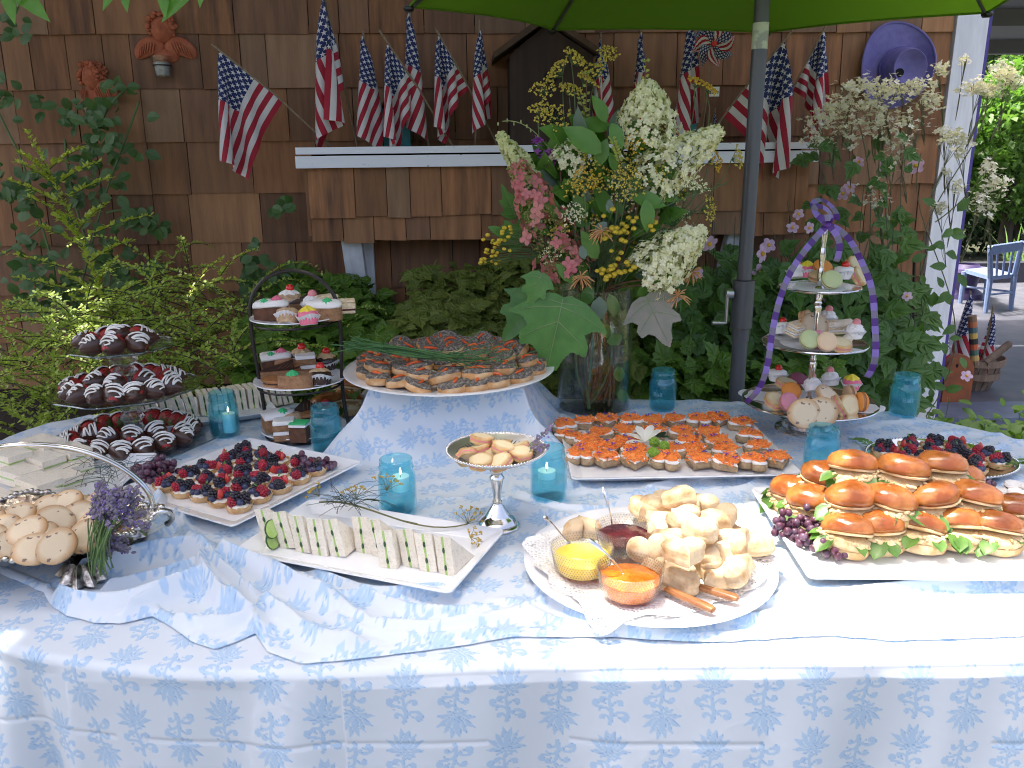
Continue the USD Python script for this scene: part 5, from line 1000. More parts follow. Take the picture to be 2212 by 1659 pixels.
q0 = np.array([cp[0] + .06, cp[1] - .01, .756 + zt + .004]); A_, B_, C_ = lavender(q0, (.6, .05, .55), .02, .05); A2, B2, C2 = lavender(q0 + [-.01, -.01, 0], (.5, -.2, .2), .02, .035)
part(lv, 'stem', cat(A_, A2), greens); part(lv, 'spike', cat(B_, B2), lavs, False); part(lv, 'flowers', cat(C_, C2), lavm, False)

# ================================================================== silver basket of speckled cookies at the left
bc = onz(62, 1135, .835); bz = .835 - .757; Bx, By = .215, .135; ba = .18
bk = thing('silver_basket', 'ornate silver basket with hoop handle full of speckled cookies', 'basket', M4(rz(ba), (bc[0], bc[1], .757)))
def orn(th, r, z): return r * (1 + .045 * np.cos(th * 7) * (r > .10) + .012 * np.cos(th * 28) * (r > .17)), z + .010 * np.cos(th * 7) * (r > .15)
part(bk, 'bowl', lathe([(0, .030), (.06, .031), (.12, .038), (.165, .052), (.195, bz - .006), (Bx, bz), (Bx * 1.01, bz + .003), (.195, bz - .001), (.16, .058), (.10, .045), (0, .040)], 84, orn, (1, By / Bx)), SILVER_OLD, 50)
n = 150; th = np.arange(n) * 2 * PI / n; rr_ = (Bx + .002) * (1 + .045 * np.cos(th * 7) + .012 * np.cos(th * 28)); part(bk, 'scrolled_rim', scatter(ball(.0062, 1, s=(1, 1, .8)), np.column_stack([rr_ * np.cos(th), rr_ * np.sin(th) * By / Bx, bz + .003 + .010 * np.cos(th * 7) + .002 * np.cos(th * 50)]), np.repeat(np.eye(3)[None], n, 0), .7 + .5 * rng.random(n)), mat('bright_old_silver', (.66, .63, .58), .16, metal=1., col2=(.2, .17, .15), scale=60, ramp=(.5, .7)), True, kind='stuff')
fp = []
for x, y, a in ((-.12, -.06, 3.6), (.10, -.075, 5.3), (.12, .05, .6), (-.12, .05, 2.5)):
    g = lathe([(0, 0), (.028, .001), (.04, .004), (.046, .012), (.03, .032), (.02, .04)], 40, lambda th, r, z: (r * (1 + .13 * np.cos(th * 9)), z), (1.25, .8)); part(bk, 'shell_foot', xf(g, M4(rz(a), (x * 1.05, y * 1.05, -.001))), SILVER_OLD, 40)
hp = [(Bx * .98, 0, bz), (Bx * 1.0, 0, bz + .03), (Bx * .86, 0, bz + .085), (.0, 0, bz + .155), (-Bx * .86, 0, bz + .085), (-Bx, 0, bz + .03), (-Bx * .98, 0, bz)]
hc = spline(hp, 50); part(bk, 'handle', cat(tube(hc + [0, .004, 0], .0035, 8), tube(hc - [0, .004, 0], .0035, 8)), SILVER, 60); part(bk, 'hinge', cat(xf(lathe([(0, -.012), (.008, -.012), (.008, .012), (0, .012)], 14), M4(rx(PI / 2), (Bx * .98, 0, bz + .012))), tube(spline([(Bx * 1.0, -.02, bz), (Bx * 1.1, -.015, bz + .012), (Bx * 1.14, 0, bz - .005), (Bx * 1.08, .01, bz - .025)], 10), .006, 8)), SILVER, 60)
def make_speckled(k): return cat(rough(loft(oval(.0335, .0305, 32), [(.90, 0), (.99, .0025), (1.0, .006), (.94, .0095), (.6, .0112), (.2, .0115)]), .0016, 60, k))
ck = [(142, 1092, 0.03, .5, .3), (105, 1105, .02, .6, 1.), (178, 1118, .025, .55, 2.), (222, 1095, .02, .9, .4), (40, 1120, .02, .5, .2), (120, 1128, .035, .6, 2.5), (205, 1135, .035, .65, .8), (60, 1152, .03, .5, .6), (85, 1162, .02, .35, 1.2), (190, 1160, .02, .6, 1.6), (125, 1182, .025, .8, .5), (30, 1180, .01, .5, 2.), (75, 1190, .012, .6, .1), (8, 1150, .025, .6, .9), (-30, 1130, .03, .5, .3), (160, 1100, .005, .3, .5), (-20, 1170, .02, .5, 1.)]
pts = [onz(x, y, .835 + z * .7) for x, y, z, *_ in ck]
for k, lab in enumerate(ordinals(pts, [0 if c[1] > 1155 else 1 if c[1] > 1112 else 2 for c in ck], ['front row', 'middle row', 'back row'], 'pale speckled cookie', 'in the silver basket')):
    solo('speckled_cookie', make_speckled(k), speck, lab, 'cookie', 'speckled cookies in the silver basket', M=M4(rz(ba + rng.uniform(-.4, .4)) @ rx(ck[k][3]) @ ry(rng.uniform(-.25, .25)) @ rz(ck[k][4]), pts[k], 1.02), smooth=True)
lb = thing('lavender_bunch', 'bunch of lavender with green stalks on the right end of the basket', 'lavender')
S_, H_, F_ = [], [], []
o = onz(232, 1120, .90)
for k in range(46):
    a = o + rng.normal(size=3) * [.012, .008, .006]; d = np.array([rng.normal() * .35 + .12, .6 + rng.normal() * .15, .55 + rng.normal() * .35]); A_, B_, C_ = lavender(a, d, .005 + .02 * rng.random(), .035); H_.append(B_); F_.append(C_)
    e = onz(215 + rng.normal() * 14, 1205 + rng.uniform(-25, 40), .80) ; S_.append(tube(spline([a, (a + e) / 2 + [0, -.01, .01], e], 8), .0012, 4))
for k in range(7): A_, B_, C_ = lavender(onz(235 + rng.normal() * 12, 1160 + rng.normal() * 12, .85), (rng.normal() * .3, .3, -.5), .01, .03); H_.append(B_); F_.append(C_)
part(lb, 'stalks', cat(S_), greens, kind='stuff'); part(lb, 'spikes', cat(H_), lavs, False, kind='stuff'); part(lb, 'flowers', cat(F_), lavm, False, kind='stuff')

# ================================================================== small pastries
cake = mat('chocolate_cake', (.085, .035, .018), .9, (.14, .06, .03), 90, bump=1.5, bscale=150); cakeL = mat('brown_nut_cake', (.24, .12, .055), .9, (.36, .20, .10), 110, bump=1.8, bscale=160); nut = mat('chopped_nuts', (.42, .26, .14), .8, (.60, .42, .26), 150, bump=2., bscale=200); frost = mat('white_frosting', (.84, .81, .76), .5, bump=.6, bscale=70); greenf = mat('green_frosting', (.05, .48, .17), .4, bump=.5, bscale=120); yell = mat('yellow_frosting', (.82, .66, .05), .4); pinkf = mat('pink_icing', (.74, .16, .25), .35); cherry = mat('red_cherry', (.60, .015, .01), .18, coat=.5); paper = mat('white_paper', (.82, .81, .80), .8, trans=.25)
carm = mat('caramel_nut', (.42, .19, .06), .45, (.26, .10, .035), 60, bump=1.5, bscale=110, coat=.2); layer = mat('layered_pastry', (.70, .50, .26), .8, (.84, .74, .56), 150, (1, 1, 5), ramp=(.42, .58), bump=1., bscale=100); darkch = mat('chocolate_glaze', (.03, .014, .010), .25, coat=.4)
def dollop(r, h, n=8, c=(0, 0, 0)): return mv(lathe([(0, 0), (r, 0), (r * 1.0, h * .25), (r * .72, h * .55), (r * .3, h * .85), (0, h)], 32, lambda th, q, z: (q * (1 + .16 * np.cos(th * n + z * 200)), z)), c)
def papercup(r, h): return lathe([(r * .72, 0), (r * .85, h * .5), (r * 1.12, h), (r * 1.08, h * .98), (r * .82, h * .5), (r * .70, .001)], 60, lambda th, q, z: (q * (1 + .05 * np.cos(th * 20)), z + .12 * h * np.sin(th * 3) * (z > h * .7)))
def half(r, L, h):  # a loaf slice with a rounded end
    t = np.linspace(0, PI, 12); o = [(-L / 2, -r), (L / 2 - r, -r)] + [(L / 2 - r + r * math.sin(a), -r * math.cos(a)) for a in t[1:-1]] + [(L / 2 - r, r), (-L / 2, r)]; return np.array(o)
def cake_piece(kind, col, top=True, blob=None, L=.062, r=.020, h=.026):
    t = thing('iced_cake', 'cake', 'pastry'); o = half(r, L, h); part(t, 'cake', rough(loft(o, [(.97, 0), (1, .002), (1, h * .6), (.98, h), (.5, h)]), .0012, 120, kind), col, 40)
    if top: part(t, 'icing', rough(loft(o, [(.98, h - .001), (1.03, h + .003), (1.0, h + .009), (.7, h + .012)]), .003, 90, kind), frost, 60)
    for c, m, r_ in blob or (): part(t, 'frosting_flower', dollop(r_, r_ * 1.1, 9, c), m, 60)
    return t
def macaron(m):
    t = thing('macaron', 'macaron', 'macaron'); 
    for z, s in ((.0, 1), (.021, -1)): part(t, 'shell', lathe([(0, z), (.015, z + s * .0006), (.0195, z + s * .004), (.0205, z + s * .0065), (.021, z + s * .0075), (.0195, z + s * .008), (0, z + s * .008)], 30), m, 50)
    part(t, 'filling', lathe([(0, .0078), (.019, .0078), (.0195, .0105), (.019, .0132), (0, .0132)], 26), mat('macaron_filling', (.36, .18, .09), .6)); return t
MAC = {k: macaron(mat(f'{k}_macaron', c, .65, bump=.2, bscale=150)) for k, c in (('orange', (.72, .26, .045)), ('green', (.50, .56, .28)), ('pink', (.62, .24, .30)), ('beige', (.74, .54, .34)), ('purple', (.25, .06, .10)), ('tan', (.52, .34, .18)))}
def cup_cake(kind, body, h=.024, r=.022, topm=None, dec=None):
    t = thing('pastry_in_paper', 'pastry', 'pastry'); part(t, 'paper_cup', papercup(r, h * .75), paper, 60); part(t, 'cake', rough(lathe([(0, .001), (r * .8, .001), (r * .98, h * .6), (r * .9, h), (r * .5, h * 1.12), (0, h * 1.15)], 26), .003, 110, kind), body, 60)
    if topm: part(t, 'icing', rough(dollop(r * .75, .012, 7, (0, 0, h)), .002, 90, kind), topm, 60)
    if dec: part(t, 'topping', ball(.0085, 2, (.002, 0, h + (.012 if topm else .006))), dec, True)
    return t
def slice_(kind, mats_, L=.055, w=.028, hs=(.006, .004, .007, .004, .007)):
    t = thing('layer_slice', 'slice', 'pastry'); z = 0
    for q, h in enumerate(hs): part(t, 'layer', rough(rbox(L * rng.uniform(.97, 1.02), w * rng.uniform(.97, 1.02), h - .0003, .0012, (0, 0, z + h / 2)), .0006, 100, q + kind), mats_[q % len(mats_)], 40); z += h
    return t
def wedge(kind, m, mt):
    t = thing('chocolate_wedge', 'wedge', 'pastry'); o = np.array([(-.03, -.018), (.034, -.018), (.034, .024)]); o = o - o.mean(0); part(t, 'cake', mv(prism(o, .018), (0, 0, 0)), m, False); part(t, 'glaze', mv(prism(o * 1.02, .004), (0, 0, .0181)), mt, False)
    part(t, 'icing_lines', cat([tube([(x, -.012, .0226), (x + .012, .008, .0226)], .0008, 4) for x in (-.008, 0, .008, .016)]), mat('milk_chocolate', (.20, .09, .05), .4)); return t
def florentine(k):
    t = thing('nut_florentine', 'florentine', 'pastry')
    for z in (0, .009): part(t, 'wafer', rough(loft(oval(.031, .026), [(.93, z), (1, z + .002), (.98, z + .006), (.6, z + .0075)]), .003, 90, k), carm, False)
    part(t, 'chocolate', loft(oval(.029, .024), [(.97, .0062), (1, .008), (.97, .0095)]), darkch, 50); return t
def finger(k):
    t = thing('iced_finger', 'finger', 'cookie'); part(t, 'biscuit', rough(loft(oval(.011, .009, 16), [(.5, -.026), (.9, -.021), (1, -.008), (1, .010), (.88, .022), (.4, .026)]), .0012, 90, k), mat('dusted_finger', (.72, .60, .42), .8, (.80, .74, .66), 70), True); return t
C1 = cake_piece(0, cake, True, [((-.012, -.010, .034), greenf, .0085), ((.010, .0, .036), pinkf, .010)]); C2 = cake_piece(1, cakeL, True, [((.006, -.008, .032), greenf, .011)]); C3 = cake_piece(2, cakeL, False, [((-.006, -.006, .024), greenf, .0125)], h=.028)
P1 = cup_cake(0, nut, .030, .024, frost, cherry); P2 = cup_cake(1, pinkf, .024, .020, yell); P3 = cup_cake(2, nut, .026, .023); P4 = cup_cake(3, darkch, .026, .024, mat('tan_cream', (.58, .40, .22), .6), cherry); P5 = cup_cake(4, frost, .022, .020, frost, mat('pink_sugar', (.70, .25, .26), .5)); P6 = cup_cake(5, frost, .024, .022, None, cherry)
S1 = slice_(0, (layer, frost)); S2 = slice_(1, (layer, mat('jam_layer', (.10, .01, .02), .4), layer), hs=(.006, .003, .012, .006)); S3 = slice_(2, (cakeL, frost), .040, .036, (.012, .008, .012, .008)); S4 = slice_(3, (cake, frost, greenf), .034, .03, (.030, .006, .003)); W1, F1 = wedge(0, cakeL, darkch), florentine(0); G1 = finger(0); SPK = thing('lavender_cookie', 'cookie', 'cookie'); part(SPK, 'biscuit', make_speckled(90), speck, True)
def serve(lst, S, zdish, where, group):
    """lst: (master, image x, image y, height above the dish, turn, tilt, words)"""
    for src, x, y, dz, turn, tl, words in lst:
        p = onz(x, y, zdish + dz); place(src, M4(rz(turn) @ rx(tl), p, S), f'{words} {where}', group)

# ---- dark arched stand with three white plates
ay = 2.06; ax_ = ony(650, 700, ay)[0]
at_ = thing('arched_stand', 'dark metal three tiered stand with arched handle and white plates', 'cake stand')
iron = mat('dark_iron', (.045, .04, .038), .35, metal=.7)
def plate_at(x0, x1, y, yy): a, b = ony(x0, y, yy), ony(x1, y, yy); return (a + b) / 2, (b[0] - a[0]) / 2
tiersA = [plate_at(553, 742, 688, ay), plate_at(556, 752, 822, ay), plate_at(585, 765, 925, ay)]
xl = ony(549, 760, ay)[0]; xr = ony(738, 760, ay)[0]; zap = ony(640, 584, ay)[2]; xm, hr = (xl + xr) / 2, (xr - xl) / 2
arch = [(xl + .012, ay, .757), (xl, ay, 1.0), (xl, ay, zap - hr * .95)] + [(xm - hr * math.cos(t), ay, zap - hr * .95 + hr * .95 * math.sin(t)) for t in np.linspace(.25, PI - .25, 9)] + [(xr, ay, zap - hr * .95), (xr, ay, 1.0), (xr + .012, ay, .757)]
part(at_, 'arched_frame', tube(spline(arch, 70), .0052, 8), iron)
for c, R in tiersA:
    part(at_, 'ring', lathe([(R * .9 + .003 * math.cos(t), c[2] - .009 + .003 * math.sin(t)) for t in np.linspace(0, 2 * PI, 7)], 40), iron, M=M4(None, (xm, ay, 0))); part(at_, 'plate', lathe([(0, c[2] - .004), (R * .62, c[2] - .004), (R, c[2] + .006), (R * .99, c[2] + .0085), (R * .62, c[2]), (0, c[2])], 56), WHITE_CHINA, 50, M=M4(None, (xm, ay, 0)))
    part(at_, 'cross_bar', tube([(xl, ay, c[2] - .010), (xr, ay, c[2] - .010)], .003, 6), iron)
z1, z2, z3 = [c[2] + .001 for c, _ in tiersA]; w1, w2, w3 = 'on top plate of arched stand', 'on middle plate of arched stand', 'on lowest plate of arched stand'
serve([(C1, 590, 690, .0, .1, 0, 'chocolate cake slice iced white with green and pink'), (P3, 622, 700, .002, 0, -.35, 'nut coated cake in a white paper cup'), (P2, 668, 702, .002, .5, -.2, 'pink cake topped with yellow in a paper cup'), (C2, 706, 690, .0, -.1, 0, 'brown cake slice with green frosting flower'), (S2, 738, 676, .006, .2, 0, 'layered cream slice at the right edge'), (P1, 628, 668, .01, 1, 0, 'caramel nut pastry with red cherry'), (W1, 668, 662, .016, .5, .4, 'dark chocolate wedge'), (S1, 700, 668, .012, .8, 0, 'layered pastry with pink icing'), (P5, 675, 672, .012, 0, 0, 'white cream cup with pink rose')], 1.35, z1, w1, 'pastries on the top plate of the arched stand')
serve([(F1, 602, 832, .0, .1, 0, 'flat nut florentine with chocolate'), (C3, 644, 838, .0, -.15, 0, 'brown cake with a big green frosting flower'), (P4, 692, 834, .0, .2, -.3, 'dark chocolate cake in a white paper cup'), (W1, 612, 812, .012, .3, .2, 'chocolate glazed wedge'), (S3, 662, 806, .004, .3, 0, 'round layer cake with pale icing'), (C1, 600, 800, .01, .4, 0, 'tall chocolate cake slice'), (P4, 652, 788, .02, .2, 0, 'dark pastry crowned by a red cherry'), (P4, 706, 798, .004, 1.2, 0, 'chocolate cup with red topping'), (F1, 625, 796, .022, .8, .1, 'nut topped slice')], 1.35, z2, w2, 'pastries on the middle plate of the arched stand')
serve([(S3, 616, 948, .0, .2, 0, 'stack of brown cake and white icing'), (S4, 650, 952, .0, -.1, 0, 'brown cube with green stripe'), (C2, 605, 925, .012, .5, 0, 'cake slice with green frosting flower'), (P3, 633, 922, .016, 0, 0, 'swirled caramel pastry'), (F1, 660, 905, .03, .4, 0, 'dark nut biscuit'), (F1, 668, 920, .008, 1.0, .2, 'dark stacked biscuit'), (W1, 655, 898, .03, .8, .3, 'striped chocolate wedge'), (P4, 705, 905, .0, 0, .2, 'large dark chocolate cake')], 1.35, z3, w3, 'pastries on the lowest plate of the arched stand')

# ---- tall silver three tiered stand with ribbon
sy = 2.07; sbase = onz(1742, 928, .757)
sx = sbase[0]; sy = sbase[1]
ss = thing('silver_stand', 'tall silver three tiered stand of macarons tied with purple ribbon', 'cake stand')
tiersS = [plate_at(1620, 1898, 868, sy), plate_at(1668, 1884, 742, sy), plate_at(1714, 1882, 622, sy)]; ztop_ = ony(1803, 488, sy)[2]
part(ss, 'base', lathe([(0, 0), (.082, 0), (.084, .004), (.080, .010), (.066, .014), (.064, .024), (.068, .027), (.064, .030), (.046, .036), (.03, .042), (.014, .05), (.010, tiersS[0][0][2] - .757 - .012)], 48), SILVER, 45, M=at(sx, sy, .757)); part(ss, 'gadroon_band', mv(beads(.0665, .0265, 64, .0032, (1, 1)), (sx, sy, .757)), SILVER_OLD, True)
for c, R in tiersS: part(ss, 'dish', lathe([(0, -.011), (R * .55, -.010), (R * .93, -.002), (R, .002), (R * .995, .005), (R * .92, .001), (R * .55, -.006), (0, -.007)], 60), SILVER, 50, M=at(sx, sy, c[2])); part(ss, 'rim', lathe([(R + .0024 * math.cos(t), .003 + .0024 * math.sin(t)) for t in np.linspace(0, 2 * PI, 7)], 60), SILVER, 60, M=at(sx, sy, c[2]))
zs = [c[2] for c, _ in tiersS] + [ztop_]
for q in range(3):
    za, zc = zs[q] - .006, zs[q + 1] - (.010 if q < 2 else 0); H = zc - za
    part(ss, 'stem', lathe([(.018, za), (.011, za + H * .06), (.0065, za + H * .16), (.006, za + H * .4), (.0085, za + H * .6), (.011, za + H * .72), (.0075, za + H * .76), (.0105, za + H * .8), (.0075, za + H * .85), (.011, za + H * .92), (.012, zc)] if q < 2 else [(.016, za), (.009, za + .01)] + [(.0055 + .0024 * abs(math.sin(t * 9)), za + .012 + (H - .02) * t) for t in np.linspace(0, 1, 40)] + [(0, zc)], 20), SILVER, 50, M=at(sx, sy, 0))
def napkin(R, z, n, sd): 
    r_ = np.random.default_rng(sd); m = 12; th = np.linspace(0, 2 * PI, 90, endpoint=False); e = R * (.66 + .42 * np.exp(-((np.cos(th * 2 + sd) - 1) / .22) ** 2)); rr_ = np.linspace(.05, 1, m)[:, None] * e; x, y = rr_ * np.cos(th), rr_ * np.sin(th); zz = z + .003 + .10 * np.maximum(0, rr_ - R * .8) + .008 * (meshkit.fbm(np.stack([x * 40, y * 40, 0 * x + sd], -1), 2, sd) - .4) * np.clip(rr_ / R - .5, 0, 1)
    i, j = np.meshgrid(np.arange(m - 1), np.arange(90), indexing='ij'); return np.stack([x, y, zz], -1).reshape(-1, 3), tri(np.stack([i * 90 + j, i * 90 + (j + 1) % 90, (i + 1) * 90 + (j + 1) % 90, (i + 1) * 90 + j], -1).reshape(-1, 4))
for q, lab in enumerate(('white paper napkin on the lowest silver tier', 'white paper napkin on the middle silver tier', 'white paper napkin on the top silver tier')): solo('paper_napkin', napkin(tiersS[q][1], -.003, 0, q + 1), paper, lab, 'napkin', M=at(sx, sy, tiersS[q][0][2]), smooth=True)
zA, zB, zC = [z + .003 for z in zs[:3]]; wA, wB, wC = 'on lowest silver tier', 'on middle silver tier', 'on top silver tier'
up_ = PI / 2 - .35
serve([(SPK, 1735, 893, .028, 0, up_, 'large speckled cookie standing in front'), (SPK, 1772, 890, .030, 0, up_ - .1, 'paler speckled cookie standing in front'), (MAC['pink'], 1698, 872, .016, .3, 1.0, 'pink macaron'), (MAC['orange'], 1706, 850, .02, 0, .8, 'orange macaron'), (SC_[0], 1672, 872, .008, .4, .5, 'scalloped cookie at the left'), (SC_[1], 1696, 835, .02, 1, .2, 'grey speckled scalloped cookie'), (P6, 1678, 822, .018, 0, 0, 'cream cup with bright cherry at the left'), (MAC['purple'], 1722, 828, .02, .2, .4, 'dark purple macaron'), (P5, 1756, 846, .028, 0, -.5, 'cream pastry in a paper case at the centre'), (P5, 1795, 832, .02, .6, -.2, 'cream pastry in a paper case at right of the stem'), (SC_[2], 1805, 880, .012, 1.3, 1.0, 'scalloped sandwich cookie leaning near the right'), (SC_[0], 1828, 876, .012, .2, 1.2, 'scalloped sandwich cookie on edge near the right'), (MAC['orange'], 1850, 868, .022, PI / 2, PI / 2, 'orange macaron on edge at the right'), (MAC['tan'], 1825, 853, .024, PI / 2, PI / 2, 'row of tan macaron on edge'), (P2, 1838, 842, .018, 0, 0, 'small pastry with yellow frosting button'), (SPK, 1785, 860, .03, .8, .7, 'speckled cookie lying behind the front pair')], 1.22, zA, wA, 'sweets on the lowest silver tier')
serve([(MAC['green'], 1745, 738, .018, 0, .9, 'green macaron'), (MAC['pink'], 1762, 738, .012, 0, 1.0, 'pink macaron half hidden'), (MAC['beige'], 1782, 742, .016, 0, 1.0, 'beige macaron'), (S1, 1720, 722, .016, .7, .3, 'layered pastry slice at the left'), (P6, 1690, 722, .004, 0, -.3, 'cream cup with cherry hanging at the left edge'), (SPK, 1756, 705, .036, .2, 1.1, 'brown speckled cookie standing upright'), (SC_[1], 1735, 694, .04, .8, 1.2, 'cookie on edge at the top of the heap'), (S1, 1802, 720, .012, .1, 0, 'layered square slice'), (P5, 1786, 700, .028, 0, 0, 'white pastry with green leaf frosting'), (G1, 1812, 738, .010, .8, PI / 2, 'sugared finger in front'), (G1, 1830, 732, .014, -.6, PI / 2, 'sugared finger at the right'), (G1, 1815, 700, .04, 1.0, PI / 2 - .3, 'pale leaning finger at the top right'), (P5, 1845, 730, .012, 0, 0, 'white pastry with red dot at the right'), (SC_[2], 1812, 752, .004, .3, .3, 'small cookie at the front right')], 1.22, zB, wB, 'sweets on the middle silver tier')
serve([(MAC['orange'], 1773, 585, .026, .2, .6, 'orange macaron on top'), (MAC['tan'], 1766, 608, .008, 0, .2, 'tan macaron in front'), (MAC['green'], 1793, 610, .014, 0, .9, 'green macaron in front'), (P5, 1720, 600, .004, 0, -.3, 'white pastry with pink top at the left edge'), (P2, 1742, 598, .006, 0, 0, 'pink pastry'), (P6, 1822, 602, .008, 0, 0, 'white cake in a paper cup decorated red'), (SC_[0], 1842, 578, .03, .5, .9, 'tan cookie leaning at the right'), (SC_[1], 1846, 602, .008, 1.0, 1.0, 'pale cookie on edge at the right')], 1.22, zC, wC, 'sweets on the top silver tier')
# ribbon
rib = usdkit.material(stage, '/World/Looks/checked_ribbon', {'tc': ('uvmap', {'attribute': 'st'}), 's': ('separate_xyz', {}), 'm': ('math', {'math_type': 'modulo', 'value2': 3.}), 'f': ('math', {'math_type': 'divide', 'value2': 3.}), 'r': ('rgb_ramp', {'interpolate': False, 'ramp': [(0, (.09, .02, .22)), (.334, (.26, .17, .52)), (.667, (.20, .17, .25))]}), 'p': ('principled_bsdf', {'roughness': .35, 'sheen_weight': .3}), 't': ('translucent_bsdf', {}), 'x': ('mix_closure', {'fac': .25})},
    [('tc.UV', 's.vector'), ('s.y', 'm.value1'), ('m.value', 'f.value1'), ('f.value', 'r.fac'), ('r.color', 'p.base_color'), ('r.color', 't.color'), ('p.BSDF', 'x.closure1'), ('t.BSDF', 'x.closure2')], surface='x.closure')
rb = thing('purple_ribbon', 'checked purple ribbon tied in a bow on top of the silver stand', 'ribbon')
def strip(pts, w, nrm, n=60):
    p = spline(pts, n); t = np.gradient(p, axis=0); t /= np.linalg.norm(t, axis=1, keepdims=True); k = np.linspace(0, 1, n)[:, None]; nn = np.asarray(nrm[0], float) * (1 - k) + np.asarray(nrm[1], float) * k
    s = np.cross(t, nn); s /= np.linalg.norm(s, axis=1, keepdims=True) + 1e-9; L = np.concatenate([[0], np.cumsum(np.linalg.norm(np.diff(p, axis=0), axis=1))])
    v = np.vstack([p - s * w / 2, p + s * w / 2]); uv = np.vstack([np.column_stack([np.zeros(n), L / .019]), np.column_stack([np.ones(n), L / .019])]); return (v, tri(np.array([[i, i + 1, n + i + 1, n + i] for i in range(n - 1)]))), uv
kp = np.array([sx, sy - .012, ztop_ + .004]); yf = sy - .09
def rpt(x, y, d): return ony(x, y, d)
for nm_, pts, nr in (('ribbon_tail', [kp, rpt(1765, 510, sy - .03), rpt(1725, 560, sy - .07), rpt(1692, 625, sy - .12), rpt(1668, 720, sy - .155), rpt(1655, 800, sy - .18), rpt(1632, 850, sy - .17), rpt(1612, 868, sy - .16)], ((0, -1, .3), (.2, -1, 0))), ('ribbon_tail', [kp, rpt(1830, 512, sy - .02), rpt(1856, 555, sy - .06), rpt(1882, 620, sy - .10), rpt(1890, 700, sy - .13), rpt(1889, 780, sy - .15), rpt(1872, 815, sy - .13)], ((0, -1, .3), (-.2, -1, 0))), ('short_end', [kp, rpt(1812, 520, sy - .03), rpt(1806, 565, sy - .03)], ((0, -1, 0), (0, -1, 0))), ('bow_loop', [kp, rpt(1775, 475, sy - .02), rpt(1757, 445, sy - .0), rpt(1775, 432, sy + .03), rpt(1800, 450, sy + .02), rpt(1806, 475, sy)], ((0, -1, .5), (0, -.3, 1))), ('bow_loop', [kp, rpt(1790, 470, sy - .04), rpt(1768, 468, sy - .05), rpt(1760, 448, sy - .03), rpt(1785, 452, sy - .02), kp + [0, 0, .004]], ((.2, -1, 0), (0, -.6, 1)))):
    g, uv = strip(pts, .016, nr); part(rb, nm_, g, rib, True, uv=uv)
part(rb, 'knot', ball(.010, 2, kp, (1, .7, .8)), mat('ribbon_knot', (.10, .025, .24), .4), True)
# ================================================================== vase and bouquet
vc = onz(1281, 880, .757); vx, vy = vc[0], 2.245; vr = .107; vtop = ony(1282, 632, vy - vr)[2]
vs = thing('glass_vase', 'tall clear glass cylinder vase holding the big bouquet', 'vase', at(vx, vy, .757))
vh = vtop - .757
part(vs, 'glass', lathe([(0, 0), (vr - .004, 0), (vr, .004), (vr, vh - .002), (vr - .002, vh), (vr - .004, vh - .002), (vr - .004, .012), (0, .012)], 64), clear('vase_glass', (.975, .985, .98), 1.5, .01), 50)
part(vs, 'water', lathe([(0, .0125), (vr - .0045, .0125), (vr - .0045, .16), (0, .16)], 56), clear('vase_water', (.965, .975, .95), 1.33, .02), 50)
bq = thing('flower_bouquet', 'large mixed bouquet of hydrangeas, fennel and leaves in the glass vase', 'bouquet')
oakm = mat('hydrangea_leaf', (.055, .17, .026), .42, (.085, .22, .04), 25, trans=.15, bump=.5, bscale=60); oakb = mat('leaf_underside', (.20, .22, .17), .75, (.26, .24, .20), 30); vein = mat('pale_vein', (.22, .30, .13), .6); leafm = mat('bouquet_leaf', (.085, .21, .03), .42, (.17, .31, .06), 30, trans=.2, isl=True); greyl = mat('grey_green_leaf', (.13, .19, .14), .6, trans=.15); woody = mat('brown_stem', (.14, .07, .035), .7); gstem = mat('bouquet_stem', (.09, .14, .05), .6)
whitef = mat('cream_floret', (.80, .77, .62), .6, (.70, .70, .40), 9, isl=True, trans=.3, space='world'); pinkfl = mat('pink_floret', (.56, .17, .20), .6, (.62, .40, .28), 9, isl=True, trans=.3, space='world'); greenbud = mat('green_buds', (.22, .26, .06), .7, (.30, .30, .10), 60, isl=True); yellf = mat('tansy_button', (.52, .38, .02), .65, (.40, .30, .03), 180, isl=True); umbm = mat('fennel_umbel_flower', (.56, .44, .06), .7, (.36, .32, .08), 60, isl=True); purp = mat('fireweed_flower', (.36, .10, .42), .6, trans=.3); honey = mat('honeysuckle_tube', (.62, .32, .10), .55, (.70, .48, .36), 30, isl=True, trans=.2)
FLORET = cat([xf(sc(outline_leaf([(0, 0), (.38, .45), (.30, .85), (0, 1)], .12, .1), 1.), M4(rz(k * PI / 2) @ rx(.25))) for k in range(4)])
base = np.array([vx, vy, .80])
def stem_to(p, r=.002, m=gstem, bow=.06, low=None):
    p = np.asarray(p, float); mouth = np.array([vx + np.clip((p[0] - vx) * .3, -.06, .06), vy + np.clip((p[1] - vy) * .3, -.05, .05), vtop]); b = low if low is not None else mouth + [rng.normal() * .02, rng.normal() * .02, -.04] if r < .002 else np.array([vx - (mouth[0] - vx) * .9 + rng.normal() * .02, vy + rng.normal() * .03, .775])
    part(bq, 'stem', tube(spline([b, mouth, (mouth + p) / 2 + (mouth - [vx, vy, vtop]) * .4 + [0, 0, .01], p], 16), np.linspace(r * 1.3, r * .8, 16), 6), m)
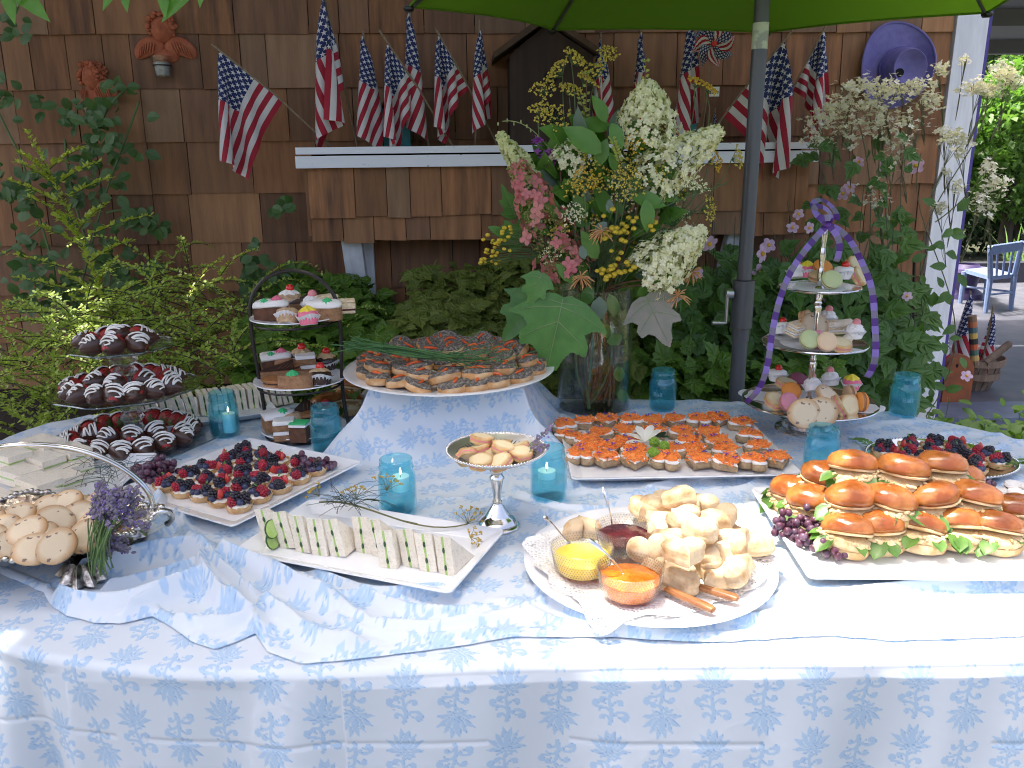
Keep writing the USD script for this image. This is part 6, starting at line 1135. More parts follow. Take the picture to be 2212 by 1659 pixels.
def panicle(px0, py0, px1, py1, d, w, n, m, size=.010, name='hydrangea_panicle', label=None, stem=True, buds=0):
    """a cone of florets from its base to its tip, both given where they stand at depth d"""
    a, b = ony(px0, py0, vy + d), ony(px1, py1, vy + d); L = np.linalg.norm(b - a); F = frame(b - a, (0, -1, 0)); t = rng.random(n) ** .8; a_ = rng.uniform(0, 2 * PI, n); prof = np.sqrt(np.clip(np.sin(PI * np.clip(t * .80 + .16, 0, 1)), 0, 1)) * (1 - .55 * t); rad = w * prof * (.72 + .34 * rng.random(n))
    loc = np.column_stack([rad * np.cos(a_), t * L, rad * np.sin(a_)]); P = a + loc @ F.T; D = (np.column_stack([np.cos(a_), .35 + 0 * t, np.sin(a_)]) + rng.normal(size=(n, 3)) * .35) @ F.T; Fr = frames(D, rng.normal(size=3)); Fr = np.stack([Fr[:, :, 0], Fr[:, :, 2], Fr[:, :, 1]], 2) * [1, 1, 1]
    q = part(bq, name, scatter(FLORET, P, Fr, size * rng.uniform(.6, 1.15, n)), m, False, label, 'stuff')
    if buds:
        t2 = rng.random(buds); a2 = rng.uniform(0, 2 * PI, buds); r2 = w * .72 * (1 - .55 * t2) * (.6 + .4 * rng.random(buds)); P2 = a + np.column_stack([r2 * np.cos(a2), t2 * L, r2 * np.sin(a2)]) @ F.T; part(q, 'buds', scatter(ball(.0026, 0), P2, np.repeat(np.eye(3)[None], buds, 0), rng.uniform(.6, 1.3, buds)), greenbud, False, kind='stuff')
    if stem: stem_to(a, .0028, woody)
    return q
panicle(1395, 320, 1400, 178, -.02, .105, 640, whitef, .0105, label='big cream hydrangea head at the top', buds=200)
panicle(1385, 405, 1555, 280, -.07, .082, 640, whitef, .0105, label='long cream hydrangea cone leaning right', buds=160)
panicle(1385, 605, 1520, 495, -.12, .092, 600, whitef, .0105, label='white hydrangea head low on the right', buds=140)
panicle(1432, 625, 1425, 545, -.13, .062, 190, whitef, .0105, label='lowest drooping white hydrangea cluster on the right'); panicle(1210, 370, 1260, 300, -.03, .064, 280, whitef, .010, label='small white hydrangea head left of the centre', buds=90)
panicle(1150, 400, 1080, 290, -.05, .040, 200, mat('lime_floret', (.62, .64, .34), .6, (.72, .70, .50), 9, isl=True, trans=.3, space='world'), .012, label='lime green tip of the left hydrangea', buds=120)
panicle(1225, 590, 1115, 350, -.09, .088, 105, pinkfl, .0185, label='long pink hydrangea cone on the left', buds=900)
panicle(1240, 600, 1225, 520, -.10, .070, 30, pinkfl, .0185, label='lowest pink hydrangea florets')
def umb(x, y, d, R, n, rr, m, ax=None, name='fennel_umbel'):
    ax = ax or (rng.normal() * .45, -.75 + rng.normal() * .3, .8); R = R * .85
    c = ony(x, y, vy + d); a_, b_ = umbel(R, n, rr, .7, int(x + y)); M = M4(frame(ax, (0, 1, 0))[:, [0, 2, 1]] * [1, -1, 1], c); u = part(bq, name, xf(b_, M), m, False, None, 'stuff'); part(u, 'rays', xf(a_, M), gstem, False); stem_to(c, .0016)
for x, y, d, R, n in ((1215, 165, .03, .05, 26), (1235, 140, .03, .045, 22), (1175, 205, .02, .045, 22), (1260, 185, .05, .04, 18), (1310, 125, .06, .035, 18), (1195, 265, .0, .055, 26), (1165, 250, -.01, .04, 16), (1290, 165, .05, .045, 20), (1230, 210, .04, .045, 20)): umb(x, y, d, R, n, .0062, umbm)
for x, y, d, R, n, ax in ((1262, 395, -.13, .045, 26, (0, -1, .5)), (1350, 405, -.12, .055, 34, (.1, -1, .4)), (1368, 310, -.06, .04, 20, (0, -1, .4)), (1500, 190, .0, .035, 18, (.4, -.4, 1)), (1525, 200, .0, .03, 16, (.6, -.4, .8)), (1530, 350, -.02, .045, 20, (.8, -.5, .3)), (1515, 455, -.06, .05, 22, (.8, -.5, .1)), (1580, 345, .02, .04, 16, (.8, -.5, .2))): umb(x, y, d, R, n, .0055, mat('golden_umbel_flower', (.58, .36, .02), .7, isl=True, col2=(.40, .27, .06), scale=60) if y < 400 and x < 1540 else umbm, ax)
def tansy(pts, d, r, stemto):
    for x, y in pts:
        c = ony(x, y, vy + d + rng.normal() * .012); part(bq, 'tansy_button', cat(ball(r * rng.uniform(.85, 1.1), 1, c, (1, 1, .8))), yellf, True)
    part(bq, 'tansy_stems', cat([tube(spline([ony(x, y, vy + d), (ony(x, y, vy + d) + stemto) / 2 + [0, 0, .02], stemto], 6), .0009, 4) for x, y in pts]), gstem, kind='stuff')
mouth = np.array([vx, vy, vtop])
tansy([(1058 + rng.normal() * 12, 545 + rng.normal() * 18) for _ in range(22)] + [(1085 + rng.normal() * 12, 525 + rng.normal() * 20) for _ in range(18)], -.10, .0062, mouth + [-.05, -.04, .06])
tansy([(1335 + rng.normal() * 20, 500 + rng.normal() * 16) for _ in range(24)] + [(1368, 478), (1358, 470), (1375, 470), (1405, 488), (1415, 480), (1410, 497)], -.14, .0078, mouth + [.0, -.05, .04]); tansy([(1325 + rng.normal() * 22, 580 + rng.normal() * 12) for _ in range(22)] + [(1300, 590), (1310, 598), (1290, 585)], -.15, .0080, mouth + [.0, -.05, .0])
def oak(px0, py0, px1, py1, d0, d1, w, m, label, lob=1., up=(0, -1, .35), asp=1.):
    a, b = ony(px0, py0, vy + d0), ony(px1, py1, vy + d1); L = np.linalg.norm(b - a); half = [(.0, .0), (.10, -.04), (.30, .02), (.46, .16), (.62, .30), (.44, .33), (.34, .40), (.44, .52), (.40, .66), (.24, .62), (.17, .72), (.10, .88), (0, 1)]
    o = np.array([(w * x * asp, y) for x, y in half] + [(-w * x, y) for x, y in half[::-1][1:-1]]); o = o + .012 * np.sin(np.arange(len(o)) * 2.3)[:, None]
    oo = np.vstack([np.linspace(o[i], o[(i + 1) % len(o)], 5, endpoint=False) for i in range(len(o))]); oo *= 1 + .012 * np.where(np.arange(len(oo)) % 2, 1, -1)[:, None]
    F = frame(b - a, up); lf = fan_leaf(oo, .10, .16, 0); q = part(bq, 'hydrangea_leaf', scatter(lf, [a], [F], [L]), m, True, label)
    vs_ = [[(0, .02), (0, .5), (0, .93)]] + [[(0, .12), (s * w * .25, .17), (s * w * .52, .27)] for s in (1, -1)] + [[(0, .30), (s * w * .2, .42), (s * w * .38, .55)] for s in (1, -1)] + [[(0, .08), (s * w * .2, .06), (s * w * .32, .06)] for s in (1, -1)]
    V = []
    for l in vs_: p = np.array([(x, y, .10 * abs(x) - .16 * (y * y + .6 * x * x) + .004) for x, y in l]); V.append(tube(spline(p, 8), np.linspace(.006, .002, 8), 4))
    part(q, 'veins', scatter(cat(V), [a], [F], [L]), vein); return q
oak(1217, 642, 1178, 818, -.16, -.21, 1.0, oakm, 'largest hydrangea leaf drooping over the left side of the vase')
oak(1165, 640, 1085, 735, -.06, -.10, .9, oakm, 'dark leaf behind the largest one'); oak(1130, 520, 1062, 490, -.04, -.10, .75, oakm, 'dark leaf pointing left under the pink cone'); oak(1170, 590, 1140, 665, -.16, -.18, .8, oakm, 'small dark leaf above the largest one'); oak(1115, 470, 1085, 400, .0, -.03, .6, oakm, 'leaf behind the pink cone')
oak(1395, 640, 1445, 752, -.12, -.16, .95, oakb, 'pale underside of a leaf drooping to the right of the vase', up=(-.5, -1, .35))
for x0, y0, x1, y1, d in ((1310, 265, 1285, 205, -.06), (1300, 330, 1222, 272, -.08), (1320, 275, 1250, 262, -.04), (1320, 265, 1345, 320, -.09), (1330, 370, 1320, 330, -.08), (1290, 360, 1310, 300, -.06), (1365, 425, 1440, 440, -.12), (1395, 430, 1402, 500, -.14), (1205, 470, 1180, 420, -.06), (1420, 420, 1470, 430, -.08), (1320, 470, 1290, 400, -.05), (1270, 470, 1240, 420, -.06), (1290, 560, 1260, 500, -.12), (1420, 560, 1470, 610, -.10), (1240, 610, 1205, 570, -.14), (1375, 640, 1430, 600, -.10)):
    a, b = ony(x0, y0, vy + d), ony(x1, y1, vy + d - .02); L = np.linalg.norm(b - a); part(bq, 'leaf', scatter(outline_leaf([(0, 0), (.16, .15), (.26, .4), (.22, .68), (.1, .88), (0, 1)], .18, .22), [a], [frame(b - a, (rng.normal() * .3, -1, .5))], [L]), leafm, True)
for x0, y0, x1, y1, d in ((1316, 460, 1318, 430, -.15), (1295, 640, 1290, 700, -.15), (1262, 560, 1256, 530, -.16), (1285, 500, 1312, 480, -.15), (1490, 505, 1530, 520, -.08), (1505, 560, 1500, 530, -.1)): a, b = ony(x0, y0, vy + d), ony(x1, y1, vy + d); part(bq, 'grey_leaf', scatter(outline_leaf([(0, 0), (.25, .2), (.32, .5), (.2, .82), (0, 1)], .2, .2), [a], [frame(b - a, (.2, -1, .3))], [np.linalg.norm(b - a)]), greyl, True)
for k in range(255):
    a0 = rng.uniform(0, 2 * PI); q = math.sqrt(rng.random()); x0, y0 = 1300 + 150 * q * math.cos(a0), 450 + 165 * q * math.sin(a0); dx, dy = (x0 - 1290) * .25 + rng.normal() * 18, (y0 - 640) * .13 + rng.normal() * 14
    a, b = ony(x0, y0, vy + rng.uniform(-.06, .06)), ony(x0 + dx, y0 + dy, vy + rng.uniform(-.10, .04)); L = min(.11, max(.045, np.linalg.norm(b - a)))
    part(bq, 'leaf', scatter(outline_leaf([(0, 0), (.16, .15), (.27, .42), (.2, .7), (0, 1)], .25, .22), [a], [frame(b - a, (rng.normal() * .5, -1, .4))], [L]), (leafm, leafm, leafm, greyl, leafm)[k % 5], True)
for k in range(30): umb(rng.uniform(1190, 1500), rng.uniform(330, 560), rng.uniform(-.10, .02), .042, 18, .0055, umbm if k % 2 else whitef)
# rosemary-like sprigs
for x0, y0, x1, y1, d in ((1360, 425, 1512, 330, -.12), (1370, 470, 1570, 395, -.12), (1380, 520, 1540, 440, -.08), (1340, 440, 1330, 380, -.1)):
    a, b = ony(x0, y0, vy + d), ony(x1, y1, vy + d); n = 110; t = rng.random(n); P = a + (b - a) * t[:, None] + [0, 0, 0]; D = (b - a) / np.linalg.norm(b - a) * .9 + rng.normal(size=(n, 3)) * .6; s_ = part(bq, 'needle_sprig', scatter(outline_leaf([(0, 0), (.06, .3), (.05, .8), (0, 1)], 0, .1), P, frames(D), rng.uniform(.016, .028, n)), mat('needle_leaf', (.07, .13, .05), .6, (.11, .17, .08), 40, isl=True), False); part(s_, 'stem', tube([a, (a + b) / 2, b], .0014, 5), gstem)
for x0, y0, x1, y1, d in ((1262, 400, 1268, 160, .02), (1385, 330, 1395, 135, -.04), (1340, 350, 1322, 300, -.1), (1285, 320, 1255, 215, .0)):  # small paired-leaf twigs
    a, b = ony(x0, y0, vy + d), ony(x1, y1, vy + d); n = 24; t = np.repeat(np.linspace(.1, 1, n // 2), 2) + rng.normal(size=n) * .02; sd = np.tile([1, -1], n // 2); P = a + (b - a) * t[:, None]; D = np.column_stack([sd * .9, -.3 + 0 * t, .5 + 0 * t]) + rng.normal(size=(n, 3)) * .35; q = part(bq, 'leafy_twig', scatter(LEAFLET, P, frames(D, (0, -1, 0)), .013), mat('golden_twig_leaf', (.30, .34, .05), .5, (.16, .24, .04), 40, isl=True, trans=.2), False); part(q, 'stem', tube([a, b], .0012, 5), woody)
for x, y, d in ((1255, 600, -.18), (1465, 640, -.16), (1495, 590, -.1), (1300, 500, -.17)):   # honeysuckle
    c = ony(x, y, vy + d); g = []
    for k in range(26): e = rng.normal(size=3) * [1, .8, .8]; e = e / np.linalg.norm(e) * rng.uniform(.022, .038); e[2] -= .008; g.append(tube(spline([c, c + e * .6 + [0, 0, .004], c + e], 5), [.0008, .0011, .0013, .0017, .0007], 4))
    part(bq, 'honeysuckle_bloom', cat(g), honey, True)
fw = []; 
for k in range(26): t = k / 26; c = ony(1155 + 35 * t + rng.normal() * 9, 300 + 55 * t + rng.normal() * 9, vy - .04); fw.append(c)
part(bq, 'purple_flower', scatter(FLORET, fw, frames(rng.normal(size=(26, 3)) + [0, -1, 0]), .011), purp, False, 'purple blossoms behind the left hydrangea'); q = spline([ony(1205, 350, vy - .03), ony(1160, 290, vy - .02), ony(1110, 262, vy), ony(1085, 262, vy)], 12); part(bq, 'bud_spike', cat(tube(q, .0012, 5), scatter(ball(.0035, 1, s=(.7, .7, 1.6)), q[5:] + rng.normal(size=(7, 3)) * .006, np.repeat(np.eye(3)[None], 7, 0), 1.)), mat('bud_green', (.30, .34, .14), .6))
for k in range(7): a = rng.uniform(0, 6); stem_to(mouth + [.05 * math.cos(a), .05 * math.sin(a), .07], rng.uniform(.0015, .0045), woody if k % 2 else gstem)
inl = []; 
for x, y, s, a in ((1262, 660, .06, .3), (1300, 700, .055, 2.5), (1330, 680, .06, -.3), (1335, 790, .05, 3.0), (1310, 740, .05, 1.2), (1340, 840, .045, 2.8)): inl.append(scatter(outline_leaf([(0, 0), (.25, .2), (.34, .5), (.2, .82), (0, 1)], .2, .2), [ony(x, y, vy - .05)], [frame((math.sin(a), -.1, math.cos(a)), (0, -1, 0))], [s]))
for g in inl: part(bq, 'leaf', g, leafm, True)

# ================================================================== flags (cloth settled under gravity), pinwheel, birdhouses
FLAGS = [  # tip, base of the stick, hoist from / to as fractions, out of the wall, hoist length in pixels handled by fractions, words
    ((457, 95), (715, 300), .06, .585, .30, 'flag leaning far out at the left end of the window box'),
    ((693, -40), (775, 320), .06, .60, .24, 'tall flag whose stick top passes out of view above'), ((784, 66), (808, 320), .02, .58, .22, 'third flag from left, hanging before a turquoise birdhouse'),
    ((819, 65), (985, 312), .10, .56, .27, 'flag with dark tipped stick hanging in front of another flag'), ((884, 22), (928, 318), .0, .55, .17, 'highest flag behind its neighbours, left of centre'),
    ((940, 60), (1078, 304), .05, .53, .21, 'flag draped wide to the left from a slanting stick'), ((1036, 42), (1026, 310), .06, .56, .18, 'straight hanging flag left of the large birdhouse'),
    ((1297, 70), (1303, 310), .03, .56, .16, 'flag at the right edge of the large birdhouse'), ((1385, 40), (1386, 312), .08, .60, .16, 'narrow furled flag above the cream hydrangea'), ((1492, 26), (1478, 310), .05, .60, .2, 'flag hanging left of the pinwheel'),
    ((1709, 69), (1500, 322), .07, .70, .27, 'large flag hanging right behind the parasol pole'), ((1786, 52), (1640, 330), .04, .50, .24, 'rightmost flag on the wall beside the purple hat'), ((1545, 232), (1528, 315), .02, .75, .14, 'tiny dark flag low on the wall by the pinwheel stick')]
flagm = usdkit.material(stage, '/World/Looks/flag_print', {
    'uv': ('uvmap', {'attribute': 'st'}), 's': ('separate_xyz', {}),
    'y13': ('math', {'math_type': 'multiply', 'value2': 13.}), 'ym': ('math', {'math_type': 'floored_modulo', 'value2': 2.}), 'st': ('math', {'math_type': 'less_than', 'value2': 1.}),
    'stripe': ('mix_color', {'a': (.70, .69, .68), 'b': (.40, .022, .045)}), 'cx': ('math', {'math_type': 'less_than', 'value2': .40}), 'cy': ('math', {'math_type': 'greater_than', 'value2': 6 / 13}), 'cn': ('math', {'math_type': 'multiply'}),
    'gx': ('math', {'math_type': 'multiply', 'value2': 11 / .40 / 2}), 'gy0': ('math', {'math_type': 'subtract', 'value2': 6 / 13}), 'gy': ('math', {'math_type': 'multiply', 'value2': 9 / (7 / 13) / 2}),
    **{f'{n}{k}': v for k in (0, 1) for n, v in {'ox': ('math', {'math_type': 'add', 'value2': .25 + .5 * k}), 'oy': ('math', {'math_type': 'add', 'value2': .25 + .5 * k}), 'fx': ('math', {'math_type': 'fraction'}), 'fy': ('math', {'math_type': 'fraction'}), 'hx': ('math', {'math_type': 'subtract', 'value2': .5}), 'hy': ('math', {'math_type': 'multiply_add', 'value2': .86, 'value3': -.43}), 'an': ('math', {'math_type': 'arctan2'}), 'a1': ('math', {'math_type': 'wrap', 'value2': PI / 5, 'value3': -PI / 5}), 'a2': ('math', {'math_type': 'absolute'}), 'a3': ('math', {'math_type': 'multiply_add', 'value2': -1., 'value3': 1.2566}), 'co': ('math', {'math_type': 'cosine'}), 'x2': ('math', {'math_type': 'multiply'}), 'xy': ('math', {'math_type': 'multiply_add'}), 'ra': ('math', {'math_type': 'sqrt'}), 'rc': ('math', {'math_type': 'multiply'}), 'in': ('math', {'math_type': 'less_than', 'value2': .10})}.items()},
    'star': ('math', {'math_type': 'maximum'}), 'canton': ('mix_color', {'a': (.022, .035, .135), 'b': (.70, .70, .70)}), 'all': ('mix_color', {}),
    'p': ('principled_bsdf', {'roughness': .7, 'sheen_weight': .2, 'specular_ior_level': .25}), 't': ('translucent_bsdf', {}), 'm': ('mix_closure', {'fac': .2})},
    [('uv.UV', 's.vector'), ('s.y', 'y13.value1'), ('y13.value', 'ym.value1'), ('ym.value', 'st.value1'), ('st.value', 'stripe.fac'), ('s.x', 'cx.value1'), ('s.y', 'cy.value1'), ('cx.value', 'cn.value1'), ('cy.value', 'cn.value2'), ('s.x', 'gx.value1'), ('s.y', 'gy0.value1'), ('gy0.value', 'gy.value1')] +
    [x for k in (0, 1) for x in ((f'gx.value', f'ox{k}.value1'), ('gy.value', f'oy{k}.value1'), (f'ox{k}.value', f'fx{k}.value1'), (f'oy{k}.value', f'fy{k}.value1'), (f'fx{k}.value', f'hx{k}.value1'), (f'fy{k}.value', f'hy{k}.value1'), (f'hx{k}.value', f'an{k}.value1'), (f'hy{k}.value', f'an{k}.value2'), (f'an{k}.value', f'a1{k}.value1'), (f'a1{k}.value', f'a2{k}.value1'), (f'a2{k}.value', f'a3{k}.value1'), (f'a3{k}.value', f'co{k}.value1'), (f'hx{k}.value', f'x2{k}.value1'), (f'hx{k}.value', f'x2{k}.value2'), (f'hy{k}.value', f'xy{k}.value1'), (f'hy{k}.value', f'xy{k}.value2'), (f'x2{k}.value', f'xy{k}.value3'), (f'xy{k}.value', f'ra{k}.value1'), (f'ra{k}.value', f'rc{k}.value1'), (f'co{k}.value', f'rc{k}.value2'), (f'rc{k}.value', f'in{k}.value1'))] +
    [('in0.value', 'star.value1'), ('in1.value', 'star.value2'), ('star.value', 'canton.fac'), ('stripe.result', 'all.a'), ('canton.result', 'all.b'), ('cn.value', 'all.fac'), ('all.result', 'p.base_color'), ('all.result', 't.color'), ('p.BSDF', 'm.closure1'), ('t.BSDF', 'm.closure2')], surface='m.closure')
stick = mat('flag_stick', (.30, .22, .13), .7, (.16, .12, .08), 30, (6, 6, .6))
def settle(H0, H1, flyr, seeds, side):
    """flags of N hoists (top, bottom) settle as cloth: the fly edge falls under gravity"""
    N = len(H0); nv, nu = 18, 26; hl = np.linalg.norm(H1 - H0, axis=1); L = hl * flyr; v = np.linspace(0, 1, nv); hoist = H0[:, None] + (H1 - H0)[:, None] * v[None, :, None]
    u = np.linspace(0, 1, nu); e_ = (H1 - H0) / hl[:, None]; d = np.cross(e_, [0, 1.0, 0]); d *= np.where(d[:, 0] * side > 0, 1, -1)[:, None]; d /= np.linalg.norm(d, axis=1, keepdims=True)
    P = hoist[:, :, None] + d[:, None, None] * (L[:, None, None, None] * u[None, None, :, None]); r = np.random.default_rng(seeds); amp = hl[:, None, None]
    for q in range(3): w = r.normal(size=(N, 2)) * [3.5, 4.5]; ph = r.uniform(0, 6, (N, 1, 1)); P[..., 1] += amp * u[None, None] * .07 * np.sin(v[None, :, None] * w[:, 0, None, None] + u[None, None] * w[:, 1, None, None] + ph)
    P[..., 1] -= .05 * u
    Q = P.copy(); du, dv = (L / (nu - 1))[:, None, None, None], (hl / (nv - 1))[:, None, None, None]; dd = np.sqrt(du ** 2 + dv ** 2); g = np.array([0, 0, -1.0]) * 7e-4
    def con(a, b, rest, k):
        e = P[b] - P[a]; n = np.sqrt((e * e).sum(-1, keepdims=True)) + 1e-9; c = e * (k * .5 * (1 - rest / n)); P[a] += c; P[b] -= c
    S = np.s_; F_ = S[:]
    def sl(o, n, s): m = (n - o) // (2 * s); return S[o:o + 2 * s * m:2 * s], S[o + s:o + s + 2 * s * m:2 * s]
    for it in range(330):
        V = (P - Q) * .93; Q = P.copy(); P += V + g
        for _ in range(11):
            for o in (0, 1):
                a, b = sl(o, nu, 1); con((F_, F_, a), (F_, F_, b), du, 1.); a, b = sl(o, nv, 1); con((F_, a), (F_, b), dv, 1.)
                a, b = sl(o, nv, 1); con((F_, a, S[:-1]), (F_, b, S[1:]), dd, .9); con((F_, a, S[1:]), (F_, b, S[:-1]), dd, .9)
            con((F_, F_, S[:-2]), (F_, F_, S[2:]), du * 2, .03); con((F_, S[:-2]), (F_, S[2:]), dv * 2, .03)
            P[:, :, 0] = hoist
    return P, nu, nv
H0, H1, T0, B0 = [], [], [], []
for tip, bs, f0, f1, out, lab in FLAGS:
    t, b = onwall(*tip, out), onwall(*bs, max(.12, out * .55)); T0.append(t); B0.append(b); H0.append(t + (b - t) * f0); H1.append(t + (b - t) * f1)
H0, H1 = np.array(H0), np.array(H1)
side = np.array([-1, -1, -1, -1, -1, -1, 1, -1, 1, 1, 1, 1, 1.0])
FP_, nu, nv = settle(H0, H1, 1.24, 1, side)
fuv = np.column_stack([np.tile(np.linspace(0, 1, nu), nv), np.repeat(1 - np.linspace(0, 1, nv), nu)])
for k, (tip, bs, f0, f1, out, lab) in enumerate(FLAGS):
    t = thing('small_flag', lab if len(lab.split()) < 17 else lab[:80], 'flag', None, 'small flags standing in the window box'); part(t, 'stick', tube([T0[k], (T0[k] + B0[k]) / 2, B0[k] - [0, 0, .03]], .0042, 7), stick)
    part(t, 'cloth', (FP_[k].reshape(-1, 3), grid(nu, nv)), flagm, True, uv=fuv)
# pinwheel with star and stripe petals
pw = thing('pinwheel', 'star and stripe pinwheel with red hub and price tag on a stick', 'pinwheel'); pc = onwall(1540, 96, .24); pe = onwall(1513, 318, .15); part(pw, 'stick', tube([pc + [0, .01, 0], (pc + pe) / 2, pe], .0036, 7), stick)
for k in range(8):
    a = k * PI / 4 + .35; n = 9; u = np.linspace(0, 1, n); w = .045 * np.sin(PI * (u * .9 + .1)) ; rad = .088 * u; mid = np.column_stack([rad * np.cos(a), -.012 * np.sin(PI * u) , rad * np.sin(a)]); tn = np.array([-math.sin(a), 0, math.cos(a)]); l = mid + tn * (w * .15)[:, None]; r_ = mid - tn * w[:, None] + np.array([0, -.024, 0]) * (np.sin(PI * u))[:, None]
    st_ = k % 2; uv = np.vstack([np.column_stack([u * (.36 if st_ else .5) + (0.02 if st_ else .45), np.full(n, .97 if st_ else .44)]), np.column_stack([u * (.36 if st_ else .5) + (.02 if st_ else .45), np.full(n, .50 if st_ else .02)])])
    part(pw, 'petal', (np.vstack([l, r_]) + pc, tri(np.array([[i, i + 1, n + i + 1, n + i] for i in range(n - 1)]))), flagm, True, uv=uv)
part(pw, 'hub', ball(.011, 2, pc + [0, -.024, 0], (1, .5, 1)), mat('red_hub', (.60, .03, .02), .3), True)
tc_ = onwall(1543, 198, .225); tagp = part(pw, 'price_tag', rbox(.040, .0012, .036, .0005, tc_), mat('tag_paper', (.72, .71, .68), .8), 30)
for tx, hgt, dz in (('$1.99', .010, -.008), ('------', .006, .008)):
    if tx[0] != '$': continue
    g = meshkit.text_mesh(tx, hgt, .0004, True); v = np.array(g.vertices); v -= [v[:, 0].mean(), 0, 0]; part(tagp, 'price', (np.column_stack([v[:, 0], -v[:, 2] - .0008, v[:, 1] + dz]) + tc_, np.array(g.faces)), mat('tag_ink', (.03, .03, .03), .6), False)
# birdhouses
bh = thing('birdhouse', 'large dark brown birdhouse with pitched roof on the window box', 'birdhouse'); bd = .22; zc = PZ1 - .01
L_, Rr_, AP = onwall(1103, 300, bd), onwall(1279, 300, bd), onwall(1180, 52, bd); u0, u1, um = [(p - W0) @ WU for p in (L_, Rr_, AP)]; ze = onwall(1103, 120, bd)[2]; za = AP[2]
fr_ = [W(u0, zc, bd), W(u1, zc, bd), W(u1, ze, bd), W(um, za, bd), W(u0, ze, bd)]; bk_ = [p - WN * .17 for p in fr_]; v = np.array(fr_ + bk_); f = [[0, 1, 2], [0, 2, 3], [0, 3, 4], [5, 7, 6], [5, 8, 7], [5, 9, 8]] + [t for i in range(5) for t in ([i, (i + 1) % 5 + 5, (i + 1) % 5], [i, i + 5, (i + 1) % 5 + 5])]
dkw = mat('dark_birdhouse_wood', (.048, .026, .016), .85, (.025, .014, .010), 9, (3, 3, .3), space='world', bump=.6, bscale=80); part(bh, 'body', (v, np.array(f)), dkw, False)
rw_ = mat('birdhouse_roof_wood', (.085, .045, .02), .8, (.05, .028, .014), 20)
for s_, (x, y) in ((-1, (1066, 128)), (1, (1290, 118))):
    e = onwall(x, y, bd); ue = (e - W0) @ WU; th_ = .022; q = []
    for d in (bd + .035, bd - .20):
        for uu, zz in ((um - s_ * .004, za + .012), (ue, e[2]), (ue, e[2] + th_), (um, za + .012 + th_ * 1.2)): q.append(W(uu, zz, d))
    part(bh, 'roof_board', (np.array(q), tri([[0, 1, 2, 3], [4, 7, 6, 5], [0, 4, 5, 1], [1, 5, 6, 2], [2, 6, 7, 3], [3, 7, 4, 0]])), rw_, False)
for x, y in ((1189, 168), (1195, 250)): c = onwall(x, y, bd); part(bh, 'entrance_hole', xf(lathe([(0, .0005), (.024, .0005), (.026, .001), (.026, .004), (.022, .004), (0, .002)], 24), M4(rx(PI / 2), c - WN * .001)), mat('hole_black', (.003, .003, .003), .9), 40)
teal = mat('turquoise_paint', (.02, .24, .25), .55, (.02, .18, .20), 20)
for lab, xa, xb, yt, ypk in (('turquoise birdhouse partly hidden behind the flags at left', 828, 886, 236, 205), ('turquoise birdhouse behind the hydrangeas at right', 1464, 1504, 250, 226)):
    t = thing('small_birdhouse', lab, 'birdhouse', None, 'turquoise birdhouses on the window box'); d = .13; ua, ub = [(onwall(x, 290, d) - W0) @ WU for x in (xa, xb)]; z1_, z2_ = onwall(xa, yt, d)[2], onwall(xa, ypk, d)[2]
    fr_ = [W(ua, zc, d), W(ub, zc, d), W(ub, z1_, d), W((ua + ub) / 2, z2_, d), W(ua, z1_, d)]; v = np.array(fr_ + [p - WN * .09 for p in fr_]); part(t, 'body', (v, np.array(f)), teal, False)
    for s_ in (0, 1):
        e_, o_ = ((ua - .012) if s_ == 0 else (ub + .012)), (ua + ub) / 2; q = [W(uu, zz, dd_) for dd_ in (d + .014, d - .10) for uu, zz in ((o_, z2_ + .004), (e_, z1_ - .006), (e_, z1_ + .006), (o_, z2_ + .018))]; part(t, 'roof_board', (np.array(q), tri([[0, 1, 2, 3], [4, 7, 6, 5], [0, 4, 5, 1], [1, 5, 6, 2], [2, 6, 7, 3], [3, 7, 4, 0]])), rw_, False)
    part(t, 'entrance_hole', xf(lathe([(0, .0005), (.011, .0005), (.011, .003), (0, .003)], 18), M4(rx(PI / 2), W((ua + ub) / 2 - .008, z1_ - .03, d))), mat('hole_black'), 40)

# ================================================================== hat, cherubs
hc_ = onwall(1931, 141, .035); ht = thing('cowboy_hat', 'purple painted cowboy hat with a hole hung on the wall', 'hat'); hm = mat('purple_hat_paint', (.13, .115, .32), .55, (.17, .15, .38), 40, bump=1., bscale=260)
Rh = ((onwall(2008, 141, .035) - onwall(1852, 141, .035)) @ WU) / 2; Vh = (onwall(1931, 48, .035)[2] - onwall(1931, 234, .035)[2]) / 2
n, m = 64, 26; th = np.linspace(0, 2 * PI, n, endpoint=False); s_ = np.linspace(0, 1, m)[:, None]; cxo, czo = Rh * .16, -Vh * .10
def hat_pt(s, th):
    # s 0 rim edge .. 0.42 crown foot .. .8 crown top edge .. 1 dent centre
    crx, crz = Rh * .56, Vh * .52
    k = np.clip(s / .42, 0, 1); x = (Rh * np.cos(th)) * (1 - k) + (cxo + crx * np.cos(th)) * k; z = (Vh * np.sin(th)) * (1 - k) + (czo + crz * np.sin(th)) * k
    brim = .020 + .055 * np.abs(np.cos(th)) ** 2 * (1 - k) ** 1.6; k2 = np.clip((s - .42) / .38, 0, 1); out = brim * (k < 1) + (k >= 1) * .020 + .105 * np.sin(k2 * PI / 2) ** .8
    sh = 1 - .22 * k2; k3 = np.clip((s - .80) / .20, 0, 1); x = np.where(s > .42, cxo + (x - cxo) * sh, x); z = np.where(s > .42, czo + (z - czo) * sh, z); x = cxo + (x - cxo) * (1 - k3) if False else np.where(s > .8, cxo + (x - cxo) * (1 - k3), x); z = np.where(s > .8, czo + (z - czo) * (1 - k3), z); return x, z, out - .030 * np.sin(k3 * PI / 2) ** .7
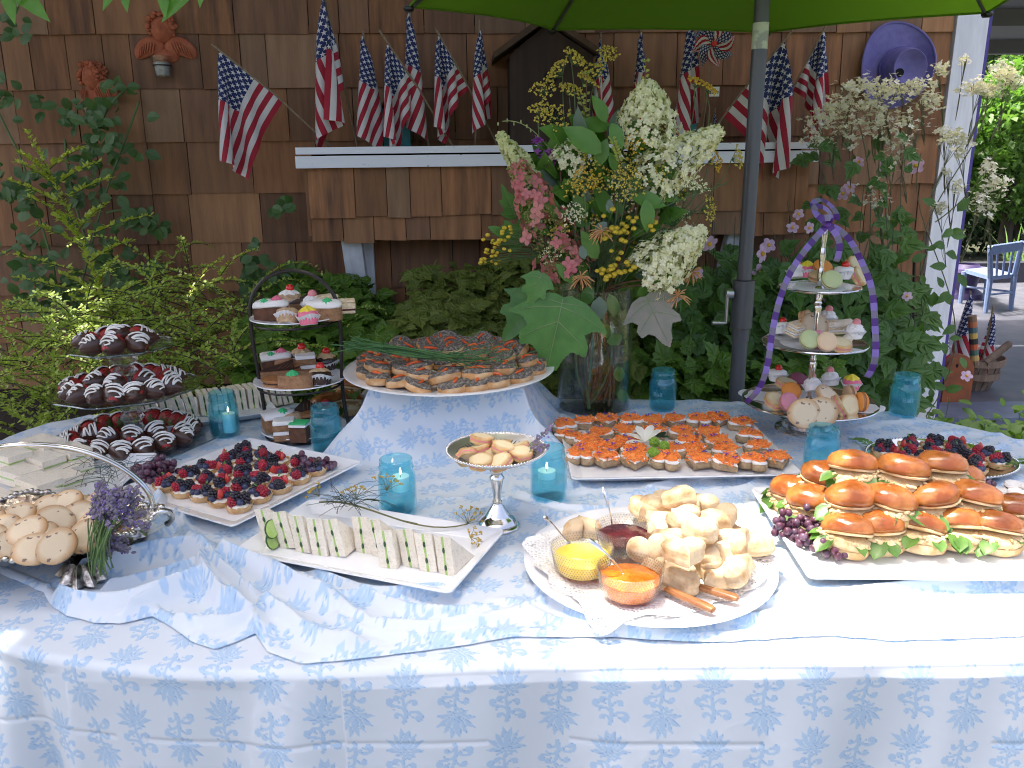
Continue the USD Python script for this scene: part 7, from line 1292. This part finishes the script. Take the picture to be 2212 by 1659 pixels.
x, z, o = hat_pt(s_ + 0 * th, th[None] + 0 * s_); v = (hc_ - WN * .035)[None, None] + WU * x[..., None] + np.array([0, 0, 1]) * z[..., None] + WN * o[..., None]
i, j = np.meshgrid(np.arange(m - 1), np.arange(n), indexing='ij'); part(ht, 'hat_body', (v.reshape(-1, 3), tri(np.stack([i * n + j, i * n + (j + 1) % n, (i + 1) * n + (j + 1) % n, (i + 1) * n + j], -1).reshape(-1, 4))), hm, True)
part(ht, 'brim_cord', tube(np.vstack([v[0], v[0][:1]]), .0045, 6), hm); part(ht, 'band', tube(np.vstack([v[11], v[11][:1]]) + WN * .004, .004, 6), mat('hat_band', (.07, .06, .26), .5))
part(ht, 'hole', xf(lathe([(0, .001), (.015, .001), (.017, .003), (.017, -.004), (0, -.004)], 20), M4(rx(PI / 2), onwall(1943, 157, .118))), mat('hole_black'), 40)
terra = mat('terracotta', (.34, .085, .032), .85, (.42, .13, .06), 40, bump=.8, bscale=120)
def cherub(x, y, s, turn, lab, wing_up, cup):
    t = thing('wall_cherub', lab, 'wall ornament', None, 'terracotta cherubs on the wall'); c = onwall(x, y, .02); Rm = np.stack([WU, -WN, np.array([0, 0, 1.0])], 1) @ rz(turn); u = s
    def put(g): return xf(g, M4(Rm, c, u))
    head = rough(ball(.5, 3, s=(.92, .75, 1.05)), .015, 3, 2); v = head[0]; fx, fz = v[:, 0], v[:, 2]; fr__ = v[:, 1] < 0
    bumpf = lambda px, pz, r, a: a * np.exp(-(((fx - px) / r) ** 2 + ((fz - pz) / r) ** 2)) * fr__
    v[:, 1] -= bumpf(0, -.05, .09, .12) + bumpf(0, -.02, .28, .05) + bumpf(-.2, -.16, .12, .05) + bumpf(.2, -.16, .12, .05) + bumpf(0, -.36, .10, .05) + bumpf(0, -.24, .07, .03) - bumpf(-.17, .04, .08, .05) - bumpf(.17, .04, .08, .05) - bumpf(0, -.29, .05, .02)
    part(t, 'head', put(head), terra, True); hr = []
    for k in range(110):
        a = rng.uniform(-.2, PI + .2) if k % 3 else rng.uniform(-.7, PI + .7); r = rng.uniform(.40, .52); hr.append(ball(.07 + .05 * rng.random(), 1, (r * math.cos(a) * 1.0, rng.uniform(-.32, .2), r * math.sin(a) * .98 + .05), (1, .8, .8)))
    part(t, 'hair', put(cat(hr)), terra, True)
    part(t, 'body', put(rough(ball(.5, 3, (0, .05, -.98), (1.0, .5, .60)), .03, 3)), terra, True)
    for sd in (-1, 1):
        w = []; n_ = 30
        pts_ = spline([(sd * .15, -.05, -.85), (sd * .5, -.12, -.62 + wing_up * .6), (sd * .85, -.05, -.78 + wing_up), (sd * 1.12, .05, -1.05 + wing_up)], 12); rad = [.24, .29, .32, .34, .35, .35, .34, .32, .29, .25, .18, .06]
        g = tube(pts_, rad, 14); g = (np.column_stack([g[0][:, 0], g[0][:, 1] * .42, g[0][:, 2]]), g[1]); w.append(g)
        for q in range(7): o = pts_[2 + q] + [0, -.14, .12]; w.append(sc(tube(spline([o, o + [sd * .05, .0, -.20], o + [sd * .13, .04, -.40]], 6), [.02, .035, .035, .03, .03, .015], 6), 1.))
        part(t, 'wing', put(cat(w)), terra, True)
    cc = onwall(*cup, .055); q = thing('votive_glass', f'clear votive glass in the wire ring of the {lab.split()[0]} terracotta cherub', 'glass cup', at(*cc)); part(q, 'cup', lathe([(0, -.045), (.027, -.045), (.038, .035), (.036, .035), (.025, -.038), (0, -.038)], 32), clear('votive_cup', (.86, .88, .88), 1.6, .1), 50); part(q, 'wax', lathe([(0, -.037), (.0245, -.037), (.031, .010), (.02, .014), (0, .008)], 24), mat('old_wax', (.55, .55, .54), .6, (.30, .28, .26), 40), 50); part(t, 'wire_ring', xf(cat(lathe([(.034 + .002 * math.cos(a), .002 * math.sin(a)) for a in np.linspace(0, 2 * PI, 6)], 28), tube([(0, .034, 0), (0, .07, .03)], .002, 5)), M4(None, cc)), iron)
ks = ((onwall(380, 62, 0) - onwall(322, 62, 0)) @ WU)
cherub(352, 62, ks * .98, 0, 'upper terracotta cherub head with spread wings on the shingle wall', 0, (350, 142)); cherub(203, 166, ks * .98, -.5, 'lower terracotta cherub half hidden by rose leaves on the wall', .22, (203, 252))

# ================================================================== parasol
po = onz(1597, 850, .757); pxy = np.array([po[0], po[1] + .03]); um_ = thing('green_parasol', 'lime green parasol with dark grey crank pole behind the table', 'parasol'); pole_m = mat('grey_pole', (.105, .11, .12), .38, metal=.35, spec=.5)
zk = lambda y: ony(1640, y, pxy[1])[2]
def pcyl(z0, z1, r, name, m, extra=()): part(um_, name, lathe([(0, z0), (r, z0)] + list(extra) + [(r, z1), (0, z1)], 32), m, 40, M=at(pxy[0], pxy[1], 0))
TOP = 2.52; pcyl(0.05, zk(735), .0235, 'lower_pole', pole_m); pcyl(zk(735), zk(708), .0265, 'collar', pole_m); pcyl(zk(708) + .002, zk(605), .033, 'crank_housing', pole_m); pcyl(zk(605) + .002, TOP, .0215, 'upper_pole', pole_m); pcyl(zk(107), zk(50), .0225, 'sticker_band', mat('silver_sticker', (.50, .55, .42), .4, (.32, .34, .30), 30, ramp=(.55, .6)))
part(um_, 'base', lathe([(0, 0), (.26, 0), (.26, .05), (.05, .08), (.03, .2), (0, .2)], 40), pole_m, 40, M=at(pxy[0], pxy[1], 0))
hcz = zk(632); ch_ = np.array([pxy[0] - .036, pxy[1] - .015, hcz]); crm = mat('crank_metal', (.55, .56, .56), .3, metal=1.)
part(um_, 'crank', cat(xf(lathe([(0, 0), (.017, 0), (.017, .022), (0, .022)], 20), M4(ry(-PI / 2), ch_)), xf(rbox(.010, .012, .095, .003), M4(None, ch_ + [-.018, -.008, -.045])), xf(lathe([(0, 0), (.006, 0), (.0075, .04), (0, .04)], 12), M4(ry(-PI / 2) , ch_ + [-.02, -.008, -.088]))), crm, 40)
# canopy: eight panels between ribs
A8 = [ony(883, 14, 2.62), ony(1193, 64, 3.12), ony(1655, 70, 3.33), ony(2133, 27, 2.80)]
rimz = np.mean([p[2] for p in A8[:3]]); tips = {}
ang0 = [math.atan2(p[1] - pxy[1], p[0] - pxy[0]) for p in A8]
tips = list(A8); ra = 1.06
for a in (-.15, -.95, -1.75, -2.55): tips.append(np.array([pxy[0] + ra * math.cos(a), pxy[1] + ra * math.sin(a), 2.02]))
tips = sorted(tips, key=lambda p: math.atan2(p[1] - pxy[1], p[0] - pxy[0])); apex = np.array([pxy[0], pxy[1], TOP - .02])
cano = usdkit.material(stage, '/World/Looks/lime_canvas', {'p': ('principled_bsdf', {'base_color': (.12, .27, .012), 'roughness': .75}), 't': ('translucent_bsdf', {'color': (.16, .36, .012)}), 'm': ('mix_closure', {'fac': .22}), 'tc': ('geometry', {}), 'n': ('noise_texture', {'scale': 700.}), 'b': ('bump', {'strength': .1, 'distance': .001})}, [('tc.position', 'n.vector'), ('n.fac', 'b.height'), ('b.normal', 'p.normal'), ('p.BSDF', 'm.closure1'), ('t.BSDF', 'm.closure2')], surface='m.closure')
for k in range(8):
    a, b = tips[k], tips[(k + 1) % 8]; n = 14; V = []
    for s in np.linspace(0, 1, n):
        for w in np.linspace(0, 1, n):
            e = a * (1 - w) + b * w; e = e + (np.array([pxy[0], pxy[1], e[2]]) - e) * .07 * 4 * w * (1 - w) * s; q = apex * (1 - s) + e * s; q[2] += .07 * math.sin(PI * s) - .03 * math.sin(PI * s) * 4 * w * (1 - w) * .6; V.append(q)
    part(um_, 'canopy_panel', (np.array(V), grid(n, n)), cano, True)
    hem_ = np.array(V).reshape(n, n, 3)[-1]; part(um_, 'hem', tube(hem_, .004, 5), cano)
    rb_ = np.array([apex * (1 - s) + a * s + [0, 0, .07 * math.sin(PI * s) - .012] for s in np.linspace(.03, .985, 12)]); part(um_, 'rib', tube(rb_, .006, 6), pole_m); part(um_, 'strut', tube([np.array([pxy[0], pxy[1], TOP - .42]), rb_[6]], .005, 6), pole_m)
    part(um_, 'rib_cap', rbox(.03, .03, .018, .006, a + [0, 0, -.006]), mat('black_plastic', (.015, .015, .015), .4), 40)
# ================================================================== garden plants between the table and the wall
goldl = mat('golden_leaf', (.36, .46, .075), .45, (.13, .25, .035), 30, isl=True, trans=.25)
def twig_leaves(pts, n, size, jit=.0):
    """paired small leaves along an arching twig"""
    c = spline(pts, 40); t = np.repeat(np.linspace(.12, 1, n // 2), 2); i = np.clip((t * 39).astype(int), 0, 38); P = c[i] + (c[i + 1] - c[i]) * (t * 39 - i)[:, None]; tg = c[i + 1] - c[i]; tg /= np.linalg.norm(tg, axis=1, keepdims=True)
    sd = np.tile([1., -1.], n // 2)[:len(t)]; s = np.cross(tg, [0, 0, 1]); s /= np.linalg.norm(s, axis=1, keepdims=True) + 1e-6; D = s * sd[:, None] * .8 + tg * .45 + [0, 0, .55] + rng.normal(size=(len(t), 3)) * .45
    return P, D, size * (1.15 - .45 * t) * rng.uniform(.8, 1.2, len(t)), c
def lonicera(name, label, roots, m=goldl):
    t = thing(name, label, 'shrub'); P, D, S, tw = [], [], [], []
    for pts, n, size in roots: a, b, c, k = twig_leaves(pts, n, size); P.append(a); D.append(b); S.append(c); tw.append(tube(k[::4], np.linspace(.0022, .0008, len(k[::4])), 4))
    part(t, 'twigs', cat(tw), bark, kind='stuff'); part(t, 'leaves', scatter(LEAFLET, np.vstack(P), frames(np.vstack(D), (0, -.3, 1)), np.concatenate(S)), m, False, kind='stuff'); return t
tw = []
def arch(o, a, L, rise, n=50, size=.020): d = np.array([math.cos(a), math.sin(a), 0]); tw.append(([o, o + d * L * .35 + [0, 0, rise * .75], o + d * L * .75 + [0, 0, rise], o + d * L + [0, 0, rise * .8]], n, size))
for k in range(450):
    x = rng.uniform(-1.95, -.62) if k % 5 else rng.uniform(-.8, -.45); y = rng.uniform(2.55, 3.2); top = .92 + .20 * math.exp(-((x + 1.3) / .35) ** 2) - .14 * max(0, (x + .95)) / .3 - .12 * max(0, -1.6 - x) / .3 - .12 * max(0, 2.85 - y)
    o = np.array([x, y, max(.3, top - rng.uniform(.05, .5))]); arch(o, rng.normal() * .9 + (PI if rng.random() < .5 else 0) - .3 * (y < 2.8), rng.uniform(.22, .42), rng.uniform(.02, .16))
lonicera('golden_shrub', 'bushy golden green small leaved shrub behind the strawberry stand', tw); tw = []
mainp = [ony(470, 860, 3.0), ony(440, 740, 3.05), ony(405, 640, 3.08), ony(350, 520, 3.1), ony(300, 430, 3.1), ony(255, 350, 3.1), ony(205, 285, 3.12)]
mainp = [np.array(p) + [-.25 * 0, 0, 0] for p in mainp]; mainp = [ony(x, y, 3.05) for x, y in ((262, 760), (235, 680), (205, 600), (170, 510), (130, 420), (95, 350), (58, 285))]
tw.append((mainp, 150, .032)); cs_ = spline(mainp, 30)
for k, (x, y) in enumerate(((40, 330), (180, 320), (35, 350), (240, 385), (20, 390), (285, 520), (70, 485), (325, 465), (-5, 545), (230, 440), (115, 465), (300, 610), (130, 590), (370, 640), (30, 600), (150, 640), (295, 700), (120, 700), (60, 425), (215, 350), (250, 560), (10, 660))):
    e = ony(x, y, 3.02); j = min(28, max(0, int(np.argmin(np.abs(topx(cs_)[:, 1] - y - 55))))); o = cs_[j]; tw.append(([o, o * .55 + e * .45 + [0, 0, .01], e], 44, .030))
for x0, y0, x1, y1 in ((400, 660, 480, 560), (420, 640, 525, 610), (470, 610, 555, 540), (330, 640, 420, 600), (420, 700, 500, 650), (360, 690, 300, 640)): o, e = ony(x0, y0, 2.95), ony(x1, y1, 2.9); tw.append(([o, o * .5 + e * .5 + [0, 0, .03], e], 44, .024))
lonicera('upright_golden_sprig', 'tall upright golden leaved branch against the wall at left', tw, mat('bright_golden_leaf', (.50, .56, .09), .45, (.24, .36, .05), 30, isl=True, trans=.25))
rosel = mat('rose_leaf', (.055, .125, .03), .5, (.10, .18, .045), 30, isl=True, trans=.15); cane = mat('green_cane', (.09, .15, .05), .6)
RL = outline_leaf([(0, 0), (.22, .12), (.36, .38), (.32, .64), (.16, .86), (0, 1)], .2, .15)
ro = thing('climbing_rose', 'dark leaved climbing rose canes on the wall at far left', 'rose'); canes = [[(60, 760), (120, 600), (85, 470), (40, 330), (0, 250), (-20, 120)], [(255, 760), (200, 560), (160, 430), (140, 300)], [(140, 720), (190, 560), (225, 430), (260, 330), (300, 220)], [(230, 460), (320, 470), (340, 490)], [(200, 330), (230, 240), (290, 180)], [(100, 480), (20, 540), (-20, 560)]]
part(ro, 'canes', cat([tube(spline([ony(x, y, 3.22) for x, y in c], 20), .0045, 6) for c in canes]), cane, kind='stuff'); P, D, S = [], [], []
for (x, y, sp_x, sp_y, n) in ((30, 60, 25, 40, 10), (20, 200, 30, 50, 14), (75, 215, 30, 18, 7), (225, 225, 40, 22, 9), (275, 190, 30, 12, 10), (210, 260, 35, 28, 26), (235, 330, 60, 45, 46), (300, 470, 40, 30, 30), (325, 495, 22, 16, 12), (150, 250, 45, 30, 16), (120, 640, 70, 30, 50), (60, 560, 60, 60, 46), (230, 560, 50, 60, 40), (40, 420, 45, 55, 34), (180, 400, 60, 50, 40), (260, 600, 60, 40, 40), (545, 590, 24, 55, 34), (600, 600, 30, 30, 16), (610, 440, 30, 16, 10)):
    q = np.column_stack([x + rng.normal(size=n) * sp_x * .6, y + rng.normal(size=n) * sp_y * .6]); 
    for a, b in q: P.append(ony(a, b, 3.2 + rng.normal() * .06)); D.append(rng.normal(size=3) * [1, .4, .6] + [0, -.35, -.1]); S.append(rng.uniform(.035, .062))
part(ro, 'leaves', scatter(RL, P, frames(D, (0, -1, .4)), S), rosel, False, kind='stuff')
# lobed ground cover under the window box
MAP = fan_leaf(np.array([(0, -.02), (.16, .02), (.38, .04), (.34, .18), (.52, .34), (.38, .42), (.40, .56), (.25, .58), (.20, .76), (.10, .80), (0, 1), (-.10, .80), (-.20, .76), (-.25, .58), (-.40, .56), (-.38, .42), (-.52, .34), (-.34, .18), (-.38, .04), (-.16, .02)]), .12, .22)
covm = mat('lobed_leaf', (.085, .18, .018), .5, (.17, .27, .03), 30, isl=True, trans=.2); cov2 = mat('lobed_leaf_olive', (.13, .175, .028), .55, (.22, .23, .05), 30, isl=True, trans=.2)
def cover(name, label, x0, x1, y0, y1, topf, n, size, m, tmpl=MAP):
    x = rng.uniform(x0, x1, n); y = rng.uniform(y0, y1, n); tz = topf(x, y); z = tz - np.abs(rng.normal(size=n)) * .09; D = np.column_stack([rng.normal(size=n) * .8, -.55 + rng.normal(size=n) * .6, -.15 + rng.normal(size=n) * .5]); F = frames(D, (0, -.6, 1)); t = thing(name, label, 'plant')
    part(t, 'leaves', scatter(tmpl, np.column_stack([x, y, z]), F, size * rng.uniform(.55, 1.25, n)), m, False, kind='stuff'); k = rng.choice(n, n // 5); part(t, 'stalks', cat([tube([(x[i], y[i], max(0, z[i] - .25)), (x[i] + .01, y[i], z[i])], .0014, 4) for i in k]), cane, kind='stuff'); return t
nz = lambda x, y, s: meshkit.noise(np.column_stack([x * s, y * s, 0 * x]), 4)
cover('ivy_bank', 'bank of bright lobed leaves under the left of the window box', -.95, -.15, 2.62, 3.32, lambda x, y: .79 + .24 * np.clip((y - 2.6) / .6, 0, 1) * np.exp(-((x + .82) / .30) ** 2) + .12 * nz(x, y, 5), 1500, .088, covm)
cover('geranium_bank', 'bank of olive lobed leaves behind the crostini platter', -.40, .42, 2.6, 3.3, lambda x, y: .74 + .26 * np.clip((y - 2.6) / .6, 0, 1) + .14 * nz(x, y, 5), 1700, .072, cov2)
cover('low_bank', 'low dark green leaves behind the vase', .25, 1.1, 2.6, 3.3, lambda x, y: .70 + .24 * np.clip((y - 2.6) / .6, 0, 1) + .14 * nz(x, y, 5), 1000, .075, covm)
cover('edge_plants', 'low plants at the foot of the table at right', 1.3, 2.6, 1.9, 3.3, lambda x, y: .42 + .2 * nz(x, y, 4), 900, .06, covm, LEAF)
# anemones
anl = mat('anemone_leaf', (.055, .135, .02), .5, (.11, .21, .03), 30, isl=True, trans=.2); anp = mat('pink_petal', (.60, .36, .60), .6, (.72, .56, .72), 60, trans=.3); any_ = mat('anemone_eye', (.62, .36, .02), .7); TRI = fan_leaf(np.array([(0, -.02), (.22, .05), (.40, .22), (.34, .32), (.36, .45), (.22, .52), (.16, .72), (.08, .78), (0, 1), (-.08, .78), (-.16, .72), (-.22, .52), (-.36, .45), (-.34, .32), (-.40, .22), (-.22, .05)]), .12, .2)
an = thing('anemone_plant', 'pink flowered anemone bushes behind the silver stand', 'plant')
P, D, S = [], [], []
for k in range(1500):
    x, y = rng.uniform(1450, 2010), rng.uniform(520, 905); ylim = 600 - 70 * math.sin((x - 1450) / 560 * PI) + 40 * rng.random()
    if y < ylim and rng.random() < .93: continue
    if x > 1950 and rng.random() < .8: continue
    P.append(ony(x, y, rng.uniform(2.75, 3.35))); D.append(rng.normal(size=3) * [1, .4, .6] + [0, -.5, -.2]); S.append(rng.uniform(.06, .12))
for k in range(70): P.append(ony(rng.uniform(1740, 1960), rng.uniform(290, 620), rng.uniform(3.0, 3.3))); D.append(rng.normal(size=3) * [1, .4, .6] + [0, -.4, -.2]); S.append(rng.uniform(.04, .085))
part(an, 'leaves', scatter(TRI, P, frames(D, (0, -1, .5)), S), anl, False, kind='stuff')
st_ = []
for k in range(40): x = rng.uniform(1480, 2000); a = ony(x + rng.normal() * 20, 900, 2.95); b = ony(x + rng.normal() * 40, rng.uniform(380, 620), 2.95); st_.append(tube(spline([a, (a + b) / 2 + [rng.normal() * .03, 0, 0], b], 8), .0016, 4))
part(an, 'stems', cat(st_), mat('dark_flower_stem', (.05, .06, .03), .6), kind='stuff')
for x, y, r in ((1532, 526, 19), (1645, 548, 20), (1660, 530, 16), (1640, 588, 18), (1618, 655, 18), (1712, 492, 13), (1748, 492, 12), (1640, 612, 14), (1628, 796, 14), (1660, 742, 12), (1780, 640, 11), (1855, 350, 12), (1912, 358, 14), (1978, 358, 16), (1820, 418, 14), (1835, 405, 13), (1895, 800, 15), (1725, 463, 12), (1960, 640, 10), (1585, 790, 10), (1508, 590, 12), (1575, 640, 11), (2088, 812, 11)):
    c = ony(x, y, 2.70 + .2 * rng.random() if y > 450 else 3.2); R = r * np.linalg.norm(c - CAM) / FPX; f0 = np.array([rng.normal() * .4, -1, rng.normal() * .3 + .25]); F = frame(f0, (0, 0, 1)); pet = []
    for q in range(5): a = q * 2 * PI / 5 + x; d = F[:, 0] * math.cos(a) + F[:, 2] * math.sin(a) + F[:, 1] * .18; pet.append(scatter(outline_leaf([(0, 0), (.26, .25), (.40, .6), (.28, .9), (0, 1)], .18, .15), [c], [frame(d, f0)], [R]))
    fl = part(an, 'flower', cat(pet), anp, True); part(fl, 'flower_eye', ball(R * .25, 1, c + F[:, 1] * R * .12), any_, True)
# dried white clematis
cl = thing('white_clematis', 'airy stems of small white seed flowers climbing beside the corner board', 'plant'); whs = mat('white_seed_flower', (.80, .77, .68), .8, (.60, .56, .45), 60, isl=True, trans=.2); P, st_, D = [], [], []
for x, y, sx_, sy_, n in ((1842, 190, 26, 14, 70), (1900, 190, 30, 20, 110), (1950, 195, 30, 20, 70), (1990, 185, 26, 16, 50), (1820, 225, 30, 20, 70), (1880, 225, 30, 20, 70), (2005, 215, 28, 22, 70), (1780, 260, 34, 22, 90), (1835, 275, 34, 30, 80), (1900, 265, 30, 26, 90), (1960, 265, 34, 26, 70), (1940, 310, 28, 20, 60), (2030, 150, 14, 12, 34), (2085, 130, 10, 8, 20), (2110, 190, 26, 16, 90), (2140, 195, 24, 14, 90), (2172, 160, 26, 18, 110), (2190, 175, 16, 14, 50), (2065, 300, 26, 18, 70), (2040, 290, 16, 16, 30), (2075, 330, 12, 10, 26), (2135, 360, 18, 14, 60), (2068, 405, 14, 14, 44), (2155, 395, 24, 16, 60), (2120, 440, 30, 24, 70), (2030, 445, 16, 10, 26), (1895, 430, 36, 26, 46), (2130, 410, 20, 30, 46), (1930, 350, 22, 16, 34), (1760, 300, 24, 14, 40), (2045, 375, 10, 8, 20)):
    for k in range(n): P.append(ony(x + rng.normal() * sx_ * .6, y + rng.normal() * sy_ * .6, 3.10 + rng.normal() * .04))
    o = ony(x + (rng.uniform(-60, 20) if x > 1980 else rng.uniform(-30, 40)), y + 130, 3.12); c = ony(x, y, 3.10)
    for k in range(6): e = ony(x + rng.normal() * sx_ * .6, y + rng.normal() * sy_ * .5, 3.10); st_.append(tube(spline([o, c * .6 + o * .4 + [0, 0, -.01], e], 6), .0011, 3))
for pts in ([(1930, 900), (1915, 700), (1905, 500), (1900, 330), (1935, 200)], [(1985, 860), (1990, 640), (2005, 480), (2060, 380), (2135, 200)], [(1850, 880), (1868, 640), (1880, 420), (1850, 250)], [(1960, 900), (1950, 640), (1945, 480), (1962, 250)], [(2000, 900), (2040, 600), (2010, 520), (1985, 440), (1990, 330)], [(2020, 480), (2080, 430), (2150, 330)]): st_.append(tube(spline([ony(x, y, 3.1) for x, y in pts], 20), .0022, 5))
n = len(P); part(cl, 'stems', cat(st_), mat('clematis_stem', (.12, .12, .06), .7), kind='stuff'); part(cl, 'seed_flowers', scatter(FLORET, P, frames(rng.normal(size=(n, 3)) + [0, -.6, .3]), .0115 * rng.uniform(.6, 1.3, n)), whs, False, kind='stuff')
P = [ony(rng.uniform(1900, 2080), rng.uniform(440, 900), 3.05 + rng.normal() * .05) for _ in range(60)]; part(cl, 'leaves', scatter(LEAF, P, frames(rng.normal(size=(60, 3)) * [1, .4, .7] + [0, -.4, -.3], (0, -1, .4)), rng.uniform(.04, .07, 60)), anl, False, kind='stuff')
tr = thing('iron_trellis', 'black iron trellis in the leaves beside the corner board', 'trellis')
for pts in ([(1925, 610), (1930, 900)], [(1975, 560), (1968, 900)], [(1900, 625), (1990, 612)], [(1890, 755), (1985, 742)], [(1890, 690), (1980, 680)]): part(tr, 'bar', tube([ony(x, y, 3.08) for x, y in pts], .006, 6), iron)

# ================================================================== things on the porch
ch_ = thing('painted_chair', 'small light blue painted wooden chair on the porch', 'chair'); cb = mat('light_blue_paint', (.16, .22, .36), .5, (.12, .17, .29), 30, bump=.2)
f1_, f2_, f3_ = onz(2128, 676, DZ), onz(2183, 669, DZ), onz(2071, 662, DZ); f3_ = onz(2074, 655, DZ); f4_ = f3_ + (f2_ - f1_); yc = f1_[1]
s1_, s2_ = ony(2126, 600, f1_[1]), ony(2190, 590, f2_[1]); sz = (s1_[2] + s2_[2]) / 2; sa, sb, sc_, sd_ = [np.array([*p[:2], sz]) for p in (f1_ * .97 + f4_ * .03, f2_ * .97 + f3_ * .03, f4_, f3_)]
def plank(a, b, c, d, th): v = np.array([a, b, c, d, a - [0, 0, th], b - [0, 0, th], c - [0, 0, th], d - [0, 0, th]]); return v, tri([[0, 1, 2, 3], [4, 7, 6, 5], [0, 4, 5, 1], [1, 5, 6, 2], [2, 6, 7, 3], [3, 7, 4, 0]])
part(ch_, 'seat', plank(sa, sb, sc_, sd_, .035), cb, False)
for f, s in ((f1_, sa), (f2_, sb), (f4_, sc_), (f3_, sd_)): part(ch_, 'leg', tube([np.array([*f[:2], DZ]), s * .92 + (f + [0, 0, sz - DZ]) * .08 - [0, 0, .02]], [.020, .026], 8), cb)
up1, up2 = ony(2139, 532, f1_[1] - .10), ony(2208, 522, f2_[1] - .10)
for a, b in ((sa, up1), (sb, up2)): part(ch_, 'back_post', tube([a - [0, 0, .01], b], [.024, .022], 8), cb)
tr_ = []; part(ch_, 'top_rail', cat([xf(rbox(np.linalg.norm(up2 - up1) + .03, .024, .085, .008), M4(np.stack([(up2 - up1) / np.linalg.norm(up2 - up1), np.cross([0, 0, 1.], (up2 - up1) / np.linalg.norm(up2 - up1)), [0, 0, 1.]], 1), (up1 + up2) / 2 - [0, 0, .035]))]), cb, 40)
for k in (.25, .5, .75): part(ch_, 'spindle', tube([sa + (sb - sa) * k, up1 + (up2 - up1) * k - [0, 0, .04]], .010, 7), cb)
for a, b in ((f1_, f2_), (f1_, f4_), (f2_, f3_)): part(ch_, 'stretcher', tube([a * .5 + np.array([*a[:2], sz]) * .5 + [0, 0, DZ * 0], b * .5 + np.array([*b[:2], sz]) * .5], .010, 7), cb)
so = onz(2078, 662, DZ); so[1] += .5; so[0] *= so[1] / (so[1] - .5); hs_ = ony(2080, 578, so[1])[2] - DZ; ps = mat('dark_purple_paint', (.05, .035, .10), .5); sl_ = thing('purple_stool', 'round dark purple turned stool behind the chair', 'stool', at(so[0], so[1], DZ)); part(sl_, 'top', lathe([(0, hs_ - .05), (.21, hs_ - .05), (.22, hs_ - .03), (.21, hs_), (0, hs_)], 32), ps, 40); part(sl_, 'pedestal', lathe([(0, 0), (.17, 0), (.17, .05), (.10, .10), (.12, .2), (.15, .26), (.10, .34), (.13, hs_ - .06), (0, hs_ - .06)], 28), ps, 40)
yb_ = edge_y + .62; bb = ony(2085, 878, yb_); kx = ony(2085, 850, yb_)[0]; Rb = (ony(2148, 780, yb_)[0] - ony(2040, 780, yb_)[0]) / 2; ztb = ony(2100, 772, yb_)[2] - DZ; kt = thing('split_basket', 'slatted wooden bushel basket holding flags on the porch', 'basket', at(kx + .03, yb_, DZ)); bw = mat('basket_wood', (.22, .15, .10), .8, (.12, .085, .06), 30, (1, 1, .3), rnd=.15)
for k in range(18): a = k * 2 * PI / 18; part(kt, 'slat', (np.array([[r * math.cos(a + s * w), r * math.sin(a + s * w), z] for r, z, w in ((Rb * .62, 0, .15), (Rb * .86, ztb * .5, .15), (Rb, ztb, .15)) for s in (-1, 1)]), tri([[0, 1, 3, 2], [2, 3, 5, 4]])), bw, False)
for z, r in ((ztb * .95, Rb * 1.0), (ztb * .5, Rb * .87)): part(kt, 'hoop', lathe([(r + .004, z - .02), (r + .010, z - .02), (r + .012, z + .02), (r + .004, z + .02), (r + .004, z - .02)], 36), bw, 40)
part(kt, 'rim_board', tube([(-Rb * .2, -Rb, ztb - .0), (Rb * .95, -Rb * .5, ztb + .10)], .022, 6), bw)
fl3 = [((2096, 628), (2092, 790), .02, .80, .03, 'large star and stripe flag standing in the bushel basket'), ((2147, 660), (2120, 780), .05, .85, .05, 'smaller flag at the right in the bushel basket'), ((2043, 690), (2052, 800), .03, .9, -.05, 'narrow red striped flag at the left in the bushel basket')]
T_, B_ = [ony(*f[0], yb_ + f[4]) for f in fl3], [ony(*f[1], yb_ + f[4]) for f in fl3]; P2, nu, nv = settle(np.array([t + (b - t) * f[2] for t, b, f in zip(T_, B_, fl3)]), np.array([t + (b - t) * f[3] for t, b, f in zip(T_, B_, fl3)]), 1.25, 2, np.array([1., 1, -1]))
for k, f in enumerate(fl3): t = thing('small_flag', f[5], 'flag', None, 'flags in the porch basket'); part(t, 'stick', tube([T_[k], B_[k] - [0, 0, .1]], .006, 6), stick); part(t, 'cloth', (P2[k].reshape(-1, 3), grid(nu, nv)), flagm, True, uv=fuv)
ym = edge_y + .40; a, b = ony(2100, 682, ym), ony(2106, 790, ym); mr = thing('striped_mallet_stick', 'wooden post with colour bands in front of the basket flags', 'post'); d = (b - a) / 9
for k, c in enumerate(((.20, .12, .07), (.40, .13, .05), (.06, .12, .13), (.50, .33, .08), (.02, .02, .02), (.45, .10, .04), (.06, .12, .10), (.45, .30, .10), (.15, .10, .06))): part(mr, 'colour_band', tube([a + d * k, a + d * (k + .98)], .024, 10), mat(f'post_paint_{k}', c, .6))
yt_ = edge_y + .33; a, b, c = ony(2027, 878, yt_), ony(2088, 878, yt_), ony(2060, 765, yt_); w = (b[0] - a[0]) / 2; hgt = c[2] - DZ; o = [(-w, 0), (w, 0), (w, hgt * .62)] + [(w * math.cos(t), hgt * .62 + hgt * .38 * math.sin(t)) for t in np.linspace(.15, PI - .15, 12)] + [(-w, hgt * .62)]
g = prism(np.array(o), .05); v = np.column_stack([g[0][:, 0], g[0][:, 2] - .025, g[0][:, 1]]); rd = thing('rust_board', 'rust brown round topped board standing on the porch step', 'board', at((a[0] + b[0]) / 2, yt_, DZ)); part(rd, 'board', (v, g[1]), mat('rust_wood', (.26, .075, .02), .7, (.16, .05, .02), 14, bump=.5), False)
for sx_ in (-.25, .25): part(rd, 'dark_hole', xf(ball(.009, 1, s=(1, .4, 1.4)), M4(None, (sx_ * w, -.024, hgt * .78))), mat('hole_black'), True)
